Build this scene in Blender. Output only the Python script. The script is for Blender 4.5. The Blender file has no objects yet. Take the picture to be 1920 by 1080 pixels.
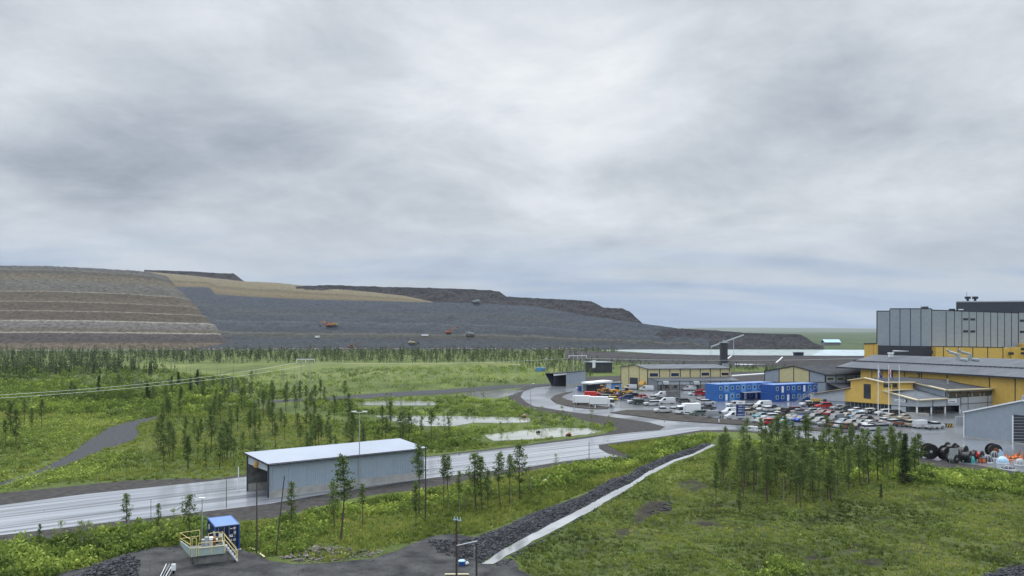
import bpy, math, random
import numpy as np
from mathutils import Vector, Matrix
random.seed(7); RNG = np.random.default_rng(11)
C = bpy.context.scene.collection
H = 23.5; F = 1500.0; CX = 960.0; HY = 617.0
# ---------------------------------------------------------------- camera
cam = bpy.data.cameras.new('camera'); camo = bpy.data.objects.new('camera', cam); C.objects.link(camo)
camo.location = (0, 0, H); camo.rotation_euler = (math.radians(90), 0, 0)
cam.sensor_width = 36; cam.lens = 36*F/1920; cam.shift_y = (HY-540)/1920
cam.clip_start = 0.5; cam.clip_end = 60000
sc = bpy.context.scene; sc.camera = camo
sc.view_settings.view_transform = 'Standard'; sc.view_settings.look = 'None'
sc.view_settings.exposure = 0.28; sc.view_settings.gamma = 1
sc.render.resolution_x = 1024; sc.render.resolution_y = 576
# ---------------------------------------------------------------- world
SUN_EL, SUN_AZ = 52, -35
w = bpy.data.worlds.new('World'); sc.world = w; w.use_nodes = True
nt = w.node_tree; N = nt.nodes; Lk = nt.links; N.clear()
def nd(tp, **k):
    n = N.new(tp)
    for a, b in k.items(): setattr(n, a, b)
    return n
def mth(op, a, b=None, c=None, clamp=False):
    n = N.new('ShaderNodeMath'); n.operation = op; n.use_clamp = clamp
    for i, v in enumerate((a, b, c)):
        if v is None: continue
        if isinstance(v, (int, float)): n.inputs[i].default_value = v
        else: Lk.new(v, n.inputs[i])
    return n.outputs[0]
def ramp_w(fac, stops, tree=None):
    n = N.new('ShaderNodeValToRGB'); e = n.color_ramp.elements
    while len(e) < len(stops): e.new(0.5)
    for i, (p, c) in enumerate(stops):
        e[i].position = p; e[i].color = (*c, 1) if len(c) == 3 else c
    Lk.new(fac, n.inputs[0]); return n.outputs[0]
sky = nd('ShaderNodeTexSky', sky_type='NISHITA', sun_disc=False)
sky.sun_elevation = math.radians(SUN_EL); sky.sun_rotation = math.radians(SUN_AZ)
tc = nd('ShaderNodeTexCoord'); sep = nd('ShaderNodeSeparateXYZ'); Lk.new(tc.outputs['Generated'], sep.inputs[0])
X, Y, Z = sep.outputs
zc = mth('MAXIMUM', Z, 0.0)
den = mth('ADD', zc, 0.20)
u = mth('DIVIDE', X, den); v = mth('DIVIDE', Y, den)
cmb = nd('ShaderNodeCombineXYZ'); Lk.new(u, cmb.inputs[0]); Lk.new(v, cmb.inputs[1])
def noise(scale, det, rough, off=(0, 0, 0), dist=0.0, st=(1, 1, 1)):
    m = nd('ShaderNodeMapping'); m.inputs['Location'].default_value = off; m.inputs['Scale'].default_value = st
    Lk.new(cmb.outputs[0], m.inputs[0])
    n = nd('ShaderNodeTexNoise'); n.inputs['Scale'].default_value = scale; n.inputs['Detail'].default_value = det
    n.inputs['Roughness'].default_value = rough; n.inputs['Distortion'].default_value = dist
    Lk.new(m.outputs[0], n.inputs['Vector']); return n.outputs['Fac']
n1 = noise(1.05, 9, 0.58, (3.2, 1.0, 0), 0.35)
n2 = noise(2.6, 9, 0.62, (7.1, 4.0, 0), 0.5)
def dnoise(sc_, det, off, st):      # softer billows laid on the dome itself
    m = nd('ShaderNodeMapping'); m.inputs['Location'].default_value = off; m.inputs['Scale'].default_value = st; Lk.new(tc.outputs['Generated'], m.inputs[0])
    n = nd('ShaderNodeTexNoise'); n.inputs['Scale'].default_value = sc_; n.inputs['Detail'].default_value = det; n.inputs['Roughness'].default_value = .6; n.inputs['Distortion'].default_value = .4
    Lk.new(m.outputs[0], n.inputs['Vector']); return n.outputs['Fac']
n3 = dnoise(3.4, 9, (2.3, 0, 5.1), (1, 1, 2.4))
cl = mth('ADD', mth('ADD', mth('MULTIPLY', n1, 0.42), mth('MULTIPLY', n2, 0.26)), mth('MULTIPLY', n3, 0.40))
cl = mth('ADD', mth('MULTIPLY', mth('SUBTRACT', cl, 0.54), 1.5), 0.575)
# broad bright and dark parts of this cloud deck, each a soft patch round a direction of the sky
def blob(px, py, rad, amt, sx=1.0):
    dx, dz = (px-CX)/F, (HY-py)/F
    q = mth('DIVIDE', X, mth('MAXIMUM', Y, 0.05)); r = mth('DIVIDE', Z, mth('MAXIMUM', Y, 0.05))
    a = mth('MULTIPLY', mth('SUBTRACT', q, dx), 1/sx); b = mth('SUBTRACT', r, dz)
    d2 = mth('ADD', mth('MULTIPLY', a, a), mth('MULTIPLY', b, b))
    g = mth('EXPONENT', mth('MULTIPLY', d2, -1.0/(rad*rad)))
    return mth('MULTIPLY', mth('MULTIPLY', g, amt), mth('GREATER_THAN', Y, 0.05))
tot = cl
for b in [(1050, 170, .12, .20, 1.5), (1150, 60, .12, .08, 2.0), (150, 290, .08, -.20, 2.6), (480, 240, .07, -.09, 2.0),
          (1660, 240, .09, -.12, 1.8), (960, 370, .06, -.10, 3.0), (620, 350, .06, .13, 2.5), (1450, 330, .05, .08, 3.0),
          (1700, 60, .08, .05, 2.0), (170, 90, .10, .15, 2.6), (560, 90, .08, .06, 2.), (1350, 130, .08, .06, 1.2), (250, 420, .04, .05, 4.)]:
    tot = mth('ADD', tot, blob(*b))
cc = ramp_w(tot, [(0.20, (.205, .237, .285)), (0.38, (.325, .365, .42)), (0.54, (.455, .495, .543)), (0.68, (.58, .615, .655)), (0.86, (.74, .765, .79))])
# bluer, smoother air low over the horizon
low = mth('SUBTRACT', 1.0, mth('DIVIDE', zc, 0.13), clamp=True)
low = mth('POWER', low, 0.75)
nl = noise(1.4, 5, 0.5, (1, 9, 0), 0.2, (0.5, 1.6, 1))
lowc = ramp_w(mth('ADD', nl, mth('MULTIPLY', mth('SUBTRACT', zc, 0.03), 1.6)), [(0.38, (.20, .31, .50)), (0.5, (.30, .40, .56)), (0.62, (.44, .50, .585))])
mx = nd('ShaderNodeMix', data_type='RGBA'); Lk.new(mth('MULTIPLY', low, 0.95), mx.inputs[0]); Lk.new(cc, mx.inputs[6]); Lk.new(lowc, mx.inputs[7])
# overcast skies grow brighter towards the zenith
zen = mth('ADD', 1.0, mth('MULTIPLY', mth('MULTIPLY', mth('SUBTRACT', zc, 0.40), 1.0, clamp=False), 6.5))
zen = mth('MINIMUM', mth('MAXIMUM', zen, 1.0), 3.9)
vm = nd('ShaderNodeVectorMath', operation='SCALE'); Lk.new(mx.outputs[2], vm.inputs[0]); Lk.new(zen, vm.inputs['Scale'])
bg1 = nd('ShaderNodeBackground'); Lk.new(vm.outputs[0], bg1.inputs[0]); bg1.inputs[1].default_value = 1.0
bg2 = nd('ShaderNodeBackground'); Lk.new(sky.outputs[0], bg2.inputs[0]); bg2.inputs[1].default_value = 0.06
mxs = nd('ShaderNodeMixShader'); mxs.inputs[0].default_value = 0.95
Lk.new(bg2.outputs[0], mxs.inputs[1]); Lk.new(bg1.outputs[0], mxs.inputs[2])
out = nd('ShaderNodeOutputWorld'); Lk.new(mxs.outputs[0], out.inputs[0])
# ---------------------------------------------------------------- sun behind the clouds
sl = bpy.data.lights.new('sun', 'SUN'); sl.energy = 1.5; sl.angle = math.radians(25); sl.color = (1, .97, .92)
so = bpy.data.objects.new('sun', sl); C.objects.link(so)
so.rotation_euler = (math.radians(90-SUN_EL), 0, math.radians(180+25)); so.location = (0, 0, 100)

# ================================================================ helpers
def G(px, py, z=0.0):
    D = F*(H-z)/(py-HY); return Vector(((px-CX)/F*D, D, z))
def P(px, py, D): return Vector(((px-CX)/F*D, D, H-(py-HY)/F*D))
def XY(px, D): return Vector(((px-CX)/F*D, D, 0))
def tag(o, label=None, cat=None, group=None, kind=None):
    if label: o['label'] = label
    if cat: o['category'] = cat
    if group: o['group'] = group
    if kind: o['kind'] = kind
    return o
def thing(name, label, cat, loc=(0, 0, 0), rz=0.0, group=None):
    o = bpy.data.objects.new(name, None); C.objects.link(o); o.location = loc; o.rotation_euler = (0, 0, rz)
    o.empty_display_size = 0.5
    return tag(o, label, cat, group)
class MB:
    def __init__(s): s.v = []; s.f = []; s.m = []
    def face(s, pts, mi=0):
        n = len(s.v); s.v += [tuple(p) for p in pts]; s.f.append(tuple(range(n, n+len(pts)))); s.m.append(mi)
    def hexa(s, p, mi=0):   # 8 points: bottom 0-3, top 4-7
        n = len(s.v); s.v += [tuple(q) for q in p]
        for f in ((3, 2, 1, 0), (4, 5, 6, 7), (0, 1, 5, 4), (1, 2, 6, 5), (2, 3, 7, 6), (3, 0, 4, 7)):
            s.f.append(tuple(n+i for i in f)); s.m.append(mi)
    def box(s, x0, x1, y0, y1, z0, z1, mi=0):
        s.hexa([(x0, y0, z0), (x1, y0, z0), (x1, y1, z0), (x0, y1, z0), (x0, y0, z1), (x1, y0, z1), (x1, y1, z1), (x0, y1, z1)], mi)
    def ext(s, poly, d, mi=0):   # polygon extruded along vector d
        n = len(s.v); k = len(poly); d = Vector(d)
        s.v += [tuple(p) for p in poly]+[tuple(Vector(p)+d) for p in poly]
        s.f.append(tuple(range(n+k-1, n-1, -1))); s.m.append(mi)
        s.f.append(tuple(range(n+k, n+2*k))); s.m.append(mi)
        for i in range(k):
            j = (i+1) % k; s.f.append((n+i, n+j, n+k+j, n+k+i)); s.m.append(mi)
    def bar(s, a, b, r, mi=0, n=4, r2=None):
        a = Vector(a); b = Vector(b); d = (b-a).normalized(); r2 = r if r2 is None else r2
        t = Vector((0, 0, 1)) if abs(d.z) < .9 else Vector((1, 0, 0))
        x = d.cross(t).normalized(); y = d.cross(x).normalized(); k = len(s.v)
        for q, rr in ((a, r), (b, r2)):
            for i in range(n):
                an = 2*math.pi*(i+.5)/n; s.v.append(tuple(q+x*math.cos(an)*rr+y*math.sin(an)*rr))
        for i in range(n):
            j = (i+1) % n; s.f.append((k+i, k+j, k+n+j, k+n+i)); s.m.append(mi)
        s.f.append(tuple(range(k+n-1, k-1, -1))); s.m.append(mi); s.f.append(tuple(range(k+n, k+2*n))); s.m.append(mi)
    def build(s, name, mats, parent=None, smooth=False, label=None):
        me = bpy.data.meshes.new(name)
        off = None
        if parent is not None and getattr(s, 'world', False):
            M_ = parent.matrix_basis.copy(); pp = parent.parent
            while pp is not None: M_ = pp.matrix_basis @ M_; pp = pp.parent
            off = M_.inverted()
        vs = [tuple(off @ Vector(q)) for q in s.v] if off is not None else s.v
        me.from_pydata(vs, [], s.f)
        if not isinstance(mats, (list, tuple)): mats = [mats]
        for m in mats: me.materials.append(m)
        me.polygons.foreach_set('material_index', s.m)
        if smooth: me.polygons.foreach_set('use_smooth', [True]*len(s.f))
        me.update(); o = bpy.data.objects.new(name, me); C.objects.link(o)
        if parent is not None: o.parent = parent
        if label: o['label'] = label
        return o
def WM():      # builder whose points are given in world space, turned into the parent's space on build
    m = MB(); m.world = True; return m
def fastmesh(name, V, T, mats, tint=None, smooth=False):
    me = bpy.data.meshes.new(name); V = np.asarray(V, np.float32); T = np.asarray(T, np.int32)
    me.vertices.add(len(V)); me.vertices.foreach_set('co', V.ravel())
    k = T.shape[1]; me.loops.add(T.size); me.loops.foreach_set('vertex_index', T.ravel())
    me.polygons.add(len(T)); me.polygons.foreach_set('loop_start', np.arange(0, T.size, k, dtype=np.int32))
    me.update(calc_edges=True)
    if smooth: me.polygons.foreach_set('use_smooth', np.ones(len(T), bool))
    if tint is not None:
        a = me.attributes.new('tint', 'FLOAT', 'POINT'); a.data.foreach_set('value', np.asarray(tint, np.float32))
    for m in (mats if isinstance(mats, (list, tuple)) else [mats]): me.materials.append(m)
    return me
def link(name, me, parent=None):
    o = bpy.data.objects.new(name, me); C.objects.link(o)
    if parent is not None: o.parent = parent
    return o
def dup(root, loc, rz=None, scale=None):
    r = root.copy(); C.objects.link(r); r.location = loc
    if rz is not None: r.rotation_euler = (0, 0, rz)
    if scale is not None: r.scale = scale if isinstance(scale, (tuple, list)) else (scale,)*3
    for ch in root.children:
        c = ch.copy(); C.objects.link(c); c.parent = r
        for g in ch.children:
            d = g.copy(); C.objects.link(d); d.parent = c
    return r
# value noise in numpy
_perm = RNG.random((256, 256))
def vnoise(x, y):
    xi = np.floor(x).astype(int); yi = np.floor(y).astype(int); fx = x-xi; fy = y-yi
    fx = fx*fx*(3-2*fx); fy = fy*fy*(3-2*fy)
    g = lambda a, b: _perm[a % 256, b % 256]
    return (g(xi, yi)*(1-fx)+g(xi+1, yi)*fx)*(1-fy)+(g(xi, yi+1)*(1-fx)+g(xi+1, yi+1)*fx)*fy
def fbm(x, y, o=4):
    s = 0; a = .5
    for i in range(o): s = s+a*(vnoise(x+17.3*i, y+5.1*i)-.5); x = x*2.03; y = y*2.03; a *= .5
    return s
def inpoly(px, py, poly):
    c = np.zeros(np.shape(px), bool); j = len(poly)-1
    for i in range(len(poly)):
        xi, yi = poly[i]; xj, yj = poly[j]
        if yi != yj:
            t = ((yi > py) != (yj > py)) & (px < (xj-xi)*(py-yi)/(yj-yi)+xi); c ^= t
        j = i
    return c
# ================================================================ materials
def mat(name, col, rough=.7, var=.15, scale=3.0, bump=0.0, bscale=None, col2=None, metal=0.0, spec=.5, coat=0.0, streak=None, det=5, emit=None, world=False):
    m = bpy.data.materials.new(name); m.use_nodes = True; t = m.node_tree; n = t.nodes; l = t.links
    b = n['Principled BSDF']; b.inputs['Roughness'].default_value = rough; b.inputs['Metallic'].default_value = metal
    b.inputs['Specular IOR Level'].default_value = spec; b.inputs['Coat Weight'].default_value = coat
    tcn = n.new('ShaderNodeNewGeometry' if world else 'ShaderNodeTexCoord'); vec = tcn.outputs['Position' if world else 'Object']
    if streak:
        mp = n.new('ShaderNodeMapping'); mp.vector_type = 'TEXTURE'     # turn first, then stretch along the direction
        mp.inputs['Rotation'].default_value = (0, 0, streak[0]); mp.inputs['Scale'].default_value = (1/streak[1], 1/streak[2], 1)
        l.new(vec, mp.inputs[0]); vec = mp.outputs[0]
    no = n.new('ShaderNodeTexNoise'); no.inputs['Scale'].default_value = scale; no.inputs['Detail'].default_value = det
    no.inputs['Roughness'].default_value = .6; l.new(vec, no.inputs['Vector'])
    cr = n.new('ShaderNodeValToRGB'); e = cr.color_ramp.elements
    c2 = col2 or tuple(min(1, c*(1+var)) for c in col); c1 = col if col2 else tuple(c*(1-var) for c in col)
    e[0].position = .36; e[0].color = (*c1, 1); e[1].position = .64; e[1].color = (*c2, 1)
    l.new(no.outputs['Fac'], cr.inputs[0]); l.new(cr.outputs[0], b.inputs['Base Color'])
    if bump:
        n2 = n.new('ShaderNodeTexNoise'); n2.inputs['Scale'].default_value = bscale or scale*4; n2.inputs['Detail'].default_value = 4
        l.new(vec, n2.inputs['Vector'])
        bp = n.new('ShaderNodeBump'); bp.inputs['Strength'].default_value = 1; bp.inputs['Distance'].default_value = bump
        l.new(n2.outputs['Fac'], bp.inputs['Height']); l.new(bp.outputs[0], b.inputs['Normal'])
    if emit: b.inputs['Emission Color'].default_value = (*emit, 1); b.inputs['Emission Strength'].default_value = 1
    return m
def ribmat(name, col, pitch=0.3, depth=.03, rough=.45, var=.06, axis='auto'):
    """profiled sheet: upright ribs whatever way the wall faces"""
    m = mat(name, col, rough, var, .9, spec=.5, streak=(0, 1, 1), det=8); t = m.node_tree; n = t.nodes; l = t.links
    g = n.new('ShaderNodeNewGeometry'); cr = n.new('ShaderNodeVectorMath'); cr.operation = 'CROSS_PRODUCT'
    l.new(g.outputs['True Normal'], cr.inputs[0]); cr.inputs[1].default_value = (0, 0, 1)
    nm = n.new('ShaderNodeVectorMath'); nm.operation = 'NORMALIZE'; l.new(cr.outputs[0], nm.inputs[0])
    dt = n.new('ShaderNodeVectorMath'); dt.operation = 'DOT_PRODUCT'; l.new(g.outputs['Position'], dt.inputs[0]); l.new(nm.outputs[0], dt.inputs[1])
    mu = n.new('ShaderNodeMath'); mu.operation = 'MULTIPLY'; mu.inputs[1].default_value = 2*math.pi/pitch; l.new(dt.outputs['Value'], mu.inputs[0])
    si = n.new('ShaderNodeMath'); si.operation = 'SINE'; l.new(mu.outputs[0], si.inputs[0])
    bp = n.new('ShaderNodeBump'); bp.inputs['Distance'].default_value = depth; bp.inputs['Strength'].default_value = .6
    l.new(si.outputs[0], bp.inputs['Height']); l.new(bp.outputs[0], n['Principled BSDF'].inputs['Normal'])
    return m
def tintmat(name, stops, rough=.8, rnd=0.25, spec=.15, trans=.25):
    """foliage: colour from the clump's own tint plus the plant's random value"""
    m = bpy.data.materials.new(name); m.use_nodes = True; t = m.node_tree; n = t.nodes; l = t.links
    b = n['Principled BSDF']; b.inputs['Roughness'].default_value = rough; b.inputs['Specular IOR Level'].default_value = spec
    a = n.new('ShaderNodeAttribute'); a.attribute_name = 'tint'
    oi = n.new('ShaderNodeObjectInfo'); ma = n.new('ShaderNodeMath'); ma.operation = 'MULTIPLY_ADD'
    l.new(oi.outputs['Random'], ma.inputs[0]); ma.inputs[1].default_value = rnd; l.new(a.outputs['Fac'], ma.inputs[2])
    cr = n.new('ShaderNodeValToRGB'); e = cr.color_ramp.elements
    while len(e) < len(stops): e.new(.5)
    for i, (p, c) in enumerate(stops): e[i].position = p; e[i].color = (*c, 1)
    l.new(ma.outputs[0], cr.inputs[0]); l.new(cr.outputs[0], b.inputs['Base Color'])
    if trans:
        tr = n.new('ShaderNodeBsdfTranslucent'); l.new(cr.outputs[0], tr.inputs[0]); mxn = n.new('ShaderNodeMixShader'); mxn.inputs[0].default_value = trans
        l.new(b.outputs[0], mxn.inputs[1]); l.new(tr.outputs[0], mxn.inputs[2]); l.new(mxn.outputs[0], n['Material Output'].inputs[0])
    return m
RD = math.radians
MT = dict(
    grey_wall=ribmat('grey_cladding', (.285, .33, .385)), grey_light=ribmat('light_grey_cladding', (.42, .46, .50)),
    grey_mid=ribmat('mid_grey_cladding', (.29, .33, .38)), yellow=ribmat('yellow_cladding', (.68, .45, .105)), cream=ribmat('cream_cladding', (.56, .50, .27)),
    shed_wall=ribmat('pale_blue_grey_cladding', (.30, .365, .435), var=.05), dark=mat('dark_steel', (.035, .04, .055), .5, .3), joint=mat('joint_black', (.03, .033, .045), .7), trim=mat('cream_trim', (.62, .54, .36), .6, .08),
    white=mat('white_paint', (.78, .80, .82), .35, .05), roof=mat('wet_grey_roof', (.10, .112, .13), .45, .22, .25, spec=.3, streak=(RD(30), .3, 2.5)),
    roof_dark=mat('dark_grey_roof', (.045, .048, .055), .7, .25, .3, spec=.12), roof_pale=mat('pale_metal_roof', (.30, .34, .41), .35, .06, .15, spec=.6),
    conc=mat('concrete', (.36, .36, .34), .8, .18, .8), conc_d=mat('dark_concrete', (.17, .17, .165), .85, .25, 1.0),
    car_glass=mat('car_glass', (.015, .018, .022), .25, .2, .6, spec=.2), glass=mat('window_glass', (.03, .04, .05), .08, .3, .6, spec=.8), wood=mat('pole_wood', (.06, .045, .04), .8, .25, 4),
    galv=mat('galvanised_steel', (.42, .45, .48), .35, .1, 3, metal=.4), yell=mat('safety_yellow', (.75, .62, .25), .5, .1),
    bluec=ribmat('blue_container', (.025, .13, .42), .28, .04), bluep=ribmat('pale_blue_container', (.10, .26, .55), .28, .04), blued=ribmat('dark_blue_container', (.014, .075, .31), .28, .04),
    navy=ribmat('navy_container', (.008, .018, .065), .25, .04), roofblue=mat('blue_container_roof', (.13, .24, .52), .3, .06, .8),
    red=mat('red_paint', (.5, .03, .03), .35, .1), orange=mat('orange_paint', (.65, .16, .03), .4, .12), ochre=mat('ochre_paint', (.55, .30, .06), .45, .15),
    tyre=mat('tyre_rubber', (.015, .015, .016), .8, .2), black=mat('black_plastic', (.012, .012, .014), .45, .3), teal=mat('teal_cover', (.04, .30, .30), .5, .1),
    paleb=mat('pale_blue_cover', (.35, .52, .68), .5, .08), greyc=mat('grey_cover', (.28, .31, .32), .6, .15), rust=mat('rust_brown', (.20, .08, .035), .8, .35, 2),
    purple=mat('violet_board', (.025, .02, .12), .4, .1), lamp=mat('lamp_head', (.75, .77, .8), .3, .05),
    rope=mat('pale_wire', (.55, .58, .55), .4, .05),
    bark=mat('pine_bark', (.085, .06, .045), .9, .3, 3), snag=mat('dead_wood', (.19, .18, .18), .9, .2, 3),
    rock=mat('quarry_rock', (.017, .019, .023), .8, .5, 1.4, world=True, spec=.25, col2=(.085, .09, .10)),
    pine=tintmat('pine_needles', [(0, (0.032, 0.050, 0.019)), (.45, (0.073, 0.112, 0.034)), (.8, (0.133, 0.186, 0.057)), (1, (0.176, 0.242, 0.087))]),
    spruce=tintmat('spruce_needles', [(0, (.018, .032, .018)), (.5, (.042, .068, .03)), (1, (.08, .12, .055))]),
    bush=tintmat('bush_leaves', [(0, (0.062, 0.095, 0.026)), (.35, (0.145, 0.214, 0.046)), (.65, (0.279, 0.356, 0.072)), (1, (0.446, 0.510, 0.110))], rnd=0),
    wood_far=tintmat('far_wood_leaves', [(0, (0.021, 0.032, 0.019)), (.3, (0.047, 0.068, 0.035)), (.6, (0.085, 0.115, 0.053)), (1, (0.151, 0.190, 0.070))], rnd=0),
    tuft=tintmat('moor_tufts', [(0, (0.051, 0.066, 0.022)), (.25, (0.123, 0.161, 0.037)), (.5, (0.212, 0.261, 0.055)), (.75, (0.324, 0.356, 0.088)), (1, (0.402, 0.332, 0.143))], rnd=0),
)
for k_, v_ in (('grey_wall', .5), ('yellow', .5)): MT[k_].node_tree.nodes['Principled BSDF'].inputs['Roughness'].default_value = v_
# ================================================================ the lie of the land (outlines as seen on the ground plane)
ROAD = [(-260, 1000), (0, 948), (159, 927), (390, 903), (470, 893), (640, 873), (806, 857), (910, 846), (985, 837), (1080, 825), (1134, 817), (1183, 811.5), (1237, 807),
        (1247, 800.5), (1217, 792), (1133, 780), (1072, 773), (1000, 761.5), (985, 753), (976, 744), (982, 734), (1003, 727), (1038, 723.5), (1105, 719), (1165, 715), (1165, 729), (1225, 731), (1300, 731), (1330, 733),
        (1440, 738), (1520, 748), (1600, 760), (1680, 770), (1780, 770), (1812, 775), (1812, 815), (2030, 836), (2030, 893), (1900, 884), (1830, 872), (1740, 862), (1672, 853), (1662, 842), (1620, 838), (1560, 829), (1500, 820), (1445, 812), (1392, 807.5),
        (1370, 806.5), (1313, 807), (1240, 819), (1122, 834.5), (1124, 842), (1140, 851), (1160, 856), (1090, 862), (1060, 865), (985, 877), (877, 888), (806, 897), (640, 922), (505, 945), (390, 959), (217, 979), (0, 1004), (-260, 1052)]
ISL = [
    [(1074, 735), (1058, 736.5), (1040, 742), (1032, 748.5), (1042, 756), (1060, 761), (1077, 764), (1100, 766.5), (1123, 767.5), (1140, 766.5), (1142, 763.5), (1120, 762), (1100, 758.5), (1085, 756), (1062, 749.5), (1053, 745), (1056, 741.5)],
    [(1145, 774.5), (1175, 769.5), (1233, 770.5), (1270, 776), (1320, 782.5), (1400, 789.5), (1437, 798.5), (1470, 801), (1492, 801), (1492, 806), (1470, 804.5), (1445, 802.5), (1392, 797.5), (1320, 793), (1247, 788), (1190, 780)],
    [(1486, 800), (1500, 799.5), (1540, 804), (1585, 807), (1600, 811), (1583, 812), (1540, 809), (1492, 806)],
]
VERGE = [(-260, 975), (0, 925), (159, 908), (250, 901), (340, 897), (392, 899), (470, 889), (640, 871), (806, 855), (910, 843), (985, 834), (1080, 821), (1134, 813), (1160, 803), (1100, 790), (1050, 777), (985, 768), (960, 752), (952, 742), (965, 731), (1003, 722), (1030, 718),
         (1110, 706), (1420, 696), (1560, 716), (1900, 740), (2030, 760), (2030, 905), (1900, 896), (1830, 884), (1740, 872), (1672, 862), (1640, 845), (1560, 834), (1500, 824), (1445, 815), (1392, 810), (1313, 810), (1240, 822.5), (1140, 836), (1160, 846), (1195, 861), (1170, 866), (1090, 868), (1060, 871), (985, 884), (877, 899), (840, 912), (720, 925), (640, 938), (620, 945), (520, 972), (390, 980), (217, 996), (0, 1028), (-260, 1085)]
GRAV_L = [(-200, 958), (0, 906), (60, 887), (117, 861), (150, 838), (175, 820), (207, 801), (245, 790), (292, 781), (300, 783), (262, 795), (256, 803), (262, 815), (250, 825), (207, 840), (170, 853), (125, 873), (50, 900), (0, 914), (-200, 975)]
PAD = [(60, 1100), (110, 1072), (150, 1066), (190, 1052), (238, 1038), (265, 1029), (336, 1023), (400, 1022), (447, 1027), (480, 1038), (507, 1053), (550, 1058), (620, 1055), (700, 1047), (745, 1033), (782, 1015), (807, 1006), (845, 1001), (892, 1008),
       (905, 1040), (903, 1056), (925, 1060), (945, 1048), (968, 1050), (975, 1068), (1010, 1085), (1040, 1150), (1040, 1700), (-900, 1700), (-200, 1200)]
PAD2 = [(1835, 1084), (1870, 1068), (1925, 1058), (2050, 1030), (2200, 1020), (2400, 1300), (1700, 1300)]
RIP = [(885, 1010), (955, 984), (988, 967), (1047, 946), (1092, 930), (1145, 899), (1180, 890), (1192, 879), (1248, 856), (1319, 831), (1334, 833), (1300, 851), (1265, 862), (1219, 883), (1180, 907), (1142, 927), (1092, 953), (1034, 982), (955, 1023), (901, 1057), (880, 1050)]
DITCH = [(901, 1058), (928, 1041), (955, 1024.5), (1034, 983), (1092, 954), (1140, 926), (1180, 908), (1217, 883.5), (1263, 862), (1298, 851.5), (1334, 833.5), (1341, 835), (1300, 855), (1265, 866), (1222, 889), (1182, 915), (1142, 938), (1105, 960), (1055, 988), (988, 1022.5), (950, 1043), (924, 1059)]
POND = [
    [(665, 757), (712, 751), (815, 752.5), (818, 760), (760, 760.5), (690, 760)],
    [(862, 738), (900, 734), (950, 731), (985, 731.5), (962, 740), (935, 746.5), (900, 746), (880, 741)],
    [(697, 779), (750, 779.5), (875, 781), (997, 784), (992, 792), (950, 793.5), (890, 793), (850, 799.5), (787, 799), (745, 791)],
    [(908, 816), (975, 808), (1042, 802), (1100, 803.5), (1127, 810), (1100, 815), (1050, 819.5), (1000, 824), (925, 827)],
]
BERM = [[(380, 758), (600, 746), (725, 736), (825, 731), (950, 722), (1037, 719), (1037, 722), (965, 728), (930, 731), (850, 737), (700, 747), (560, 753), (400, 761)]]
PEAT = [[(1185, 965), (1215, 940), (1250, 938), (1262, 955), (1220, 972), (1190, 985)], [(1150, 998), (1180, 990), (1185, 1005), (1160, 1012)], [(1270, 905), (1300, 900), (1330, 912), (1310, 925), (1275, 918)],
        [(1270, 982), (1310, 975), (1360, 980), (1330, 988)], [(1560, 1032), (1600, 1025), (1625, 1032), (1590, 1040)], [(1595, 1048), (1640, 1044), (1665, 1052), (1630, 1058)], [(1500, 1040), (1530, 1036), (1560, 1046), (1520, 1050)]]
MEADOW = [[(430, 690), (600, 681), (1010, 678), (1100, 690), (1000, 708), (930, 718), (760, 712), (600, 722), (520, 735), (430, 720), (250, 700)], [(180, 684), (600, 681), (430, 690), (300, 692)]]
HARD = [ROAD, VERGE, GRAV_L, PAD, PAD2, RIP, DITCH, *POND, *BERM]
def toworld(poly): return [G(x, y) for x, y in poly]
def edist(x, y, poly):
    w_ = toworld(poly); d = np.full(np.shape(x), 1e9)
    for i in range(len(w_)):
        a = w_[i-1]; b = w_[i]; ex, ey = b.x-a.x, b.y-a.y; L = ex*ex+ey*ey+1e-9
        t = np.clip(((x-a.x)*ex+(y-a.y)*ey)/L, 0, 1); d = np.minimum(d, (x-a.x-t*ex)**2+(y-a.y-t*ey)**2)
    return np.sqrt(d)
def w2p(x, y):
    y = np.where(y < 1, 1, y); return CX+F*x/y, HY+F*H/y
# ---------------------------------------------------------------- ground
ang = np.concatenate([np.arange(-180, -44, 8), np.arange(-44, 44.01, .26), np.arange(52, 180, 8)])*math.pi/180
rad = np.concatenate([[2, 10, 20], 26*1.0165**np.arange(0, 205), [900, 1100, 1400, 1800, 2400, 3200, 4500, 7000, 12000, 20000, 34000]])
rad = rad[np.concatenate([[True], np.diff(rad) > 0])]
A_, R_ = np.meshgrid(ang, rad); gx = (R_*np.sin(A_)).ravel(); gy = (R_*np.cos(A_)).ravel()
gpx, gpy = w2p(gx, gy); vis = (gy > 15) & (np.hypot(gx, gy) < 720)
mask = np.zeros(len(gx)); mask[vis] = 1
for pl in HARD:
    ii = np.where(vis)[0]; d = edist(gx[ii], gy[ii], pl); ins = inpoly(gpx[ii], gpy[ii], pl)
    mask[ii] = np.minimum(mask[ii], np.where(ins, 0, np.clip(d/5, 0, 1)))
rr_ = np.hypot(gx, gy)
gz = mask*(fbm(gx/3.1, gy/3.1, 3)*.55+fbm(gx/17, gy/17, 3)*1.0)*np.clip((720-rr_)/400, 0, 1)
gz = np.where(mask > 0, np.maximum(gz, -.35), 0)
GRID = (ang, rad, gz.reshape(A_.shape))
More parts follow.
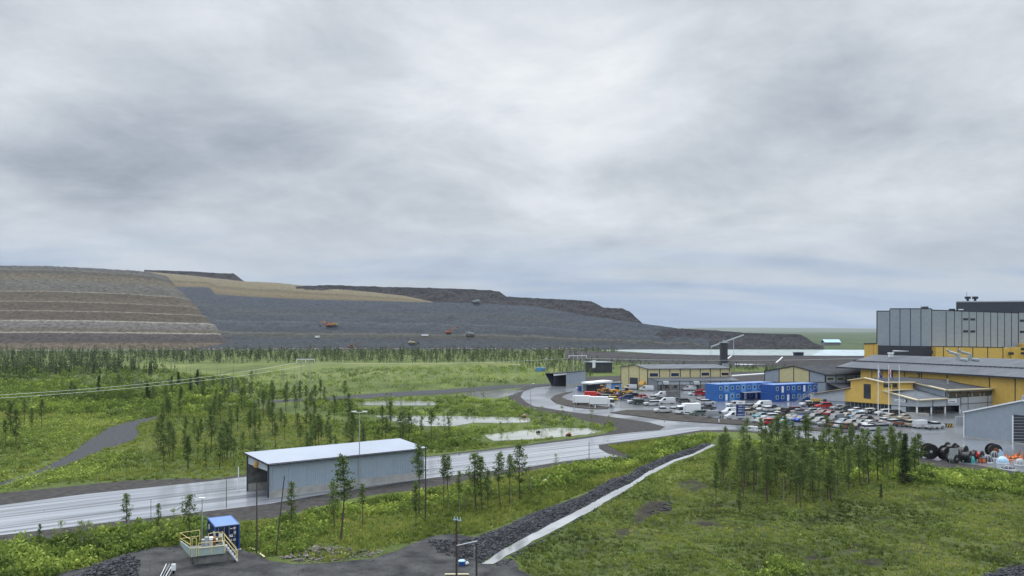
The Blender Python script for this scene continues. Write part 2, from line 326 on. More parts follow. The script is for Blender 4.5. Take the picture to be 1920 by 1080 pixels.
def gheight(x, y):
    a = np.arctan2(x, y); r = np.hypot(x, y)
    i = np.clip(np.searchsorted(rad, r)-1, 0, len(rad)-2); j = np.clip(np.searchsorted(ang, a)-1, 0, len(ang)-2)
    fr = np.clip((r-rad[i])/(rad[i+1]-rad[i]), 0, 1); fa = (a-ang[j])/(ang[j+1]-ang[j]); g = GRID[2]
    return (g[i, j]*(1-fa)+g[i, j+1]*fa)*(1-fr)+(g[i+1, j]*(1-fa)+g[i+1, j+1]*fa)*fr
nA, nR = len(ang), len(rad)
idx = np.arange(nA*nR).reshape(nR, nA)
q = np.stack([idx[:-1, :], np.roll(idx, -1, 1)[:-1, :], np.roll(idx, -1, 1)[1:, :], idx[1:, :]], -1).reshape(-1, 4)
q = q[:, ::-1]
def softmask(polys, soft):
    m = np.zeros(len(gx)); ii = np.where((gy > 15) & (rr_ < 1500))[0]
    for pl in polys:
        d = edist(gx[ii], gy[ii], pl); ins = inpoly(gpx[ii], gpy[ii], pl)
        m[ii] = np.maximum(m[ii], np.clip(.5+np.where(ins, d, -d)/soft, 0, 1))
    return m
gm = bpy.data.materials.new('moor_ground'); gm.use_nodes = True; t_ = gm.node_tree; n_ = t_.nodes; l_ = t_.links
b_ = n_['Principled BSDF']; b_.inputs['Roughness'].default_value = .9; b_.inputs['Specular IOR Level'].default_value = .15
geo = n_.new('ShaderNodeNewGeometry')
def gno(scale, det=5, ro=.6, st=(1, 1, 1)):
    mp = n_.new('ShaderNodeMapping'); mp.inputs['Scale'].default_value = st; l_.new(geo.outputs['Position'], mp.inputs[0])
    k = n_.new('ShaderNodeTexNoise'); k.inputs['Scale'].default_value = scale; k.inputs['Detail'].default_value = det; k.inputs['Roughness'].default_value = ro
    l_.new(mp.outputs[0], k.inputs['Vector']); return k.outputs['Fac']
def gramp(f, st):
    k = n_.new('ShaderNodeValToRGB'); e = k.color_ramp.elements
    while len(e) < len(st): e.new(.5)
    for i, (p, c) in enumerate(st): e[i].position = p; e[i].color = (*c, 1)
    l_.new(f, k.inputs[0]); return k.outputs[0]
def gmix(f, a, b):
    k = n_.new('ShaderNodeMix'); k.data_type = 'RGBA'
    l_.new(f, k.inputs[0]); l_.new(a, k.inputs[6]); l_.new(b, k.inputs[7]); return k.outputs[2]
def gatt(nm):
    k = n_.new('ShaderNodeAttribute'); k.attribute_name = nm; return k.outputs['Fac']
def gmath(op, a, b):
    k = n_.new('ShaderNodeMath'); k.operation = op; k.use_clamp = True
    for i, v_ in enumerate((a, b)):
        if isinstance(v_, (int, float)): k.inputs[i].default_value = v_
        else: l_.new(v_, k.inputs[i])
    return k.outputs[0]
base = gramp(gno(.055, 7, .62, (1, .45, 1)), [(.34, (0.035, 0.053, 0.017)), (.45, (0.065, 0.094, 0.025)), (.54, (0.100, 0.137, 0.032)), (.66, (0.156, 0.193, 0.044))])
fine = gramp(gno(1.1, 6, .7), [(.35, (0.035, 0.048, 0.017)), (.5, (0.080, 0.107, 0.029)), (.65, (0.140, 0.160, 0.047))])
c0 = gmix(gmath('MULTIPLY', gno(.5, 3), .9), base, fine)
mead = gramp(gno(.04, 6, .6, (1, .3, 1)), [(.33, (0.062, 0.090, 0.025)), (.5, (0.118, 0.149, 0.043)), (.68, (0.172, 0.187, 0.062))])
c1 = gmix(gatt('meadow'), c0, mead)
bog = gramp(gno(.35, 6, .65, (.6, 1, 1)), [(.32, (0.035, 0.032, 0.019)), (.44, (0.048, 0.063, 0.021)), (.55, (0.079, 0.102, 0.029)), (.70, (0.123, 0.125, 0.042))])
c2 = gmix(gatt('bog'), c1, bog)
fo = gramp(gno(.012, 6, .7), [(.35, (.035, .055, .03)), (.55, (.06, .085, .04)), (.7, (.11, .14, .07))])
c3 = gmix(gatt('forest'), c2, fo)
pt = gramp(gno(1.5, 5), [(.4, (.015, .013, .012)), (.7, (.06, .05, .04))])
c4 = gmix(gatt('peat'), c3, pt)
l_.new(c4, b_.inputs['Base Color'])
bp_ = n_.new('ShaderNodeBump'); bp_.inputs['Distance'].default_value = .25; l_.new(gno(2.5, 5, .7), bp_.inputs['Height']); l_.new(bp_.outputs[0], b_.inputs['Normal'])
me = fastmesh('ground', np.stack([gx, gy, gz], 1), q, gm, smooth=True)
for nm, arr in (('meadow', softmask(MEADOW, 30)), ('bog', softmask([[(930, 1100), (1100, 985), (1200, 935), (1300, 900), (1500, 905), (1760, 925), (2100, 930), (2300, 1300), (900, 1300)]], 8)),
                ('forest', np.maximum(np.clip((rr_-820)/200, 0, 1), 0)), ('peat', softmask(PEAT, 1.2))):
    if nm == 'peat': arr = arr*np.clip(.9+2.5*fbm(gx/1.3, gy/1.3, 2), 0, 1)
    a = me.attributes.new(nm, 'FLOAT', 'POINT'); a.data.foreach_set('value', arr.astype(np.float32))
tag(link('ground', me), kind='structure')
# ---------------------------------------------------------------- sheets
def outline(poly, step=1.6, jit=.35, seed=0):
    w_ = toworld(poly); o = []
    for i in range(len(w_)):
        a = w_[i]; b = w_[(i+1) % len(w_)]; L = (b-a).length; st = max(step, a.y*.008); k = max(1, min(120, int(L/st))); nrm = Vector((-(b-a).y, (b-a).x, 0)).normalized()
        for j in range(k):
            p = a.lerp(b, j/k); s = float(fbm(np.array(p.x*.8+seed), np.array(p.y*.8), 3))*2*jit*(0 if j == 0 and jit < .1 else 1)
            o.append(p+nrm*s)
    return o
def sheet(name, poly, z, m, jit=.35, kind='structure', label=None, cat=None):
    mb = MB(); mb.face([(p.x, p.y, z) for p in outline(poly, jit=jit)][::-1])
    o = mb.build(name, m)
    import bmesh
    bm = bmesh.new(); bm.from_mesh(o.data); bmesh.ops.triangulate(bm, faces=bm.faces, ngon_method='EAR_CLIP')
    bmesh.ops.recalc_face_normals(bm, faces=bm.faces)
    if bm.faces and sum(f.normal.z for f in bm.faces) < 0: bmesh.ops.reverse_faces(bm, faces=bm.faces)
    bm.to_mesh(o.data); bm.free()
    return tag(o, label, cat, kind=kind)
m_verge = mat('gravel_verge', (.026, .025, .026), .8, .5, .9, .05, 6, col2=(.06, .055, .052), spec=.12, world=True)
m_grav = mat('dark_gravel', (.022, .024, .029), .75, .5, 2.2, .08, 5, col2=(.065, .068, .077), spec=.12, world=True)
m_pad = mat('pad_gravel', (.020, .021, .024), .75, .5, .35, .07, 4, col2=(.070, .070, .070), spec=.12, world=True, det=9)
m_rip = mat('riprap_bed', (.03, .033, .04), .85, .5, 2.2, .1, 4, col2=(.10, .105, .12), spec=.12, world=True)
m_isl = mat('bare_soil', (.030, .028, .027), .85, .3, .4, .06, 3, col2=(.07, .062, .055), spec=.12, world=True, det=8)
def wet(name, rot, dark, light, r0, r1, coat=.6, sc=(.03, 1.0), scale=.9, w=.5):
    m = mat(name, dark, .35, .2, scale, col2=light, world=True, streak=(rot, *sc), coat=coat, spec=.35, det=7)
    t = m.node_tree; n = t.nodes; l = t.links; b = n['Principled BSDF']; b.inputs['Coat Roughness'].default_value = .12
    b.inputs['Coat IOR'].default_value = 1.6
    src = [k for k in n if k.type == 'TEX_NOISE'][0]
    mr = n.new('ShaderNodeMapRange'); mr.inputs[1].default_value = .38; mr.inputs[2].default_value = .62; mr.inputs[3].default_value = r0; mr.inputs[4].default_value = r1
    l.new(src.outputs['Fac'], mr.inputs[0]); l.new(mr.outputs[0], b.inputs['Coat Weight'])
    return m
m_road = wet('wet_asphalt', RD(36.7), (.055, .062, .074), (.33, .355, .395), .0, 1.0, sc=(.015, .8), scale=1.15)  # reflected sky partly put into the pale streak colour, besides the coat
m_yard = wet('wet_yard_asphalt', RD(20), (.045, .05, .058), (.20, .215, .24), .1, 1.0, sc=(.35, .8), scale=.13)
sheet('road_verge', VERGE, .016, m_verge, .5)
sheet('gravel_track', GRAV_L, .02, m_grav, .8)
sheet('gravel_yard', PAD, .02, m_pad, .5)
sheet('gravel_edge', PAD2, .02, m_grav, .4)
cut = 25
RD1 = ROAD[:12]+[ROAD[50]]*0
straight = ROAD[:12]+[(1240, 806.5), (1313, 801), (1313, 807), (1240, 819)]+ROAD[51:]
sheet('yard_asphalt', ROAD, .030, m_yard, .06)
sheet('road', straight, .040, m_road, .05)
for s_ in ISL:
    mb = MB(); pts = outline(s_, jit=.25)
    mb.ext([(p.x, p.y, .03) for p in pts][::-1], (0, 0, .14)); o = mb.build('soil_island', m_isl); tag(o, kind='structure')
sheet('riprap_bed', RIP, .03, m_rip, .5)
for s_ in BERM: sheet('gravel_berm', s_, .06, m_grav, .9)
def watermat(name, col, rough=.06):
    m = mat(name, col, rough, .3, .12, bump=.004, bscale=2.0, spec=.5, world=True, coat=.5); m.node_tree.nodes['Principled BSDF'].inputs['Coat Roughness'].default_value = .05; return m
m_pond = watermat('murky_water', (.25, .26, .20)); m_dit = watermat('ditch_water_surface', (.26, .27, .28), .08); m_lake = watermat('lake_water', (.42, .50, .50), .5)
for s_ in POND: sheet('pond_water', s_, .05, m_pond, .7)
sheet('ditch_water', DITCH, .06, m_dit, .3)
LAKE = [(1127, 656.6), (1200, 655.6), (1420, 655.8), (1700, 656.5), (1700, 672), (1500, 672), (1320, 669), (1250, 664.5), (1181, 660)]
sheet('lake_water', LAKE, .25, m_lake, .5)
# white pipe line edge along the lake is part of the dam below
# ---------------------------------------------------------------- spoil heaps
def curve(pts): xs = [p[0] for p in pts]; ys = [p[1] for p in pts]; return lambda x: np.interp(x, xs, ys)
def climb(px, py, D0, Z0, c):
    k = (HY-py)/F; D = (H-Z0+D0/c)/(1/c-k); return D, H+k*D
def heap(name, x0, x1, basef, crestf, D0f, Z0f, c, m, nx, ny, rough=.6, back=300, terr=None, rag=1.0, kind='structure', label=None, cat=None, rs=9.0):
    xs = np.linspace(x0, x1, nx); bpy_ = basef(xs); cpy = crestf(xs)+rag*2*fbm(xs/7.3, xs*0+3.3, 3)
    rows = []; uvs = []
    for j in range(ny+1):
        t = j/ny; py = bpy_+(cpy-bpy_)*t; D, Zz = climb(xs, py, D0f(xs), Z0f(xs), c)
        if terr:
            s = t*terr; fr = s-np.floor(s); st = (np.floor(s)+np.clip(fr*1.7, 0, 1))/terr; st = t*.35+st*.65 if t < 1 else 1.0
            py2 = bpy_+(cpy-bpy_)*st; D2, Z2 = climb(xs, py2, D0f(xs), Z0f(xs), c); Zz = Zz*.25+Z2*.75
        am = rough*min(1, 4*t*(1.02-t)+.1)
        x_ = (xs-CX)/F*D; Zn = Zz+am*4*fbm(x_/rs, D/rs*1.3, 4)
        rows.append(np.stack([x_, D, Zn], 1)); uvs.append(np.full(nx, t))
    last = rows[-1]
    for dD, f in ((back*.2, .98), (back*.6, .7), (back, 0.0)):
        r = last.copy(); r[:, 1] += dD; r[:, 0] *= (last[:, 1]+dD)/last[:, 1]; r[:, 2] = last[:, 2]*f-(2 if f == 0 else 0); rows.append(r); uvs.append(np.full(nx, 1.0))
    V = np.concatenate(rows); nr = len(rows); idx = np.arange(nx*nr).reshape(nr, nx)
    Q = np.stack([idx[:-1, :-1], idx[:-1, 1:], idx[1:, 1:], idx[1:, :-1]], -1).reshape(-1, 4)
    me = fastmesh(name, V, Q, m, tint=np.concatenate(uvs), smooth=False)
    return tag(link(name, me), label, cat, kind=kind)
def heapmat(name, stops, sc=.03, st=(1, 1, 3), amt=.10, dark=.35, bump=1.5, k=1.0):
    stops = [(p, tuple(v*k for v in c)) for p, c in stops]
    m = bpy.data.materials.new(name); m.use_nodes = True; t = m.node_tree; n = t.nodes; l = t.links; b = n['Principled BSDF']
    b.inputs['Roughness'].default_value = .85; b.inputs['Specular IOR Level'].default_value = .2
    g = n.new('ShaderNodeNewGeometry'); mp = n.new('ShaderNodeMapping'); mp.inputs['Scale'].default_value = st; l.new(g.outputs['Position'], mp.inputs[0])
    a = n.new('ShaderNodeTexNoise'); a.inputs['Scale'].default_value = sc; a.inputs['Detail'].default_value = 9; a.inputs['Roughness'].default_value = .7; l.new(mp.outputs[0], a.inputs['Vector'])
    at = n.new('ShaderNodeAttribute'); at.attribute_name = 'tint'
    ma = n.new('ShaderNodeMath'); ma.operation = 'MULTIPLY_ADD'; l.new(a.outputs['Fac'], ma.inputs[0]); ma.inputs[1].default_value = amt
    sb = n.new('ShaderNodeMath'); sb.operation = 'SUBTRACT'; l.new(at.outputs['Fac'], sb.inputs[0]); sb.inputs[1].default_value = amt*.5; l.new(sb.outputs[0], ma.inputs[2])
    cr = n.new('ShaderNodeValToRGB'); e = cr.color_ramp.elements
    while len(e) < len(stops): e.new(.5)
    for i, (p, c) in enumerate(stops): e[i].position = p; e[i].color = (*c, 1)
    l.new(ma.outputs[0], cr.inputs[0])
    f2 = n.new('ShaderNodeTexNoise'); f2.inputs['Scale'].default_value = .22; f2.inputs['Detail'].default_value = 6; f2.inputs['Roughness'].default_value = .75; l.new(g.outputs['Position'], f2.inputs['Vector'])
    mr = n.new('ShaderNodeMapRange'); mr.inputs[1].default_value = .35; mr.inputs[2].default_value = .65; mr.inputs[3].default_value = 1-dark; mr.inputs[4].default_value = 1+dark*1.3; l.new(f2.outputs['Fac'], mr.inputs[0])
    vs = n.new('ShaderNodeVectorMath'); vs.operation = 'SCALE'; l.new(cr.outputs[0], vs.inputs[0]); l.new(mr.outputs[0], vs.inputs['Scale']); l.new(vs.outputs[0], b.inputs['Base Color'])
    bp = n.new('ShaderNodeBump'); bp.inputs['Distance'].default_value = bump; l.new(f2.outputs['Fac'], bp.inputs['Height']); l.new(bp.outputs[0], b.inputs['Normal'])
    return m
TAN = (.19, .155, .095); OLV = (.078, .063, .044); OL2 = (.098, .078, .054); RK = (.065, .062, .068); WR = (.17, .16, .15); LINE = (.27, .25, .20); BLU = (.062, .074, .098)
PNK = (.075, .062, .060)
hm1 = heapmat('terraced_spoil', [(0, LINE), (.008, LINE), (.012, (.13, .105, .07)), (.085, (.12, .092, .062)), (.10, (.045, .038, .037)), (.205, PNK), (.212, LINE), (.222, LINE), (.228, (.11, .095, .065)), (.26, (.10, .088, .062)), (.272, (.12, .108, .10)), (.345, (.16, .15, .14)), (.352, LINE), (.362, LINE), (.367, OLV),
              (.466, OLV), (.468, (.25, .225, .17)), (.480, OLV), (.577, OLV), (.579, (.23, .205, .155)), (.590, OL2), (.695, OLV), (.698, (.24, .215, .165)), (.712, (.09, .085, .072)), (.82, (.115, .108, .095)), (.845, (.11, .095, .065)), (.90, (.12, .10, .068)), (.935, (.06, .058, .055)), (.96, (.12, .11, .085)), (.968, (.085, .085, .088)), (1, (.10, .098, .10))], amt=.010, sc=.03, st=(1, 1, 1), dark=.6, k=.64)
hm2 = heapmat('blue_grey_spoil', [(0, (.034, .041, .050)), (.08, (.046, .054, .064)), (.2, (.036, .045, .056)), (.29, (.058, .057, .044)), (.32, (.088, .090, .082)), (.333, (.088, .090, .082)), (.345, (.040, .046, .052)), (.40, (.036, .046, .060)), (.52, (.050, .060, .073)), (.53, (.082, .090, .10)), (.545, (.036, .047, .062)), (.62, (.04, .05, .064)), (.72, (.052, .060, .066)), (.82, (.038, .050, .067)), (1, (.045, .058, .078))], amt=.13, sc=.012, st=(.25, .25, 10), dark=.5, k=.66)
hm3 = heapmat('tan_spoil', [(0, (.11, .088, .05)), (.3, (.16, .13, .075)), (.5, (.11, .09, .055)), (.6, (.17, .145, .088)), (1, (.19, .165, .11))], amt=.2, sc=.01, st=(1, 1, 2), dark=.25, k=.75)
hm4 = heapmat('back_ridge_spoil', [(0, (.045, .045, .05)), (.5, (.055, .053, .06)), (1, (.035, .037, .045))], amt=.4, sc=.03, st=(1, 1, .5), dark=.65, bump=4, k=.7)
cst = lambda v: (lambda x: np.full(np.shape(x), float(v)))
tb = curve([(-400, 659), (0, 657.5), (430, 655)]); tcr = curve([(-400, 491), (0, 498), (85, 498.5), (160, 502), (250, 507), (284, 512), (300, 527), (330, 552), (350, 574), (372, 592), (392, 606), (402, 622), (416, 636), (430, 654)])
Dt = lambda x: F*H/(tb(x)-HY)
xr_ = curve([(0, 431), (.13, 424), (.20, 410), (.28, 402), (.34, 394), (.40, 378), (.46, 372), (.49, 362), (.55, 352), (.60, 345), (.66, 333), (.72, 324), (.78, 315), (.85, 303), (.93, 292), (1, 284)])
tall = curve([(-400, 491), (0, 498), (85, 498.5), (160, 502), (250, 507), (284, 511), (431, 522)])
rows = []; uvs = []; nx = 420; BN = [0, .10, .215, .355, .47, .58, .70, .84, .955, 1]
for t in sorted(set(list(np.linspace(0, 1, 100))+[b+.004 for b in BN[1:-1]])):
    px = -400+(xr_(t)+400)*np.linspace(0, 1, nx); k_ = max(i for i in range(len(BN)-1) if BN[i] <= t+1e-9); f_ = (t-BN[k_])/(BN[k_+1]-BN[k_])
    py = tb(px)+(tall(px)+(.9 if t == 1 else .3)*2*fbm(px/6.1, px*0+8.8, 3)-tb(px))*t; D, Zz = climb(px, py, Dt(px), 0, 2.3)
    if 0 < t < 1:      # a flat bench at the foot of every lift, a steeper face above it
        Zb = climb(px, tb(px)+(tall(px)-tb(px))*BN[k_], Dt(px), 0, 2.3)[1]; Zt_ = climb(px, tb(px)+(tall(px)-tb(px))*BN[k_+1], Dt(px), 0, 2.3)[1]; g_ = min(1, max(0, (f_-.25)/.75)); D = D*1.0-(Zb+(Zt_-Zb)*f_-Zb)*0; Zz = Zz-(Zt_-Zb)*(f_-g_)*.22
    x_ = (px-CX)/F*D; Zz = Zz+.6*fbm(x_/9, D/9, 4)*min(1, t*10); D = D+5*fbm(x_/30+t*9, x_*0+t*14, 3)
    rows.append(np.stack([x_, D, Zz], 1)); uvs.append(np.full(nx, t))
last = rows[-1]; E_ = []
for dD, f in ((60, .98), (260, .6), (420, -.02)):
    r = last.copy(); r[:, 1] += dD; r[:, 0] *= (last[:, 1]+dD)/last[:, 1]; r[:, 2] = last[:, 2]*f; rows.append(r); uvs.append(np.full(nx, 1.0))
rows = [np.concatenate([r, r[-1:]*[1, 1, 1]+[[6, 40, -3]], r[-1:]*[1, 1, 0]+[[10, 120, -1]]]) for r in rows]; uvs = [np.concatenate([u_, u_[:1], u_[:1]]) for u_ in uvs]; nx += 2
V = np.concatenate(rows); nr = len(rows); idx = np.arange(nx*nr).reshape(nr, nx); Q = np.stack([idx[:-1, :-1], idx[:-1, 1:], idx[1:, 1:], idx[1:, :-1]], -1).reshape(-1, 4)
tag(link('terraced_spoil_heap', fastmesh('terraced_spoil_heap', V, Q, hm1, tint=np.concatenate(uvs))), kind='structure')
mb_b = curve([(240, 656), (700, 655), (1130, 656.2), (1330, 656)]); mb_c = curve([(240, 530), (307, 537), (392, 539), (405, 552), (480, 557), (600, 562), (700, 564), (810, 567), (880, 568), (1000, 574), (1100, 592), (1200, 606), (1260, 614), (1300, 622), (1330, 640)])
Dm = lambda x: F*H/(mb_b(x)-HY)+8
hm2o = heap('dark_spoil_heap', 240, 1330, mb_b, mb_c, Dm, cst(0), 3.0, hm2, 520, 60, rough=.9, terr=None, rag=.3, rs=20)
tan_b = curve([(270, 531), (307, 539), (392, 541), (405, 553), (480, 558), (600, 563), (700, 565), (812, 569)])
tan_c = curve([(270, 509), (285, 510), (360, 517), (457, 527.5), (520, 530), (600, 539), (700, 548), (760, 555), (812, 566.5)])
def mid(x): return climb(x, mb_c(x), Dm(x), 0, 3.0)
heap('tan_spoil_heap', 270, 812, tan_b, tan_c, lambda x: mid(x)[0]-3, lambda x: mid(x)[1]-1.2, 3.2, hm3, 260, 14, rough=.3, rag=.15)
r1b = curve([(275, 520), (457, 532)]); r1c = curve([(275, 506), (360, 509), (430, 513), (437, 512), (459, 528)])
heap('back_spoil_ridge', 270, 460, r1b, r1c, lambda x: mid(x)[0]+170, lambda x: mid(x)[1]+12, 1.6, hm4, 130, 8, rough=1.0, rag=.5)
r2b = curve([(555, 545), (700, 560), (810, 569), (1000, 578), (1100, 594), (1206, 609)])
r2c = curve([(555, 537), (575, 535.5), (625, 534.5), (700, 537), (760, 539), (850, 541), (920, 544), (936, 547), (950, 556), (1040, 561), (1108, 564), (1132, 577), (1165, 577.5), (1180, 584), (1206, 607)])
heap('back_spoil_ridge', 555, 1206, r2b, r2c, lambda x: mid(x)[0]+25, lambda x: mid(x)[1]-3, 1.5, hm4, 420, 16, rough=1.7, rag=1.0, rs=12)
heap('low_spoil_heap', 1215, 1545, curve([(1215, 655.5), (1545, 656)]), curve([(1215, 640), (1240, 618), (1280, 616), (1340, 619.5), (1400, 624), (1500, 627), (1512, 633), (1522, 642), (1545, 655)]), cst(925), cst(0), 1.9, hm4, 220, 14, rough=1.2, rag=.7)
m_dam = heapmat('dam_rock', [(0, (.06, .07, .04)), (.12, (.036, .036, .035)), (.5, (.03, .029, .031)), (.8, (.038, .036, .04)), (1, (.024, .024, .027))], amt=.3, sc=.05, dark=.3, bump=.8)
heap('lake_embankment', 1060, 1700, curve([(1060, 676), (1200, 681), (1300, 688), (1700, 692)]), curve([(1060, 657), (1130, 659.2), (1200, 662), (1320, 665.8), (1420, 666.5), (1700, 667.5)]),
     lambda x: F*H/(curve([(1060, 676), (1200, 681), (1300, 688), (1700, 692)])(x)-HY), cst(0), 9, m_dam, 200, 12, rough=.25, rag=.3, back=26)
# far low hills on the horizon
m_far = mat('far_forest_hills', (.05, .075, .055), .9, .3, .002, col2=(.085, .11, .08), world=True, det=9)
xs = np.linspace(-16000, 22000, 240)
V = []; 
for yy, hh in ((5200, -5), (7000, 25), (9500, 45), (11500, 40), (14000, -60)):
    V.append(np.stack([xs*(yy/9500), np.full_like(xs, yy), hh*(.75+.9*fbm(xs/2600+yy, xs*0+1.7, 4)) if hh > 0 else np.full_like(xs, hh)], 1))
V = np.concatenate(V); nx = 240; idx = np.arange(len(V)).reshape(5, nx)
Q = np.stack([idx[:-1, :-1], idx[:-1, 1:], idx[1:, 1:], idx[1:, :-1]], -1).reshape(-1, 4)
tag(link('far_hills', fastmesh('far_hills', V, Q, m_far, smooth=True)), kind='structure')
# ================================================================ buildings
class Face:
    """an upright wall plane through two ground points; rectangles and polygons are given where the eye meets that plane"""
    def __init__(s, a, b):
        s.a = Vector((a.x, a.y, 0)); s.b = Vector((b.x, b.y, 0)); s.d = (s.b-s.a).normalized(); s.L = (s.b-s.a).length
        s.n = Vector((s.d.y, -s.d.x, 0))
        if s.n.dot(-s.a) < 0: s.n = -s.n
    def pt(s, px, py, out=0.0):
        k = (px-CX)/F; t = (k*s.a.y-s.a.x)/(s.d.x-k*s.d.y); p = s.a+s.d*t
        return Vector((p.x, p.y, H-(py-HY)/F*p.y))+s.n*out
    def poly(s, m, pts, o0=-.3, o1=0.0, mi=0):
        m.ext([s.pt(x, y, o0) for x, y in pts], s.n*(o1-o0), mi)
    def rect(s, m, x0, y0, x1, y1, o0=-.02, o1=.04, mi=0):     # level top and bottom, heights read at the middle
        xm = (x0+x1)/2; z1 = s.pt(xm, y0).z; z0 = s.pt(xm, y1).z; p = s.pt(x0, HY); q = s.pt(x1, HY)
        bx = [Vector((v.x, v.y, z)) for v, z in ((p, z0), (q, z0), (q, z1), (p, z1))]
        m.ext([v+s.n*o0 for v in bx], s.n*(o1-o0), mi)
    def strip(s, m, x0, y0, x1, y1, wd, o0=-.02, o1=.06, mi=0):   # a sloping or level batten
        p = s.pt(x0, y0); q = s.pt(x1, y1); u = Vector((0, 0, wd/2))
        m.ext([v+s.n*o0 for v in (p-u, q-u, q+u, p+u)], s.n*(o1-o0), mi)
    def vstrip(s, m, x, y0, y1, wd=.15, o0=-.02, o1=.03, mi=0):
        p = s.pt(x, y0); q = s.pt(x, y1); u = s.d*(wd/2); m.ext([v+s.n*o0 for v in (q-u, q+u, p+u, p-u)], s.n*(o1-o0), mi)
def window(f, par, x0, y0, x1, y1, frame=.12, fm='dark', nv=0, gm='glass'):
    m = WM(); f.rect(m, x0, y0, x1, y1, -.05, .05); o = m.build('window', MT[fm], par)
    m = WM(); dx = (x1-x0)*.07; dy = (y1-y0)*.12; k = nv+1
    for i in range(k):
        a = x0+dx/2+(x1-x0-dx)*i/k; b = x0+dx/2+(x1-x0-dx)*(i+1)/k-dx*.5
        f.rect(m, a, y0+dy, b, y1-dy, .04, .075)
    m.build('pane', MT[gm], o); return o
def slab(m, pts, th, mi=0): m.ext([Vector(p)-Vector((0, 0, th)) for p in pts], (0, 0, th), mi)
def root(name, label, cat, at, group=None): return thing(name, label, cat, (at.x, at.y, 0), 0, group)
Zu = Vector((0, 0, 1))
# ---- long grey drive-through shed over the near road
a = G(505, 934); b = G(795, 897); c_ = G(464, 920.5); back = (c_-a)
S1 = root('drive_through_shed', 'long grey drive-through shed with pale sloping roof standing over the near road', 'shed', a)
f = Face(a, b); m = WM(); d_ = f.d; zf = 4.72; zb = 5.45; bh = 1.05; bk = back.normalized()
L_ = (b-a)
m.ext([a+Zu*bh, b+Zu*bh, b+Zu*zf, a+Zu*zf], bk*.25); m.build('front_wall', MT['shed_wall'], S1)
m = WM(); m.ext([a, b, b+Zu*(bh-.003), a+Zu*(bh-.003)], bk*.35); m.ext([a+back-bk*.35, b+back-bk*.35, b+back-bk*.35+Zu*bh, a+back-bk*.35+Zu*bh], bk*.35)
m.build('concrete_plinth', MT['conc'], S1)
m = WM(); m.ext([a+back-bk*.25+Zu*(bh+.003), b+back-bk*.25+Zu*(bh+.003), b+back-bk*.25+Zu*zb, a+back-bk*.25+Zu*zb], bk*.25)
for k in range(4):
    z_ = 1.6+k*.95; m.ext([a+back-bk*.30+Zu*z_, b+back-bk*.30+Zu*z_, b+back-bk*.30+Zu*(z_+.14), a+back-bk*.30+Zu*(z_+.14)], -bk*.12)
m.build('rear_wall', MT['conc_d'], S1)
m = WM(); ov = .35
slab(m, [a-d_*ov-bk*.3+Zu*(zf+.12), b+d_*ov-bk*.3+Zu*(zf+.12), b+back+d_*ov+bk*.3+Zu*(zb+.14), a+back-d_*ov+bk*.3+Zu*(zb+.14)], .09)
m.build('roof', MT['roof_pale'], S1)
m = WM(); m.ext([a-d_*ov-bk*.34+Zu*(zf-.12), b+d_*ov-bk*.34+Zu*(zf-.12), b+d_*ov-bk*.34+Zu*(zf+.11), a-d_*ov-bk*.34+Zu*(zf+.11)], bk*.04)
m.ext([a-d_*(ov+.04)-bk*.3+Zu*(zf-.14), a+back-d_*(ov+.04)+bk*.3+Zu*(zb-.12), a+back-d_*(ov+.04)+bk*.3+Zu*(zb+.13), a-d_*(ov+.04)-bk*.3+Zu*(zf+.11)], d_*.04)
m.build('roof_fascia', MT['dark'], S1)
m = WM(); m.ext([a-d_*.02+bk*.3+Zu*(zf-1.05), a+back-d_*.02-bk*.3+Zu*(zf-.75), a+back-d_*.02-bk*.3+Zu*(zb-.14), a-d_*.02+bk*.3+Zu*(zf-.16)], d_*.15); m.build('lintel', MT['grey_light'], S1)
m = WM(); m.ext([a-d_*.05, a-d_*.05+bk*.3, a-d_*.05+bk*.3+Zu*zf, a-d_*.05+Zu*zf], -d_*.1); m.build('door_frame', MT['dark'], S1); m = WM()
m.ext([a+back-d_*.05, a+back-d_*.05-bk*.3, a+back-d_*.05-bk*.3+Zu*(zb-.2), a+back-d_*.05+Zu*(zb-.2)], -d_*.1); m.build('door_frame', MT['dark'], S1)
m = WM(); m.bar(a+back*.55-d_*.2+Zu*3.9, a+back*.5-d_*.2+Zu*4.6, .3, n=6); m.build('warning_lamp', MT['ochre'], S1)
m = WM(); m.box(a.x+.5, a.x+.9, a.y+.9, a.y+1.2, .2, 1.5); m.build('red_cabinet', MT['red'], S1)
m = WM(); q = a+back*1.03-d_*1.2; m.bar(q, q+Zu*3.6, .08, n=6); m.build('height_post', MT['white'], S1)
for i, t in enumerate((.012, .985)):
    m = WM(); q = a+L_*t-bk*.12; m.bar(q+Zu*.1, q+Zu*(zf-.1), .07, n=6); m.build('downpipe', MT['galv'], S1)
m = WM()
for i in range(7):
    q = a+L_*(.3+i*.1)-bk*1.0; m.bar(q, q+Zu*1.35, .035)
    if i: m.bar(q+Zu*1.3, q-L_*.1+Zu*1.3, .025); m.bar(q+Zu*.8, q-L_*.1+Zu*.8, .02)
o = m.build('mesh_fence', MT['galv']); tag(o, 'thin wire fence running along the foot of the long grey shed', 'fence')
for i in range(1, 9):
    m = WM(); q = a+L_*(i/9)-bk*.008; m.ext([q-d_*.03+Zu*bh, q+d_*.03+Zu*bh, q+d_*.03+Zu*(zf-.14), q-d_*.03+Zu*(zf-.14)], bk*.02); m.build('wall_seam', MT['grey_wall'], S1)
m = WM(); m.bar(a-d_*.3-bk*.42+Zu*(zf-.05), b+d_*.3-bk*.42+Zu*(zf-.05), .09, n=6); m.build('gutter', MT['dark'], S1)
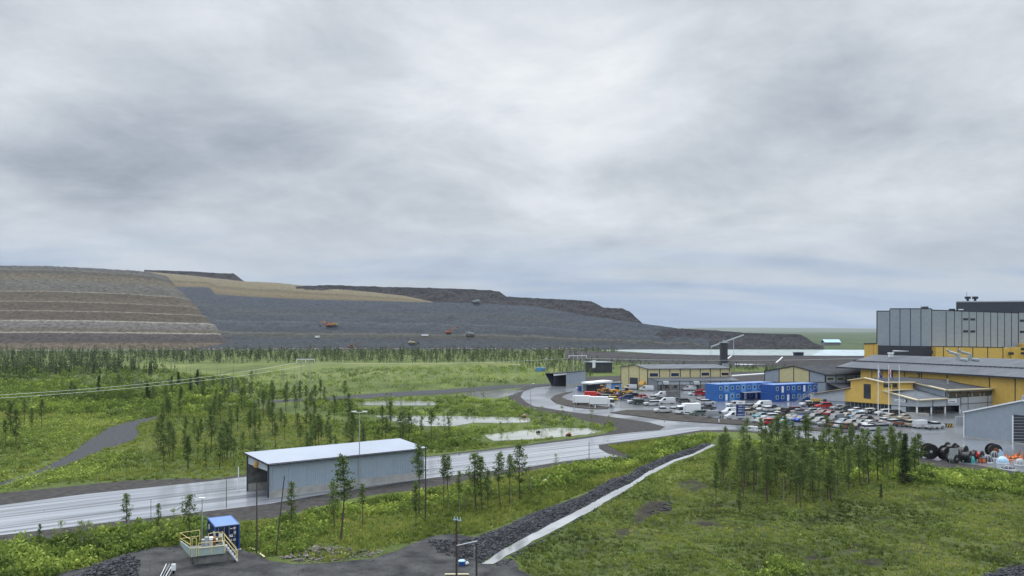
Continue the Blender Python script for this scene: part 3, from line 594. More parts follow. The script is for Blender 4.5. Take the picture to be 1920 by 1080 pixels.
# ---- second tunnel shed beyond the loop
a = G(1062, 724.5); b = G(1105.5, 721.5); c_ = G(1039, 724)
c_ = a+(Vector((-.87, .5, 0))*5.2)*1.0; back = c_-a
S2 = root('drive_through_shed', 'small grey drive-through shed at the far end of the curved road', 'shed', a); f = Face(a, b); bk = back.normalized(); zf = 5.6; zb = 5.1; d_ = f.d
b = a+d_*11.5
# its open side faces left; the long wall faces us
m = WM(); m.ext([a+Zu*.8, b+Zu*.8, b+Zu*(zf+.5), a+Zu*zf], -f.n*.25); m.build('front_wall', MT['grey_wall'], S2)
m = WM(); m.ext([a, b, b+Zu*.79, a+Zu*.79], -f.n*.3); m.build('concrete_plinth', MT['conc'], S2)
lft = Vector((-1, .22, 0)).normalized()*5.2
m = WM(); q0 = a+lft; m.ext([q0, q0+Zu*4.6, b+lft+Zu*4.6, b+lft], -f.n*.2); m.ext([q0-f.n*1+Zu*0, b-f.n*5, b-f.n*5+Zu*5, q0-f.n*5+Zu*5], -f.n*.2); m.build('rear_wall', MT['dark'], S2)
m = WM(); slab(m, [a+Zu*(zf+.12)-d_*.2+f.n*.2, b+Zu*(zf+.62)+f.n*.2, b-f.n*5.4+Zu*(zf-.1), a+lft-f.n*5.2+Zu*(zf-.45), a+lft+Zu*(zf-.35)+f.n*.2], .2); m.build('roof', MT['roof_dark'], S2)
m = WM(); m.ext([a+Zu*(zf-.75), a+lft+Zu*(zf-1.3), a+lft+Zu*(zf-.6), a+Zu*(zf-.1)], -f.n*.2); m.build('lintel', MT['white'], S2)
# ---- dark pump house with pale stair tower
a = G(1115, 699); b = G(1148, 698)
S3 = root('pump_house', 'small dark flat-roofed pump house beyond the far shed', 'building', a); f = Face(a, b); bk = -f.n
m = WM(); f.poly(m, [(1115, 699), (1115, 679), (1148, 679), (1148, 698)], -9, 0); m.build('wall', MT['dark'], S3)
m = WM(); slab(m, [f.pt(1113, 678.5, .5), f.pt(1150, 678.5, .5), f.pt(1150, 678.5, -9.5), f.pt(1113, 678.5, -9.5)], .5); m.build('roof', MT['roof_pale'], S3)
m = WM(); f.rect(m, 1110.6, 675.5, 1112.6, 690, .1, 1); f.rect(m, 1113, 675.5, 1114.6, 689, .1, 1); m.build('flue', MT['white'], S3)
# ---- low white hall and grey hut in front of the cream hall
a = G(1106, 736); b = G(1164, 733)
f = Face(a, b); S4 = root('low_storage_hall', 'low open-fronted storage hall with a white roof edge behind the diggers', 'building', a)
m = WM(); f.poly(m, [(1106, 722), (1146, 717), (1146, 731), (1106, 735)], -5, -4.6); m.build('rear_wall', MT['grey_light'], S4); m = WM(); f.rect(m, 1137, 718.5, 1146, 732, -4, 0); m.build('wall', MT['grey_light'], S4)
m = WM(); slab(m, [f.pt(1105, 717.5, .4), f.pt(1147, 713.5, .4), f.pt(1147, 713.5, -5), f.pt(1105, 717.5, -5)], .6); m.build('roof', MT['white'], S4)
S5 = root('grey_hut', 'grey panelled hut between the white-roofed hall and the cream hall', 'hut', b)
m = WM(); f.rect(m, 1147.5, 718.5, 1166, 731, -4, -.4); m.build('wall', MT['bluep'], S5)
m = WM(); slab(m, [f.pt(1146.8, 718.3, -.1), f.pt(1167, 717.3, -.1), f.pt(1167, 717.3, -4.3), f.pt(1146.8, 718.3, -4.3)], .35); m.build('roof', MT['dark'], S5)
# ---- cream hall
gl = G(1164, 728); gr = G(1214.6, 731)
gr = XY(1214.6, 309); gl = XY(1164, 318)
fg = Face(gl, gr); fl = Face(gr, XY(1369, 313)); ll = Face(XY(1232.5, 305), XY(1386, 308))
S6 = root('cream_hall', 'long cream hall with a gabled end and dark strip windows behind the car park', 'building', gr)
m = WM(); fg.poly(m, [(1164, 730), (1164, 687.5), (1191, 683.9), (1214.6, 690.2), (1214.6, 731)], -.4, 0)
fl.poly(m, [(1214.6, 731), (1214.6, 691.6), (1368.7, 690.2), (1368.7, 729)], -.4, 0)
m.ext([fl.pt(1368.7, 729), fl.pt(1368.7, 690.2), fl.pt(1368.7, 690.2)-fl.n*14, fl.pt(1368.7, 729)-fl.n*14], (.3, 0, 0)); m.build('wall', MT['cream'], S6)
m = WM()
for x in (1179, 1198.5): fg.vstrip(m, x, 686.5, 728, .25)
fg.vstrip(m, 1214.3, 690, 731, .4); fg.vstrip(m, 1164.3, 688, 730, .3)
for x in (1236.5, 1256, 1275.5, 1294, 1313, 1332, 1350.5, 1367.8): fl.vstrip(m, x, 691.4, 707, .35)
fl.strip(m, 1214.6, 691.4, 1368.7, 690.1, .35); m.build('panel_joint', MT['joint'], S6)
m = WM(); fg.rect(m, 1181, 708, 1196, 731, -.02, .08); o = m.build('roller_door', MT['dark'], S6)
for x0, x1, y0, y1 in ((1217.5, 1234.5, 699.2, 706.6), (1257.5, 1273.5, 699, 706.2), (1314.5, 1330.5, 698.2, 704.8), (1352, 1367, 698.2, 704.4)):
    m = WM(); fl.rect(m, x0-.8, y0-.8, x1+.6, y1+1, -.02, .05); o = m.build('window', MT['trim'], S6); m = WM(); fl.rect(m, x0+.8, y0+.4, x1-.8, y1-.6, .0, .09); m.build('pane', MT['glass'], o)
rp = fg.pt(1191, 683.4); rdir = fl.d; bq = fl.n*-15
m = WM(); e1 = fl.pt(1213.5, 691.2, .5); e2 = fl.pt(1369.5, 689.9, .5); R1 = fg.pt(1191, 683.4, .4); R2 = R1+rdir*33; R2.z = R1.z
m.ext([e1, e2, R2, R1], (0, 0, -.25)); g1 = fg.pt(1163.3, 687.2, .4); m.ext([R1, R2, g1+rdir*33, g1], (0, 0, -.25)); m.build('roof', MT['roof'], S6)
m = WM(); ll.poly(m, [(1232.5, 732.5), (1232.5, 714), (1386, 713.5), (1386, 731)], -.4, 0)
m.ext([ll.pt(1232.5, 732.5), ll.pt(1232.5, 714), fl.pt(1214.8, 709.5), fl.pt(1214.8, 732)], (0, 0, .01)); m.build('lean_to_wall', MT['grey_light'], S6)
m = WM(); ll.rect(m, 1233, 720.5, 1385, 732, .0, .06); m.build('lean_to_plinth', MT['conc_d'], S6)
for x in (1233.4, 1254, 1274, 1294, 1313, 1332, 1351, 1370): m = WM(); ll.vstrip(m, x, 714, 731.5, .25, o1=.09); m.build('lean_to_joint', MT['joint'], S6)
m = WM(); m.ext([ll.pt(1231.5, 713.6, .4), ll.pt(1386.5, 713.2, .4), fl.pt(1369.3, 706, .05), fl.pt(1214.7, 708.6, .05)], (0, 0, -.22)); m.build('lean_to_roof', MT['roof'], S6)
for x, mm in ((1202, 'ochre'), (1242, 'greyc'), (1299, 'greyc')):
    f_ = ll if x > 1210 else fg; m = WM(); p = f_.pt(x, 718, .1); m.ext([p, p+f_.n*1.6-Zu*.5, p+f_.n*1.2+Zu*.5, p+Zu*.8], f_.d*2.2); m.build('canopy', MT[mm], S6)
for x0, x1 in ((1237, 1241), (1247, 1252), (1263, 1270), (1288, 1293), (1305, 1311)):
    m = WM(); ll.rect(m, x0, 722, x1, 731.5 if x1-x0 < 4.5 else 728, .05, .11); m.build('door', MT['dark'], S6)
# ---- grey hall with cream middle bay
ga = XY(1433.3, 302); gb = XY(1547.5, 284); ge = XY(1641, 291)
fg = Face(ga, gb); fl = Face(gb, ge)
S7 = root('workshop_hall', 'grey gabled workshop hall with two cream bays behind the blue site offices', 'building', gb)
m = WM(); fg.poly(m, [(1433.3, 740), (1433.3, 695.6), (1461, 690.2), (1461, 740)], -.4, 0); m.build('gable_wall', MT['grey_wall'], S7); m = WM(); fg.poly(m, [(1517.5, 741), (1517.5, 693.5), (1547.5, 702.2), (1547.5, 742)], -.4, 0)
fl.poly(m, [(1547.5, 742), (1547.5, 702.4), (1641, 701), (1641, 738)], -.4, 0); m.build('wall', MT['grey_wall'], S7)
m = WM(); fg.poly(m, [(1461.1, 740), (1461.1, 690.2), (1488.3, 686.5), (1517.4, 693.5), (1517.4, 741)], -.4, .02); m.build('cream_bay', MT['cream'], S7)
m = WM()
for x, y in ((1433.7, 696), (1461, 690.5), (1488.3, 687), (1517.4, 694), (1547, 702.5)): fg.vstrip(m, x, y, 717, .3, o1=.07)
for x in (1548.5, 1567.5, 1586.5, 1605, 1623.5, 1640): fl.vstrip(m, x, 702.6, 717, .35)
for q in (((1433.3, 695.6), (1488.3, 686.3)), ((1488.3, 686.3), (1547.5, 702.2))): fg.strip(m, *q[0], *q[1], .35, o1=.1)
fl.strip(m, 1547.5, 702.4, 1641, 701.1, .4); fg.strip(m, 1440, 716.5, 1547, 716.8, .25); m.build('panel_joint', MT['joint'], S7)
for i in range(5):
    x0 = 1550.5+i*18.7; window(fl, S7, x0, 707.3, x0+13, 713.2, fm='trim')
R1 = fg.pt(1488.3, 686, .3); R2 = R1+fl.d*44
m = WM(); m.ext([fl.pt(1546.8, 702.2, .5), fl.pt(1642, 700.9, .5), R2, R1], (0, 0, -.25)); e0 = fg.pt(1432.5, 695.4, .3); m.ext([R1, R2, e0+fl.d*44, e0], (0, 0, -.25)); m.build('roof', MT['roof_dark'], S7)
m = WM(); m.ext([fl.pt(1549, 726, 8), fl.pt(1600, 725.5, 8), fl.pt(1600, 717, .1), fl.pt(1549, 717.3, .1)], (0, 0, -.25)); m.build('lean_to_roof', MT['roof_dark'], S7)
m = WM(); fl.rect(m, 1552, 727, 1598, 740, 6.8, 7.2); m.build('lean_to_wall', MT['grey_mid'], S7)
# ---- big low yellow hall with grey roof
fa = XY(1572, 285); fb = XY(1985, 213); fh = Face(fa, fb); wl = XY(1606, 279.5)
S8 = root('concentrator_hall', 'long yellow hall under a wide low grey roof below the tall grey building', 'building', wl)
m = WM(); fh.poly(m, [(1608, 738), (1608, 690.3), (1985, 712.7), (1985, 776)], -1.8, -1.4); m.build('wall', MT['yellow'], S8)
for x in (1629, 1648, 1668, 1690, 1722, 1770, 1849, 1897, 1948): m = WM(); fh.vstrip(m, x, 691+(x-1600)*.058, 735+(x-1600)*.09, .3, o0=-1.42, o1=-1.36); m.build('panel_joint', MT['joint'], S8)
m = WM(); zA = 10.1; c1 = fh.pt(1568, 688); c2 = fh.pt(1990, 711); k1 = XY(1638, 309); k2 = XY(2050, 246)
c1.z = c2.z = zA; k1.z = 13.6; k2.z = 13.6
slab(m, [c1, c2, k2, k1], .35)
m.build('roof', MT['roof'], S8)
m = WM()
for t in (.42,): m.ext([c1.lerp(k1, t)+Zu*.02, c2.lerp(k2, t)+Zu*.02, c2.lerp(k2, t)+Zu*.4, c1.lerp(k1, t)+Zu*.4], (k1-c1).normalized()*.15)
m.ext([c1+fh.n*.02-Zu*.5, c2+fh.n*.02-Zu*.5, c2+fh.n*.02, c1+fh.n*.02], fh.n*.08)
m.build('roof_step', MT['joint'], S8)
m = WM(); u_ = (c2-c1).normalized(); b_2 = (k1-c1).normalized()
for i in range(1, 48): q0 = c1.lerp(c2, i/48)+Zu*.001; m.bar(q0, q0+(k1-c1), .035)
m.build('roof_seam', MT['roof'], S8)
for tx, mm in ((1668, 'white'), (1672.5, 'white')):
    m = WM(); p = P(tx, 664, 296); m.bar(p-Zu*1.0, p+Zu*.1, .45, n=8); m.bar(p+Zu*.1, p+Zu*.6, .7, n=8); m.build('roof_vent', MT[mm], S8)
m = WM(); p = P(1674, 658.5, 297); q = P(1704, 658.5, 297); m.bar(p, q, .35, n=6, r2=.1); m.build('roof_duct', MT['galv'], S8)
for tx in (1797, 1819):
    o_ = P(tx, 668, 248); m = WM(); m.bar(o_-Zu*1.5, o_+Zu*.6, .55, n=8); m.bar(o_+Zu*.6, o_+Vector((-3, 0, 1.4)), .4, n=6); m.bar(o_+Vector((-3, 0, 1.4)), o_+Vector((-3.4, 0, 2.2)), .35, n=6)
    m.bar(o_-Zu*.9+Vector((0, 0, 0)), o_+Vector((2.6, 0, -1.2)), .6, n=8); m.build('roof_fan', MT['galv'] if tx < 1800 else MT['greyc'], S8)
m = WM(); p = P(1780, 665, 250); q = P(1818, 667, 246); m.bar(p, q, .12, n=4); m.bar(P(1780, 665, 250), P(1780, 669, 250), .1); m.bar(P(1800, 666, 250), P(1800, 670, 250), .1); m.build('walkway_rail', MT['trim'], S8)
# ---- tall grey plant building
fa = XY(1643.5, 336); fb = XY(1990, 322); fh = Face(fa, fb)
S9 = root('mill_building', 'tall windowless grey plant building with dark upright joints above the yellow hall', 'building', fa)
m = WM(); bkv = Vector((.50, .87, 0)); m.ext([fh.pt(x, y) for x, y in [(1643.5, 720), (1643.5, 583), (1668.5, 583), (1668.5, 578.6), (1746.5, 578.6), (1746.5, 581), (1790, 583), (1911, 586.5), (1985, 588), (1985, 720)]], bkv*26); m.build('wall', MT['grey_wall'], S9)
m = WM()
for x, wd in ((1644.2, .4), (1668.4, .28), (1687.5, .28), (1707, .28), (1726.8, .28), (1747, .32), (1774, .32), (1789.5, .25), (1803.5, .25), (1817, .25), (1831, .25), (1844.5, .25), (1857.5, .25), (1870.5, .25), (1883.5, .25), (1896.5, .25), (1909.5, .35), (1925, .3)):
    fh.vstrip(m, x, 584 if x > 1748 or x < 1667 else 579.2, 652, wd)
fh.strip(m, 1643.5, 583.2, 1668, 583.2, .35); fh.strip(m, 1669, 578.8, 1746.5, 578.8, .35); fh.strip(m, 1747, 581.3, 1911, 586.7, .35); m.build('panel_joint', MT['joint'], S9)
for x0, y0 in ((1805.8, 596.5), (1819.2, 596.8), (1805.8, 619.2), (1819.2, 619.4)): window(fh, S9, x0, y0, x0+9.5, y0+4.2, nv=1)
window(fh, S9, 1912, 599, 1924, 603.5, nv=1); window(fh, S9, 1912, 620, 1924, 624.5, nv=1)
m = WM(); fh.poly(m, [(1644, 700), (1644, 647.5), (1742.5, 648.8), (1742.5, 700)], 0.02, 3.0); m.build('dark_base', MT['dark'], S9)
m = WM(); fh.poly(m, [(1743, 700), (1743, 649), (1882, 651.5), (1882, 700)], .02, 8); fh.poly(m, [(1880.5, 700), (1880.5, 649.5), (1910.5, 650.5), (1910.5, 700)], 8, 9); fh.poly(m, [(1909, 700), (1909, 643.5), (1990, 644.5), (1990, 700)], .02, 11); m.build('yellow_annex', MT['yellow'], S9)
m = WM(); f8 = Face(fa+fh.n*8, fb+fh.n*8)
for x in (1743.6, 1769, 1796.5, 1824, 1852, 1880.5): f8.vstrip(m, x, 649.5, 700, .3)
f8.strip(m, 1743, 649.3, 1882, 651.6, .3); m.build('annex_joint', MT['joint'], S9)
window(f8, S9, 1745.5, 656.5, 1749.5, 663.5); f9 = Face(fa+fh.n*9, fb+fh.n*9); window(f9, S9, 1890.5, 660.3, 1901, 665.3)
f11 = Face(fa+fh.n*11, fb+fh.n*11); window(f11, S9, 1914, 652, 1924, 657); window(f11, S9, 1914, 660, 1924, 665)
m = WM(); m.ext([fh.pt(x, y, -6) for x, y in [(1802, 590), (1802, 564.2), (1990, 563), (1990, 590)]], bkv*14); m.ext([fh.pt(x, y, -8) for x, y in [(1791, 590), (1791, 578), (1803, 578), (1803, 590)]], bkv*10); m.build('upper_storey', MT['dark'], S9)
m = WM(); fh.strip(m, 1802, 564.6, 1990, 563.4, .5, -6, -5.9); m.build('parapet', MT['grey_light'], S9)
for x in (1834, 1848.5):
    m = WM(); p = fh.pt(x, 564, -12); m.bar(p, p+Zu*1.2, .5, n=8); m.bar(p+Zu*1.2, p+Zu*2.2, 1.15, n=10); m.build('roof_fan', MT['dark'], S9)
m = WM(); p = fh.pt(1829, 564, -10); m.bar(p, p+Zu*4.2, .12, r2=.05); m.build('antenna', MT['dark'], S9)
m = WM(); fh.rect(m, 1737, 574, 1748, 580, -8, -5); m.build('roof_vent', MT['dark'], S9)
m = WM(); fh.rect(m, 1806, 579, 1816, 580.6, -5.95, -5.8); m.build('vent_grille', MT['white'], S9)
# yellow stair tower at its left
f = Face(XY(1620, 330), XY(1643.3, 326)); S10 = root('stair_tower', 'small yellow tower at the left foot of the tall grey building', 'tower', XY(1620, 330))
m = WM(); m.ext([f.pt(x, y) for x, y in [(1620.5, 700), (1620.5, 645), (1643.3, 644.3), (1643.3, 700)]], bkv*6); m.build('wall', MT['yellow'], S10)
m = WM(); f.poly(m, [(1619.8, 645.4), (1619.8, 643.6), (1643.6, 643), (1643.6, 644.8)], -.3, .2); m.build('parapet', MT['joint'], S10)
m = WM(); f.rect(m, 1637, 645.5, 1638.6, 690, -.02, .1); m.build('downpipe', MT['ochre'], S10)
# ---- office building
A = G(1584, 762.5); B = G(1671, 772); Cc = G(1720, 779); E = G(1775, 775); Fp = G(1902, 766); A0 = G(1519, 757.5)
d_ = (Cc-A).normalized(); e_ = (Fp-E).normalized()
K = E-d_*10.7
S11 = root('office_building', 'yellow and grey office building with a tall dark window in its yellow gable', 'building', B)
F0 = Face(A0, A); F1 = Face(A, B); F2 = Face(B, Cc); F3 = Face(Cc, E); F4 = Face(E, Fp); F5 = Face(B, K); F6 = Face(K, E)
for fc in (F1, F2, F0): fc.n = fc.n if fc.n.dot(-fc.a) > 0 else -fc.n
m = WM(); F1.poly(m, [(1584, 752.5), (1584, 729), (1595, 727.5), (1595, 712.5), (1622.3, 709), (1658, 717), (1671, 719.8), (1671, 758.8)], -.5, .0)
m.build('gable_wall', MT['yellow'], S11)
m = WM(); F1.poly(m, [(1584, 762.5), (1584, 752.6), (1671, 758.9), (1671, 772)], -.9, -.5); m.build('ground_floor_glazing', MT['glass'], S11)
for i in range(13): m = WM(); x = 1586+i*7; F1.vstrip(m, x, 753+(x-1584)*.07, 762+(x-1584)*.11, .08, -.5, -.42); m.build('glazing_bar', MT['galv'], S11)
w1 = window(F1, S11, 1619.5, 720, 1632.8, 747.5, fm='dark', nv=1)
m = WM()
for x0, y0, x1, y1 in ((1592, 712.6, 1622.3, 708.4), (1622.3, 708.4, 1659, 716.8)): F1.strip(m, x0, y0, x1, y1, .28, -.1, .7)
F2.strip(m, 1657.5, 732.8, 1722, 750.2, .28, -.1, .7); F3.strip(m, 1722, 750.2, 1775, 746.8, .28, -.1, .6); F0.strip(m, 1527, 737.8, 1597, 727, .28, -.1, .7)
F5.strip(m, 1659, 716.8, 1712.5, 716.6, .28, -.1, .7); F6.strip(m, 1712.5, 716.6, 1776, 731.3, .28, -.1, .7); F4.strip(m, 1775, 731.5, 1907, 727, .35, -.1, .7)
m.build('cream_fascia', MT['trim'], S11)
# left wing
m = WM(); F0.poly(m, [(1519, 757.5), (1519, 739.2), (1530, 737.8), (1584, 729.5), (1584, 762.5)], -.4, 0); m.build('left_wing_wall', MT['grey_light'], S11)
m = WM(); F0.rect(m, 1520, 747.3, 1540, 757, 0, .06); m.build('garage_door', MT['yellow'], S11)
m = WM(); F0.rect(m, 1543.5, 748.5, 1550, 758, 0, .06); m.build('door', MT['glass'], S11)
m = WM(); F0.poly(m, [(1551, 751), (1583, 754), (1583, 762), (1551, 759.6)], 0, .07); m.build('pale_panel', MT['bluep'] if 0 else MT['grey_wall'], S11)
m = WM(); F0.strip(m, 1519, 749.3, 1584, 753.6, .12, 0, .08); m.build('panel_joint', MT['joint'], S11)
bkE = e_
m = WM(); p0 = F0.pt(1525, 738, .7); p1 = F0.pt(1597, 727, .7); m.ext([p0, p1, p1+bkE*9+Zu*.6, p0+bkE*14], (0, 0, -.2)); m.build('left_wing_roof', MT['roof_dark'], S11)
# porch block with sign
m = WM(); F2.poly(m, [(1671.2, 761.8), (1671.2, 737), (1720, 750.5), (1720, 762.5)], -.4, 0); F2.poly(m, [(1671.2, 773), (1671.2, 761.9), (1711, 763), (1711, 777)], -.4, .03)
F3.poly(m, [(1720, 763), (1720, 750.5), (1775, 747.2), (1775, 761.6)], -.4, 0); F4.poly(m, [(1775, 760.5), (1775, 747), (1803, 746), (1803, 760)], -.4, 0)
F4.poly(m, [(1800.5, 772), (1800.5, 745.6), (1902, 739), (1902, 766.5)], -.4, .0); m.build('wall', MT['grey_light'], S11)
m = WM(); F4.poly(m, [(1775, 735.2), (1775, 731.6), (1902, 727.6), (1902, 732)], -.4, 0); F6.poly(m, [(1712, 727.5), (1712, 717), (1775, 731.5), (1775, 745.5)], -.4, 0); m.build('upper_wall', MT['grey_wall'], S11)
m = WM(); F4.poly(m, [(1775, 747), (1775, 735.3), (1902, 732.1), (1902, 742.5)], -.5, -.1); m.build('window_band', MT['glass'], S11)
m = WM()
for i in range(17):
    x = 1778+i*7.4
    if i % 3 != 1: F4.rect(m, x, 737.6, x+1.6, 744.5-(i*.15), -.1, -.03)
m.build('blind', MT['greyc'], S11)
m = WM(); F4.rect(m, 1888, 733, 1896, 737.5, -.08, .02); m.build('yellow_panel', MT['yellow'], S11)
m = WM()
for x in (1775.5, 1801, 1815, 1852, 1901): F4.vstrip(m, x, 733, 768, .16, 0, .07)
F3.vstrip(m, 1749, 749.5, 775, .2, 0, .08); F2.strip(m, 1671.2, 760, 1720, 763.4, .14, 0, .08); F3.strip(m, 1720, 763.4, 1775, 761.8, .14, 0, .08); F4.strip(m, 1801, 757.5, 1900, 751.6, .12, 0, .08)
m.build('wall_joint', MT['joint'], S11)
m = WM(); F3.poly(m, [(1712, 776.5), (1712, 763.2), (1775, 761.8), (1775, 775)], -2.2, -1.6); F4.poly(m, [(1775, 775), (1775, 760.6), (1800.4, 760), (1800.4, 772.5)], -2.2, -1.6); m.build('entrance_glazing', MT['glass'], S11)
for fc, x, y0, y1 in ((F3, 1720.5, 763, 779), (F3, 1747, 762, 777.4), (F3, 1773, 761.6, 775.2), (F4, 1801, 760, 773)):
    m = WM(); p = fc.pt(x, y0, -.2); p.z = fc.pt(x, y0).z; m.bar(Vector((p.x, p.y, 0)), p, .24, n=8); m.build('column', MT['white'], S11)
m = WM(); F5.poly(m, [(1684, 730), (1684, 718), (1712, 718), (1712, 729.5)], -.3, 0); m.build('yellow_clerestory', MT['yellow'], S11)
m = WM(); F5.poly(m, [(1660, 727), (1660, 718.5), (1684, 718), (1684, 726)], -.6, -.3); m.build('clerestory_window', MT['glass'], S11)
m = WM(); F5.strip(m, 1656, 732.3, 1712, 729.6, .3, -.1, .6); m.build('lower_fascia', MT['trim'], S11)
# roofs
m = WM(); t1 = F2.pt(1657.5, 732.6, .7); t2 = F2.pt(1722, 750, .7); t3 = F3.pt(1776, 746.6, .6); t4 = F6.pt(1712, 728, 0)
m.face([t1, t2, t4]); m.face([t2, t3, t4]); m.face([t1+Zu*-.2, t4-Zu*.2, t2-Zu*.2]); m.build('porch_roof', MT['roof'], S11)
ap = F1.pt(1622.3, 708.2, .7); s1 = F1.pt(1659, 716.6, .7); s2 = F5.pt(1712.5, 716.4, .6); s3 = F6.pt(1776.5, 731.2, .5); s4 = F4.pt(1907, 726.8, .7)
r2 = P(1720, 706.2, 262); r3 = P(1824, 708.5, 258); s0 = F1.pt(1592, 712.4, .7); bl = P(1690, 706.5, 275)
m = WM()
m.face([s1, s2, r2, ap]); m.face([s2, s3, r3, r2]); m.face([s3, s4, r3]); m.face([s0, ap, r2, bl]); m.face([r2, r3, P(1900, 716, 262), P(1830, 706, 280), bl])
m.build('roof', MT['roof_dark'], S11)
f = Face(XY(1695, 262), XY(1722, 255)); fr_ = Face(XY(1722, 255), XY(1822, 254.5))
m = WM(); f.poly(m, [(1695, 701), (1695, 694.5), (1701, 694), (1722, 700.2), (1722, 706.5)], -.4, 0); m.build('yellow_monitor_gable', MT['yellow'], S11)
m = WM(); fr_.poly(m, [(1722, 707.5), (1722, 700.3), (1821, 698.3), (1821, 708)], -.4, 0); m.build('monitor_glazing', MT['conc_d'], S11)
m = WM(); rr2 = random.Random(3)
for i in range(22):
    x = 1727+i*3.1+rr2.random()*2; fr_.rect(m, x, 701.5+rr2.random()*1.4, x+1.1+rr2.random(), 704+rr2.random(), 0, .3)
m.build('monitor_bracket', MT['white'], S11)
m = WM(); q1 = f.pt(1695, 694, .5); q2 = f.pt(1722.5, 699.9, .5); q3 = fr_.pt(1823, 697.8, .5); q4 = P(1800, 692.8, 270); q5 = P(1705, 693.4, 270)
m.ext([q2, q3, q4, q5], (0, 0, -.22)); f.strip(m, 1694, 694, 1722, 700, .25, 0, .5, 1); fr_.strip(m, 1722, 700.1, 1823, 697.9, .25, 0, .5, 1); m.build('monitor_roof', [MT['roof_dark'], MT['trim']], S11)
for x, y in ((1777, 715), (1717, 737)):
    m = WM(); p = P(x, y, 236 if x > 1750 else 224); m.bar(p-Zu*.7, p+Zu*.7, .22, n=8); m.build('roof_vent', MT['galv'], S11)
# signs on the office: white boards with a line of blue letters too small to read
def letters(f, par, x0, x1, y0, y1, n, mm):
    m = WM(); rr3 = random.Random(5)
    for i in range(n):
        a_ = x0+(x1-x0)*i/n; b2 = a_+(x1-x0)/n*.55
        if rr3.random() < .5: f.rect(m, a_, y0, b2, y1, .1, .13)
        else: f.rect(m, a_, y0+(y1-y0)*.3, b2, y1, .1, .13)
    return m.build('lettering', MT[mm], par)
for fc, x0, y0, x1, y1, n, lab in ((F2, 1678, 749, 1698, 753.5, 7, 0), (F4, 1777.5, 749, 1793, 755.5, 6, 1)):
    m = WM(); fc.rect(m, x0, y0, x1, y1, 0, .1); o = m.build('sign_board', MT['white'], S11); letters(fc, o, x0+2, x1-2, y0+1.5, y1-1.4, n, 'dark')
m = WM(); F2.rect(m, 1699.5, 748.8, 1701, 755, 0, .12); m.build('sign_emblem', MT['dark'], S11)
# low parapet / planter in front of the porch
m = WM(); p = G(1675, 778); q = G(1742, 781); u_ = (q-p).normalized(); m.ext([p, q, q+Zu*.9, p+Zu*.9], (0, .3, 0)); o = m.build('planter_wall', MT['conc']); tag(o, 'low concrete planter wall along the front of the office porch', 'wall')
# ---- grey hall at the right edge
a = G(1807, 820.5); b = G(1920, 833.5); dd = (b-a).normalized(); b3 = a+dd*25
f = Face(a, b); bk = -f.n
S12 = root('roller_door_hall', 'grey gabled hall with a striped roller door at the right edge', 'building', a)
ae = f.pt(1807, 773); apx = f.pt(1917, 751.5); en = b3.copy(); en.z = ae.z
m = WM(); m.ext([a+Zu*.25, ae, apx, en, Vector((b3.x, b3.y, .25))], bk*.3); m.ext([a+Zu*.25, ae, ae+bk*30, a+bk*30], dd*.3); m.build('wall', MT['grey_wall'], S12)
m = WM(); m.ext([a+f.n*.05, b3+f.n*.05, b3+f.n*.05+Zu*.25, a+f.n*.05+Zu*.25], bk*.4); m.build('plinth', MT['conc'], S12)
m = WM(); f.rect(m, 1900.5, 780, 1960, 831.5, 0, .05); o = m.build('roller_door', MT['dark'], S12)
m = WM()
for i in range(9): y = 783+i*5.6; f.strip(m, 1901, y, 1950, y+.6, .07, .05, .09)
m.build('door_rib', MT['galv'], o)
m = WM(); f.strip(m, 1806.2, 772.6, 1917, 751.1, .3, -.2, .35); p = f.pt(1917, 751.1); m.ext([p-Zu*.15, en-Zu*.15, en+Zu*.15, p+Zu*.15], f.n*.3); m.build('verge_trim', MT['white'], S12)
m = WM(); f.vstrip(m, 1899.3, 779, 832, .25, 0, .09); f.vstrip(m, 1807.6, 774, 820, .2, 0, .06); f.rect(m, 1800, 819.3, 1899, 821.6, .3, .5) if 0 else None; m.build('corner_trim', MT['white'], S12)
m = WM(); o1_ = ae+f.n*.3-dd*.3; m.ext([o1_, apx+f.n*.3, apx+bk*30, o1_+bk*30], (0, 0, -.15)); m.ext([apx+f.n*.3, en+f.n*.3, en+bk*30, apx+bk*30], (0, 0, -.15)); m.build('roof', MT['roof_pale'], S12)
m = WM(); p = f.pt(1916, 752, -1); m.bar(p-Zu*.3, p+Zu*1.1, .5, n=8); m.build('roof_vent', MT['galv'], S12)
# ---- blue site offices: stacked containers
l_d = Vector((.527, -.85, 0)).normalized(); r_d = Vector((.88, .47, 0)).normalized()
def office_box(name, mm, wm, along=True, nwin=1, door=False):
    """front end on local -y; 2.45 wide (x), 6.06 deep (y), 2.75 high"""
    r = thing(name, 'x', 'site office', (0, 0, 0)); m = MB(); m.box(.03, 2.42, 0, 6.0, .05, 2.68); m.build('body', MT[mm], r)
    m = MB()
    for x in (0, 2.35): m.box(x, x+.1, -.04, .08, 0, 2.75)
    m.box(.1, 2.35, -.03, .06, 2.63, 2.75); m.box(.1, 2.35, -.03, .06, 0, .12); m.build('corner_frame', MT[mm], r)
    m = MB(); m.box(0, 2.45, 0, 6.06, 2.681, 2.74); m.build('roof', MT['roofblue'], r)
    if door:
        m = MB(); m.box(.75, 1.65, -.05, .0, .15, 2.2); m.build('door', MT['white'], r)
    else:
        m = MB(); m.box(.65, 1.8, -.05, -.001, .85, 2.05); o = m.build('window', MT[wm], r); m = MB(); m.box(.85, 1.6, -.07, -.051, 1.0, 1.9); m.build('pane', MT['glass'], o)
    return r
protoA = office_box('site_office', 'bluec', 'paleb'); protoB = office_box('site_office', 'bluec', 'paleb', door=True); protoC = office_box('site_office', 'bluep', 'paleb'); protoD = office_box('site_office', 'blued', 'paleb'); protoE = office_box('site_office', 'blued', 'white', door=True)
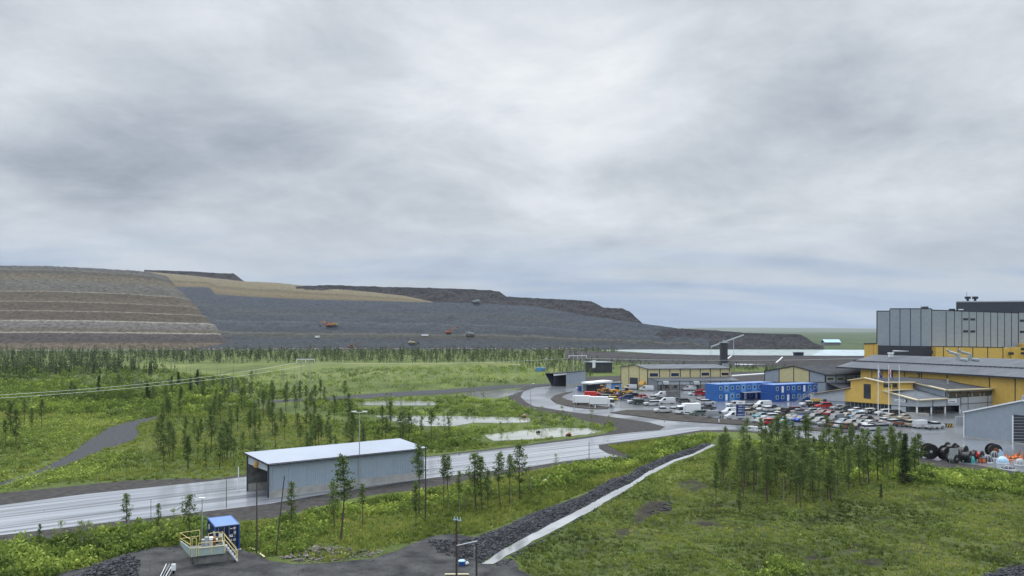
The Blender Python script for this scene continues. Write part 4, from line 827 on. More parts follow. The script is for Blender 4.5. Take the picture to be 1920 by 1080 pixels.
used = set()
def place_office(proto, loc, rz, label, cat='site office', group='stacked blue site offices beside the car park'):
    if proto.name in used: r = dup(proto, loc, rz)
    else: r = proto; used.add(proto.name); r.location = loc; r.rotation_euler = (0, 0, rz)
    tag(r, label, 'site office', group)
base0 = G(1346, 752.8); rz = math.atan2(r_d.y, r_d.x)
on = ['first', 'second', 'third', 'fourth', 'fifth', 'sixth', 'seventh', 'eighth', 'ninth', 'tenth', 'eleventh', 'twelfth', 'thirteenth', 'fourteenth', 'fifteenth', 'sixteenth', 'seventeenth', 'eighteenth', 'nineteenth', 'twentieth', 'twenty-first', 'twenty-second', 'twenty-third', 'twenty-fourth', 'twenty-fifth']
for i in range(10):
    p = base0+r_d*2.47*i
    place_office([protoA, protoC, protoA, protoA, protoC][i % 5], (p.x, p.y, 2.78), rz, f'blue site office with one window in the upper row, {on[i]} from the left')
    if i < 4: place_office([protoA, protoB, protoC, protoA][i], (p.x, p.y, .02), rz, f'blue site office in the lower row under the bright blue block, {on[i]} from the left')
    else:
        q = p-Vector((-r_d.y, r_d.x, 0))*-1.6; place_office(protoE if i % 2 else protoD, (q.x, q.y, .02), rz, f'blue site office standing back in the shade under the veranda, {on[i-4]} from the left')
nrm = Vector((r_d.y, -r_d.x, 0))
m = WM(); p0 = base0+r_d*(2.47*4+.1); p1 = base0+r_d*(2.47*10)
slab(m, [p0+nrm*1.8+Zu*2.55, p1+nrm*1.8+Zu*2.55, p1+nrm*.1+Zu*2.72, p0+nrm*.1+Zu*2.72], .1)
for t in (0, .33, .66, 1): q = p0.lerp(p1, t)+nrm*1.7; m.bar(q, q+Zu*2.5, .06)
o = m.build('veranda', MT['galv']); tag(o, 'flat grey veranda roof on thin posts in front of the lower blue offices', 'veranda')
# darker second block, one step nearer
base1 = G(1452, 754)
for i in range(8):
    p = base1+r_d*2.47*i
    for lv in (0, 1):
        pr = [protoD, protoD, protoE, protoD, protoA, protoD, protoD, protoE][i] if lv == 0 else [protoD, protoE, protoD, protoA, protoD, protoE, protoA, protoD][i]
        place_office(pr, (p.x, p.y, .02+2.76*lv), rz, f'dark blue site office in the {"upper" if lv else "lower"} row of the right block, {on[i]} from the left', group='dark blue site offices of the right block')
p = base1+r_d*2.47*6+nrm*1.2
m = WM(); s0_ = p+Zu*.1; s1_ = p-r_d*6.5+Zu*0; up = p+r_d*3
a1 = base1+r_d*2.47*3.2+nrm*1.6; a2 = base1+r_d*2.47*6.2+nrm*1.6+Zu*2.8
for off in (0, .9):
    m.bar(a1+nrm*off, a2+nrm*off, .09); m.bar(a1+nrm*off+Zu*1.0, a2+nrm*off+Zu*1.0, .04)
    for t in (0, .25, .5, .75, 1): q = a1.lerp(a2, t)+nrm*off; m.bar(q, q+Zu*1.0, .03)
for i in range(13): q = a1.lerp(a2, (i+.5)/13); m.ext([q, q+nrm*.9, q+nrm*.9+r_d*.25, q+r_d*.25], (0, 0, .04))
m.bar(Vector((a2.x, a2.y, 0)), a2, .06); o = m.build('outside_stair', MT['galv']); tag(o, 'grey metal outside stair climbing the front of the dark blue offices', 'stair')
# ---- conveyor tower, conveyor, pipes and far sheds
t0 = P(1357, 690, 455); S13 = thing('transfer_tower', 'dark square transfer tower with a pale cap in front of the far lake', 'tower', (t0.x, t0.y, 0))
m = WM(); p = XY(1357, 455); zt = H-(643-HY)/F*455; m.box(p.x-1.8, p.x+1.8, p.y-1.8, p.y+1.8, 0, zt); m.build('shaft', MT['dark'], S13)
m = WM(); m.box(p.x-2.2, p.x+2.2, p.y-2.2, p.y+2.2, zt, zt+.5); m.bar(p+Zu*(zt+.5), p+Zu*(zt+1.6), .5, n=6); m.build('cap', MT['galv'], S13)
m = WM(); m.box(p.x-1.5, p.x+1.9, p.y-3.5, p.y-1.85, 0, 4.0); m.build('annex', MT['grey_wall'], S13)
m = WM(); m.bar(P(1333, 650, 700), P(1394, 628, 700), .7, n=4); 
for t in (.0, .35, .7): q = P(1333, 650, 700).lerp(P(1394, 628, 700), t); m.bar(Vector((q.x, q.y, 0)), q, .25)
o = m.build('conveyor', MT['galv']); tag(o, 'pale inclined conveyor rising to the right behind the dark tower', 'conveyor')
def pipe(name, pts, r, mm, label, cat='pipe'):
    m = MB()
    for i in range(len(pts)-1): m.bar(pts[i], pts[i+1], r, n=6)
    o = m.build(name, MT[mm]); tag(o, label, cat); return o
pipe('pipeline', [P(1378, 683.5, 500), P(1450, 685, 500), P(1467, 670, 524)], .45, 'white', 'white pipeline running along the dark embankment and bending up its slope')
pipe('pipeline', [P(1362, 674, 515), P(1371, 667.5, 524)], .45, 'white', 'short white pipe climbing the embankment beside the dark tower')
pipe('pipeline', [P(1372, 705, 330), P(1433, 701, 330)], .35, 'white', 'long white pipe on supports between the cream hall and the workshop hall')
for nm, px, py, D, lab in (('pump_cabin', 1497, 664, 540, 'dark cabin on top of the lake embankment'),):
    p = P(px, py, D); r = thing(nm, lab, 'cabin', (p.x, p.y, 0)); m = WM(); m.box(p.x-3, p.x+3, p.y-1.5, p.y+1.5, 5.5, p.z+1.1); m.build('wall', MT['navy'], r); m = WM(); m.box(p.x-3.3, p.x+3.3, p.y-1.8, p.y+1.8, p.z+1.1, p.z+1.35); m.build('roof', MT['dark'], r)
p = XY(1547, 1150); r = thing('far_shed', 'long pale-blue-roofed shed far away on the plain beyond the lake', 'shed', (p.x, p.y, 0))
m = WM(); m.box(p.x, p.x+22, p.y, p.y+14, 0, 4.5); m.build('wall', MT['conc_d'], r)
m = WM(); m.ext([(p.x-1, p.y-1, 4.5), (p.x+23, p.y-1, 4.5), (p.x+23, p.y+7, 8.5), (p.x-1, p.y+7, 8.5)], (0, 0, -.3)); m.ext([(p.x-1, p.y+15, 4.5), (p.x+23, p.y+15, 4.5), (p.x+23, p.y+7, 8.5), (p.x-1, p.y+7, 8.5)], (0, 0, -.3)); m.build('roof', MT['paleb'], r)
# ================================================================ plants
def tris_random(n, cen, siz, rng, flat=.5):
    """n leaf-like triangles round given centres"""
    d1 = rng.normal(size=(n, 3)); d1[:, 2] *= flat; d1 /= np.linalg.norm(d1, axis=1)[:, None]+1e-9
    d2 = rng.normal(size=(n, 3)); d2 -= (d2*d1).sum(1)[:, None]*d1; d2 /= np.linalg.norm(d2, axis=1)[:, None]+1e-9
    s = siz[:, None]; v = np.stack([cen+d1*s, cen-d1*s*.6+d2*s*.55, cen-d1*s*.6-d2*s*.55], 1).reshape(-1, 3)
    return v
def tube_tris(pts, radii, k=5):
    V = []; T = []
    for i, (p, r) in enumerate(zip(pts, radii)):
        for j in range(k): a = 2*math.pi*j/k; V.append((p[0]+r*math.cos(a), p[1]+r*math.sin(a), p[2]))
    for i in range(len(pts)-1):
        for j in range(k):
            a = i*k+j; b = i*k+(j+1) % k; T += [(a, b, b+k), (a, b+k, a+k)]
    return np.array(V), np.array(T)
def pine_meshes(seed, h0=.38, wid=.17, dens=1.0, kind='pine', gap=.22):
    """unit-height tree; returns (trunk mesh, crown mesh)"""
    r = np.random.default_rng(seed)
    bend = r.normal(size=2)*.02
    pts = [(bend[0]*math.sin(3*t), bend[1]*math.sin(2.5*t), t) for t in np.linspace(0, .98, 7)]
    V, T = tube_tris(pts, np.linspace(.0135, .003, 7), 5); Vs = [V]; Ts = [T]; nv = len(V)
    cen = []; siz = []; tin = []
    nb = int(46*dens)
    for i in range(nb):
        t = h0+(1-h0)*((i+r.random())/nb); 
        if kind == 'pine': L = wid*(.10+.95*((1-t)/(1-h0))**.75)*(.6+.6*r.random())*(1 if t > h0+.08 else .6)
        else: L = wid*((1-t)/(1-h0))**.85*(.75+.4*r.random())+.012
        if r.random() < gap: L *= .35
        a = r.random()*2*math.pi; up = (.35 if kind == 'pine' else -.18)+r.normal()*.12
        x0 = bend[0]*math.sin(3*t); y0 = bend[1]*math.sin(2.5*t)
        tip = np.array([x0+math.cos(a)*L, y0+math.sin(a)*L, min(1.0, t+L*up)])
        b0 = np.array([x0, y0, t]); sd = np.array([-math.sin(a), math.cos(a), 0])*.003
        Vb = np.array([b0+sd, b0-sd, tip, b0+[0, 0, .004]]); Vs.append(Vb); Ts.append(np.array([(0, 1, 2), (1, 3, 2)])+nv); nv += 4
        k = 3 if kind == 'pine' else 5
        for j in range(k):
            f = .35+.65*(j+.6)/k if kind == 'pine' else .15+.85*(j+.6)/k
            c = b0+(tip-b0)*f; n = 7; sp = (.028 if kind == 'pine' else .017)
            cen.append(c+r.normal(size=(n, 3))*sp*[1, 1, .6]); siz.append(np.full(n, (.0175 if kind == 'pine' else .016))*(.7+.7*r.random(n)))
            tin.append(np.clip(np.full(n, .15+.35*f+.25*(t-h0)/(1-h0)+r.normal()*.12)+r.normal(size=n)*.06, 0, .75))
    n = 14; cen.append(np.stack([r.normal(size=n)*.01+bend[0]*math.sin(3), r.normal(size=n)*.01+bend[1]*math.sin(2.5), .93+.075*r.random(n)], 1)); siz.append(np.full(n, .016)); tin.append(np.full(n, .6))
    cen = np.concatenate(cen); siz = np.concatenate(siz); tin = np.concatenate(tin)
    V2 = tris_random(len(cen), cen, siz, r); T2 = np.arange(len(V2)).reshape(-1, 3)
    tr = fastmesh('trunk', np.concatenate(Vs), np.concatenate(Ts), MT['bark'])
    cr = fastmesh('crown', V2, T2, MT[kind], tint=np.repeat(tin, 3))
    return tr, cr
PINES = [pine_meshes(100+i, h0=[.42, .3, .5, .38, .25, .55, .35][i], wid=[.20, .21, .17, .23, .18, .17, .15][i], dens=[1, 1.15, .85, 1, 1.2, .8, 1][i]) for i in range(7)]
SPRUCES = [pine_meshes(200+i, h0=.07, wid=[.15, .12, .17][i], dens=1.7, kind='spruce', gap=.05) for i in range(3)]
def snag_mesh(seed):
    r = np.random.default_rng(seed); pts = [(0, 0, 0), (.005, 0, .5), (.01, .005, 1)]; V, T = tube_tris(pts, [.012, .008, .002], 4); Vs = [V]; Ts = [T]; nv = len(V)
    for i in range(14):
        t = .3+.65*r.random(); a = r.random()*6.28; L = .06*(1.2-t)+.02; b0 = np.array([.005, 0, t]); sd = np.array([-math.sin(a), math.cos(a), 0])*.003; tip = b0+[math.cos(a)*L, math.sin(a)*L, -.01]
        Vs.append(np.array([b0+sd, b0-sd, tip, b0+[0, 0, .005]])); Ts.append(np.array([(0, 1, 2), (1, 3, 2)])+nv); nv += 4
    return fastmesh('dead_trunk', np.concatenate(Vs), np.concatenate(Ts), MT['snag'])
SNAGS = [snag_mesh(i) for i in range(3)]
rt = random.Random(21)
def tree(px, py, hgt, label, group=None, kind='pine', var=None, world=None, wide=1.0):
    p = world if world is not None else G(px, py)
    lib = PINES if kind == 'pine' else SPRUCES; tr, cr = lib[(rt.randrange(len(lib)) if var is None else var) % len(lib)]
    z = float(gheight(np.array(p.x), np.array(p.y)))
    r = thing('pine_tree' if kind == 'pine' else 'spruce_tree', label, 'tree', (p.x, p.y, z-.1), rt.random()*6.28, group)
    s = hgt; r.scale = (s*wide, s*wide, s); link('trunk', tr, r); link('crown', cr, r); return r
def ht(px, base, top): return (base-top)/F*(F*H/(base-HY))
FG = [  # (x, base, top, variant, kind, width, label)
 (237, 990, 924, 4, 'pine', 1.25, 'bushy pine standing alone on the left verge below the wide road'),
 (358, 1015, 927, 3, 'pine', 1.2, 'pine with a bare lower trunk just left of the blue container'),
 (297, 1002, 943, 4, 'pine', .9, 'narrow young pine with a crooked top between two verge pines'),
 (75, 1035, 984, 4, 'pine', .9, 'small dark pine poking above the thicket at the lower left'),
 (547, 985, 903, 4, 'pine', 1.0, 'dark pine in front of the left end of the long grey shed'),
 (638, 1019, 857, 2, 'pine', 1.0, 'tallest foreground pine, with a thin ragged top across the grey shed wall'),
 (628, 992, 902, 1, 'pine', .9, 'shorter pine pressed against the left of the tallest foreground pine'),
 (680, 990, 908, 5, 'pine', .9, 'spindly pine right of the tallest foreground pine'),
 (786, 962, 832, 5, 'pine', .9, 'tall bare-stemmed pine at the right end of the grey shed'),
 (780, 992, 905, 6, 'pine', .9, 'low dark pine below the right end of the grey shed'),
 (832, 945, 852, 5, 'pine', .9, 'slim pine just right of the grey shed, left one of a close pair'),
 (842, 944, 853, 2, 'pine', .9, 'slim pine just right of the grey shed, right one of a close pair'),
 (861, 950, 880, 6, 'pine', .8, 'small pale pine between the close pair and the thick clump by the road'),
 (893, 956, 846, 0, 'pine', 1.15, 'thick pine at the middle of the roadside clump right of the grey shed'),
 (905, 957, 852, 1, 'pine', .95, 'pine leaning on the right of the thickest pine of the roadside clump'),
 (915, 950, 876, 4, 'pine', .9, 'short dark pine at the right foot of the roadside clump'),
 (939, 952, 846, 2, 'pine', 1.0, 'tall pine left of the road clump pair, standing clear on its bare trunk'),
 (956, 944, 850, 5, 'pine', .9, 'slim middle pine of the three right of the roadside clump'),
 (975, 934, 829, 1, 'pine', 1.05, 'tall dense dark pine, rightmost of the roadside group'),
 (1697, 910, 812, 1, 'spruce', 1.15, 'tall pointed spruce rising in front of the cable drums'),
 (1647, 905, 817, 1, 'pine', 1.1, 'dark pine left of the tall pointed spruce'),
 (1630, 912, 810, 1, 'pine', 1.0, 'tall dark pine at the right end of the stand'),
 (1343, 966, 868, 2, 'pine', .8, 'thin leaning pine at the left front of the right-hand stand'),
 (1387, 970, 916, 4, 'pine', 1.1, 'short broad pine in the bog in front of the right-hand stand'),
 (1652, 935, 908, 0, 'spruce', 1.3, 'tiny dark spruce alone on the bog below the stand'),
 (1501, 953, 866, 0, 'pine', 1.0, 'pine with a dark crown at the front middle of the right-hand stand'),
 (1534, 930, 858, 3, 'pine', .9, 'reddish-stemmed pine near the front of the right-hand stand'),
]
for x, b, t, v, k, wd, lab in FG: tree(x, b, ht(x, b, t), lab, None, k, v, wide=wd)
def scatter_poly(poly, n, rnd, clear=True, pxspace=True):
    o = []; xs = [p[0] for p in poly]; ys = [p[1] for p in poly]; t = 0
    wp = toworld(poly); wx = [p.x for p in wp]; wy = [p.y for p in wp]
    while len(o) < n and t < n*60:
        t += 1
        if pxspace: x = rnd.uniform(min(xs), max(xs)); y = rnd.uniform(min(ys), max(ys))
        else: X_ = rnd.uniform(min(wx), max(wx)); Y_ = rnd.uniform(min(wy), max(wy)); x = CX+F*X_/Y_; y = HY+F*H/Y_
        if not inpoly(np.array(x), np.array(y), poly): continue
        if clear and any(inpoly(np.array(x), np.array(y), h_) for h_ in HARD): continue
        o.append((x, y))
    return o
# stand behind the shed and the left track
ST1 = [(288, 770), (420, 765), (480, 745), (600, 770), (700, 800), (800, 815), (900, 830), (760, 850), (640, 866), (470, 880), (330, 893), (290, 850), (300, 815)]
for x, y in scatter_poly(ST1, 98, rt, True):
    tree(x, y, rt.uniform(4.4, 7.6), 'slender pine in the open stand behind the long grey shed', 'pines of the open stand behind the grey shed', wide=rt.uniform(.8, 1.2))
for x, y in scatter_poly([(300, 730), (480, 720), (700, 760), (640, 775), (480, 770), (320, 765)], 24, rt, True):
    tree(x, y, rt.uniform(5, 7.5), 'slender pine in the open stand behind the long grey shed', 'pines of the open stand behind the grey shed')
# stand on the bog at the right
ST2 = [(1340, 835), (1400, 822), (1500, 828), (1600, 842), (1680, 858), (1730, 872), (1720, 905), (1660, 905), (1600, 925), (1560, 945), (1480, 952), (1400, 940), (1350, 925), (1335, 880)]
for x, y in scatter_poly(ST2, 116, rt, True):
    tree(x, y, rt.uniform(4.4, 7.0), 'slender pine in the dense stand on the bog below the car park', 'pines of the dense stand below the car park', wide=rt.uniform(.8, 1.25))
for x, y in ((60, 806), (78, 800), (20, 812), (30, 836), (10, 838), (45, 800), (308, 885), (318, 860)):
    tree(x, y, rt.uniform(5, 7.5), 'small pine beside the curving gravel track at the left edge', 'pines beside the left gravel track')
FST = [(-120, 690), (200, 690), (420, 705), (450, 735), (330, 775), (180, 770), (0, 768), (-120, 775)]
for x, y in scatter_poly(FST, 26, rt, True):
    tree(x, y, rt.uniform(5, 8), 'dark tree in the scrubby wood beyond the left track', 'trees of the scrubby wood beyond the left track', kind='pine' if rt.random() < .6 else 'spruce', wide=1.2)
for i, (x, y) in enumerate(scatter_poly([(130, 690), (340, 690), (470, 712), (460, 735), (350, 735), (150, 730)], 60, rt, True)+scatter_poly([(460, 700), (640, 715), (480, 760), (420, 745)], 25, rt, True)):
    p = G(x, y); o = link('dead_tree', SNAGS[i % 3]); o.location = (p.x, p.y, 0); h_ = rt.uniform(5, 8); o.scale = (h_*1.4, h_*1.4, h_); o.rotation_euler = (0, 0, rt.random()*6)
    tag(o, 'thin grey dead tree stem among the scrub beyond the left track', 'dead tree', 'dead trees among the left scrub')
# ---------------------------------------------------------------- masses of plants, merged
def merged(name, tmplV, tmplT, tmplTint, P_, S_, rot, tint, m, label, cat):
    """P_ (n,3), S_ (n,3) scale"""
    n = len(P_); c = np.cos(rot); s = np.sin(rot); K = len(tmplV)
    ch = RNG.integers(0, len(tmplV), n) if isinstance(tmplV, list) else None
    Vs = []; Ts = []; Ti = []; off = 0
    for q in range(len(tmplV)):
        ii = np.where(ch == q)[0]; tv = tmplV[q]; tt = tmplT[q]; ti = tmplTint[q]
        X_ = tv[None, :, 0]*S_[ii, 0:1]; Y_ = tv[None, :, 1]*S_[ii, 1:2]; Z_ = tv[None, :, 2]*S_[ii, 2:3]
        cx, sx = c[ii][:, None], s[ii][:, None]
        V = np.stack([X_*cx-Y_*sx+P_[ii, 0:1], X_*sx+Y_*cx+P_[ii, 1:2], Z_+P_[ii, 2:3]], -1).reshape(-1, 3)
        T = (tt[None]+np.arange(len(ii))[:, None, None]*len(tv)).reshape(-1, tt.shape[1])+off
        Vs.append(V); Ts.append(T); Ti.append((ti[None]+tint[ii][:, None]).ravel()); off += len(V)
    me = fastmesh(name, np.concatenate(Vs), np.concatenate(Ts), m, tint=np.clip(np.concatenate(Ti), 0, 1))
    return tag(link(name, me), label, cat, kind='stuff')
def bush_t(seed, n=70, flat=.8):
    r = np.random.default_rng(seed); d = r.normal(size=(n, 3)); d /= np.linalg.norm(d, axis=1)[:, None]; rad_ = .45+.55*r.random(n)**.5
    lob = 1+.25*np.sin(3*np.arctan2(d[:, 1], d[:, 0])+seed); c = d*rad_[:, None]*lob[:, None]; c[:, 2] = np.abs(c[:, 2])*.9+.08
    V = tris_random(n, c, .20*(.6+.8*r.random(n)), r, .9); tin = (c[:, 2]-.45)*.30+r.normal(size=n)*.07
    return V, np.arange(3*n).reshape(-1, 3), np.repeat(tin, 3)
def tuft_t(seed, n=9):
    r = np.random.default_rng(seed); V = []; tin = []
    for i in range(n):
        a = r.random()*6.28; o = r.random()*.5; x, y = math.cos(a)*o, math.sin(a)*o; b = a+r.normal()*.5; w_ = .10+.06*r.random(); h_ = .5+.5*r.random(); ln = .35*r.random()
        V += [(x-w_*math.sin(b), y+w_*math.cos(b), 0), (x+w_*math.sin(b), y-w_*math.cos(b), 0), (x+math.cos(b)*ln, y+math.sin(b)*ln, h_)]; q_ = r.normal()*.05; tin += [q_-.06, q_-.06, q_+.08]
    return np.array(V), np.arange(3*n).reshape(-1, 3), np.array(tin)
def ttree_t(seed, n=34):       # small tree for the mass of the far wood
    r = np.random.default_rng(seed); t = .12+.88*r.random(n)**.9; a = r.random(n)*6.28; L = .26*(1-t)**.7*(.4+.6*r.random(n)); c = np.stack([np.cos(a)*L, np.sin(a)*L, t*.95], 1)
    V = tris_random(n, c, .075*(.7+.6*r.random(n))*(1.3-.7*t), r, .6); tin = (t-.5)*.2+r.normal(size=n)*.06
    tv, ttt = tube_tris([(0, 0, 0), (0, 0, .8)], [.02, .008], 3)
    return np.concatenate([V, tv]), np.concatenate([np.arange(3*n).reshape(-1, 3), ttt+3*n]), np.concatenate([np.repeat(tin, 3), np.full(len(tv), -.4)])
BU = [bush_t(i) for i in range(5)]; TU = [tuft_t(i) for i in range(6)]; TT = [ttree_t(i) for i in range(5)]
BUs = [bush_t(20+i, 26) for i in range(4)]
def field(name, polys, n, lib, smin, smax, zs, t0, tv, m, label, cat, excl=None, inv=None, noise_t=.55, nsc=.09, clear=2.0, dens=None, edge=0.0, pxs=False):
    xs = []; ys = []
    for poly, cnt in zip(polys, n):
        wp = toworld(poly); wx = np.array([p.x for p in wp]); wy = np.array([p.y for p in wp]); got = 0; tries = 0
        while got < cnt and tries < 60:
            tries += 1; k = cnt*3
            if pxs:
                ax = np.array([p[0] for p in poly]); ay = np.array([p[1] for p in poly]); px_ = RNG.uniform(ax.min(), ax.max(), k); py_ = RNG.uniform(ay.min(), ay.max(), k); y = F*H/(py_-HY); x = (px_-CX)/F*y
            else: x = RNG.uniform(wx.min(), wx.max(), k); y = RNG.uniform(wy.min(), wy.max(), k); px_, py_ = w2p(x, y)
            ok = inpoly(px_, py_, poly)
            for h_ in HARD: ok &= ~inpoly(px_, py_, h_)
            for h_ in (excl or []): ok &= ~inpoly(px_, py_, h_)
            if dens: ok &= (fbm(x*dens[0]+9, y*dens[0], 3) > dens[1])
            x = x[ok][:cnt-got]; y = y[ok][:cnt-got]; xs.append(x); ys.append(y); got += len(x)
    x = np.concatenate(xs); y = np.concatenate(ys); z = gheight(x, y); k = len(x); sc_ = smin+(smax-smin)*RNG.random(k)**1.5
    tint = t0+noise_t*2*fbm(x*nsc, y*nsc, 4)+tv*RNG.normal(size=k)
    S_ = np.stack([sc_, sc_, sc_*zs*(.8+.4*RNG.random(k))], 1)
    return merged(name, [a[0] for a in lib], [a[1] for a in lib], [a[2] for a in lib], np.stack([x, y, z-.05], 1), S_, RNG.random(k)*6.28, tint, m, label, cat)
BOG = [(920, 1100), (950, 1050), (1060, 988), (1145, 938), (1222, 890), (1300, 856), (1341, 838), (1500, 850), (1700, 875), (1940, 905), (2300, 940), (2400, 1100)]
NEARL = [(-60, 1110), (-60, 1040), (217, 1000), (390, 985), (520, 975), (700, 935), (880, 905), (1060, 875), (1200, 862), (1330, 825), (1180, 888), (1050, 942), (900, 1000), (780, 1015), (620, 1055), (480, 1036), (340, 1022), (200, 1050), (100, 1110)]
MIDL = [(-60, 770), (290, 772), (420, 760), (700, 800), (900, 832), (1060, 820), (900, 842), (640, 868), (390, 898), (160, 905), (-60, 922)]
FARL = [(-120, 682), (600, 684), (1000, 690), (960, 720), (700, 735), (560, 748), (420, 765), (0, 775), (-120, 775)]
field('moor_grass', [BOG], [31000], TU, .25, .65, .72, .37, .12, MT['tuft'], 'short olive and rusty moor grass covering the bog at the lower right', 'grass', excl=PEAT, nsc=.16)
field('verge_grass', [NEARL, [(1060, 875), (1200, 862), (1330, 832), (1345, 815), (1240, 822), (1130, 838), (1180, 858)]], [14000, 3000], TU, .28, .8, .85, .50, .12, MT['tuft'], 'bright rough grass and heather between the near road and the gravel yard', 'grass', nsc=.12)
field('meadow_grass', [MIDL], [16000], TU, .35, 1.0, .8, .50, .09, MT['tuft'], 'rough green grass of the open ground behind the long grey shed', 'grass', nsc=.07)
field('verge_bushes', [[(-60, 1100), (-60, 1035), (100, 1020), (217, 1000), (390, 982), (380, 1015), (330, 1020), (230, 1036), (180, 1055), (100, 1080)], [(445, 1020), (500, 985), (620, 960), (800, 925), (900, 920), (900, 935), (800, 960), (680, 970), (560, 1040), (490, 1040)], [(960, 925), (1060, 880), (1170, 868), (1250, 828), (1340, 818), (1330, 828), (1200, 872), (1080, 905)],
      [(1720, 905), (1720, 880), (1840, 888), (1950, 900), (1950, 935), (1860, 920)], [(1390, 1100), (1460, 1060), (1500, 1075), (1480, 1100)]], [520, 150, 420, 420, 12], BU, .6, 1.25, 1.15, .42, .10, MT['bush'], 'dense leafy willow and birch bushes along the road verges', 'bushes', noise_t=.5, nsc=.25)
field('low_bushes', [NEARL, BOG, MIDL], [1100, 420, 1500], BUs, .3, .7, .9, .36, .12, MT['bush'], 'low scattered bushes on the rough grass', 'bushes', noise_t=.45, nsc=.15, dens=(.05, -.02))
PONDS_R = [(560, 752), (700, 748), (860, 742), (985, 750), (1000, 765), (1080, 778), (1220, 795), (1240, 803), (1120, 812), (1000, 832), (900, 838), (800, 830), (700, 800), (600, 775)]
field('pond_bushes', [PONDS_R, [(560, 752), (980, 748), (1000, 775), (980, 781), (700, 776), (600, 770)], [(640, 790), (800, 802), (910, 805), (900, 838), (800, 845), (700, 820)]], [420, 200, 200], BU, .6, 1.35, 1.05, .36, .10, MT['bush'], 'thick green bushes and young birches round the ponds', 'bushes', noise_t=.5, nsc=.08, excl=[[(x, y+6) for x, y in q] for q in POND]+[[(x, y+3) for x, y in q] for q in POND])
field('scrub', [[(-120, 715), (430, 735), (480, 765), (290, 778), (0, 778), (-120, 780)], [(-120, 690), (260, 692), (450, 712), (560, 748), (440, 765), (-120, 740)]], [1300, 1000], BU, 1.1, 2.4, 1.1, .26, .12, MT['bush'], 'dense dark green scrub of birch and willow beyond the left track', 'scrub', noise_t=.4, nsc=.03)
field('left_track_bushes', [[(-60, 812), (0, 790), (200, 775), (300, 772), (280, 782), (200, 800), (110, 858), (0, 900), (-60, 915)], [(-60, 918), (120, 880), (220, 850), (260, 855), (160, 900), (0, 925)]], [620, 200], BUs, .6, 1.3, .9, .50, .08, MT['bush'], 'low bright green bushes on both sides of the left gravel track', 'bushes', noise_t=.45, nsc=.08)
field('meadow_scrub', [[(430, 700), (1000, 690), (1060, 705), (950, 722), (730, 735), (560, 750), (450, 740)], [(600, 692), (980, 686), (990, 692), (620, 697)]], [650, 160], BUs, .9, 2.1, 1.1, .38, .08, MT['bush'], 'scattered scrub on the pale far meadow', 'scrub', nsc=.02)
field('far_wood', [[(-400, 662), (600, 660), (1160, 663), (1150, 672), (990, 682), (560, 681), (180, 684), (-400, 684)], [(-200, 683), (200, 686), (330, 700), (-200, 712)]], [3600, 800], TT, 2.2, 9.0, 1.0, .50, .15, MT['wood_far'], 'band of far mixed wood along the foot of the spoil heaps', 'wood', noise_t=.3, nsc=.008)
0 and field('plain_wood', [[(1500, 632), (2500, 632), (2500, 655), (1560, 655)]], [2600], TT, 9, 14, 1.0, .30, .05, MT['wood_far'], 'dark far-off wood on the plain beyond the lake', 'wood', noise_t=.3, nsc=.002, pxs=True)
# stones
def rock_t(seed):
    r = np.random.default_rng(seed); n = 9; d = r.normal(size=(n, 3)); d /= np.linalg.norm(d, axis=1)[:, None]; d *= (.7+.5*r.random(n))[:, None]; d[:, 2] *= .7
    import bmesh
    bm = bmesh.new()
    for q_ in d: bm.verts.new(q_)
    g_ = bmesh.ops.convex_hull(bm, input=bm.verts); dead = [e for e in g_['geom_interior'] if isinstance(e, bmesh.types.BMVert)]
    if dead: bmesh.ops.delete(bm, geom=dead, context='VERTS')
    bmesh.ops.triangulate(bm, faces=bm.faces); bm.verts.index_update()
    V = np.array([v.co[:] for v in bm.verts]); T = np.array([[v.index for v in f.verts] for f in bm.faces]); bm.free()
    return V, T, np.zeros(len(V))
RO = [rock_t(i) for i in range(8)]
def rocks(name, poly, n, s0, s1, lift, label, m=None):
    wp = toworld(poly); wx = np.array([p.x for p in wp]); wy = np.array([p.y for p in wp]); x = RNG.uniform(wx.min(), wx.max(), n*14); y = RNG.uniform(wy.min(), wy.max(), n*14); px_, py_ = w2p(x, y)
    ok = inpoly(px_, py_, poly)
    if name == 'riprap':
        for h_ in (DITCH,): ok &= ~inpoly(px_, py_, h_)
    x = x[ok][:n]; y = y[ok][:n]; d = edist(x, y, poly); s = s0+(s1-s0)*RNG.random(len(x))**2; z = np.minimum(d*lift, .7)+s*.2
    return merged(name, [a[0] for a in RO], [a[1] for a in RO], [a[2] for a in RO], np.stack([x, y, z], 1), np.stack([s, s*.9, s*.8], 1), RNG.random(len(x))*6.28, np.full(len(x), .5), m or MT['rock'], label, 'rocks')
m_rk2 = mat('pale_stone', (.10, .09, .085), .85, .3, 1.5, col2=(.26, .23, .21), world=True)
rocks('riprap', RIP, 11000, .07, .24, .20, 'dark blasted stones banked up along the left side of the ditch')
rocks('stone_bank', [(905, 1056), (925, 1060), (988, 1025), (1055, 990), (1142, 940), (1182, 918), (1180, 921), (1100, 968), (1000, 1028), (940, 1062)], 420, .10, .28, .1, 'dark stones along the right edge of the ditch')
rocks('rubble_heap', [(520, 1048), (545, 1030), (600, 1020), (660, 1022), (720, 1035), (700, 1044), (640, 1052), (560, 1056)], 700, .07, .27, .12, 'low heap of reddish and grey rubble beside the gravel track', m_rk2)
rocks('rubble_heap', [(180, 1060), (238, 1040), (262, 1052), (258, 1085), (190, 1100), (100, 1100)], 900, .10, .30, .25, 'steep bank of dark stones at the left edge of the gravel yard')
rocks('rubble_heap', [(800, 1012), (895, 1012), (900, 1045), (860, 1050), (820, 1035)], 520, .08, .26, .15, 'strewn stones behind the wooden poles at the gravel track')
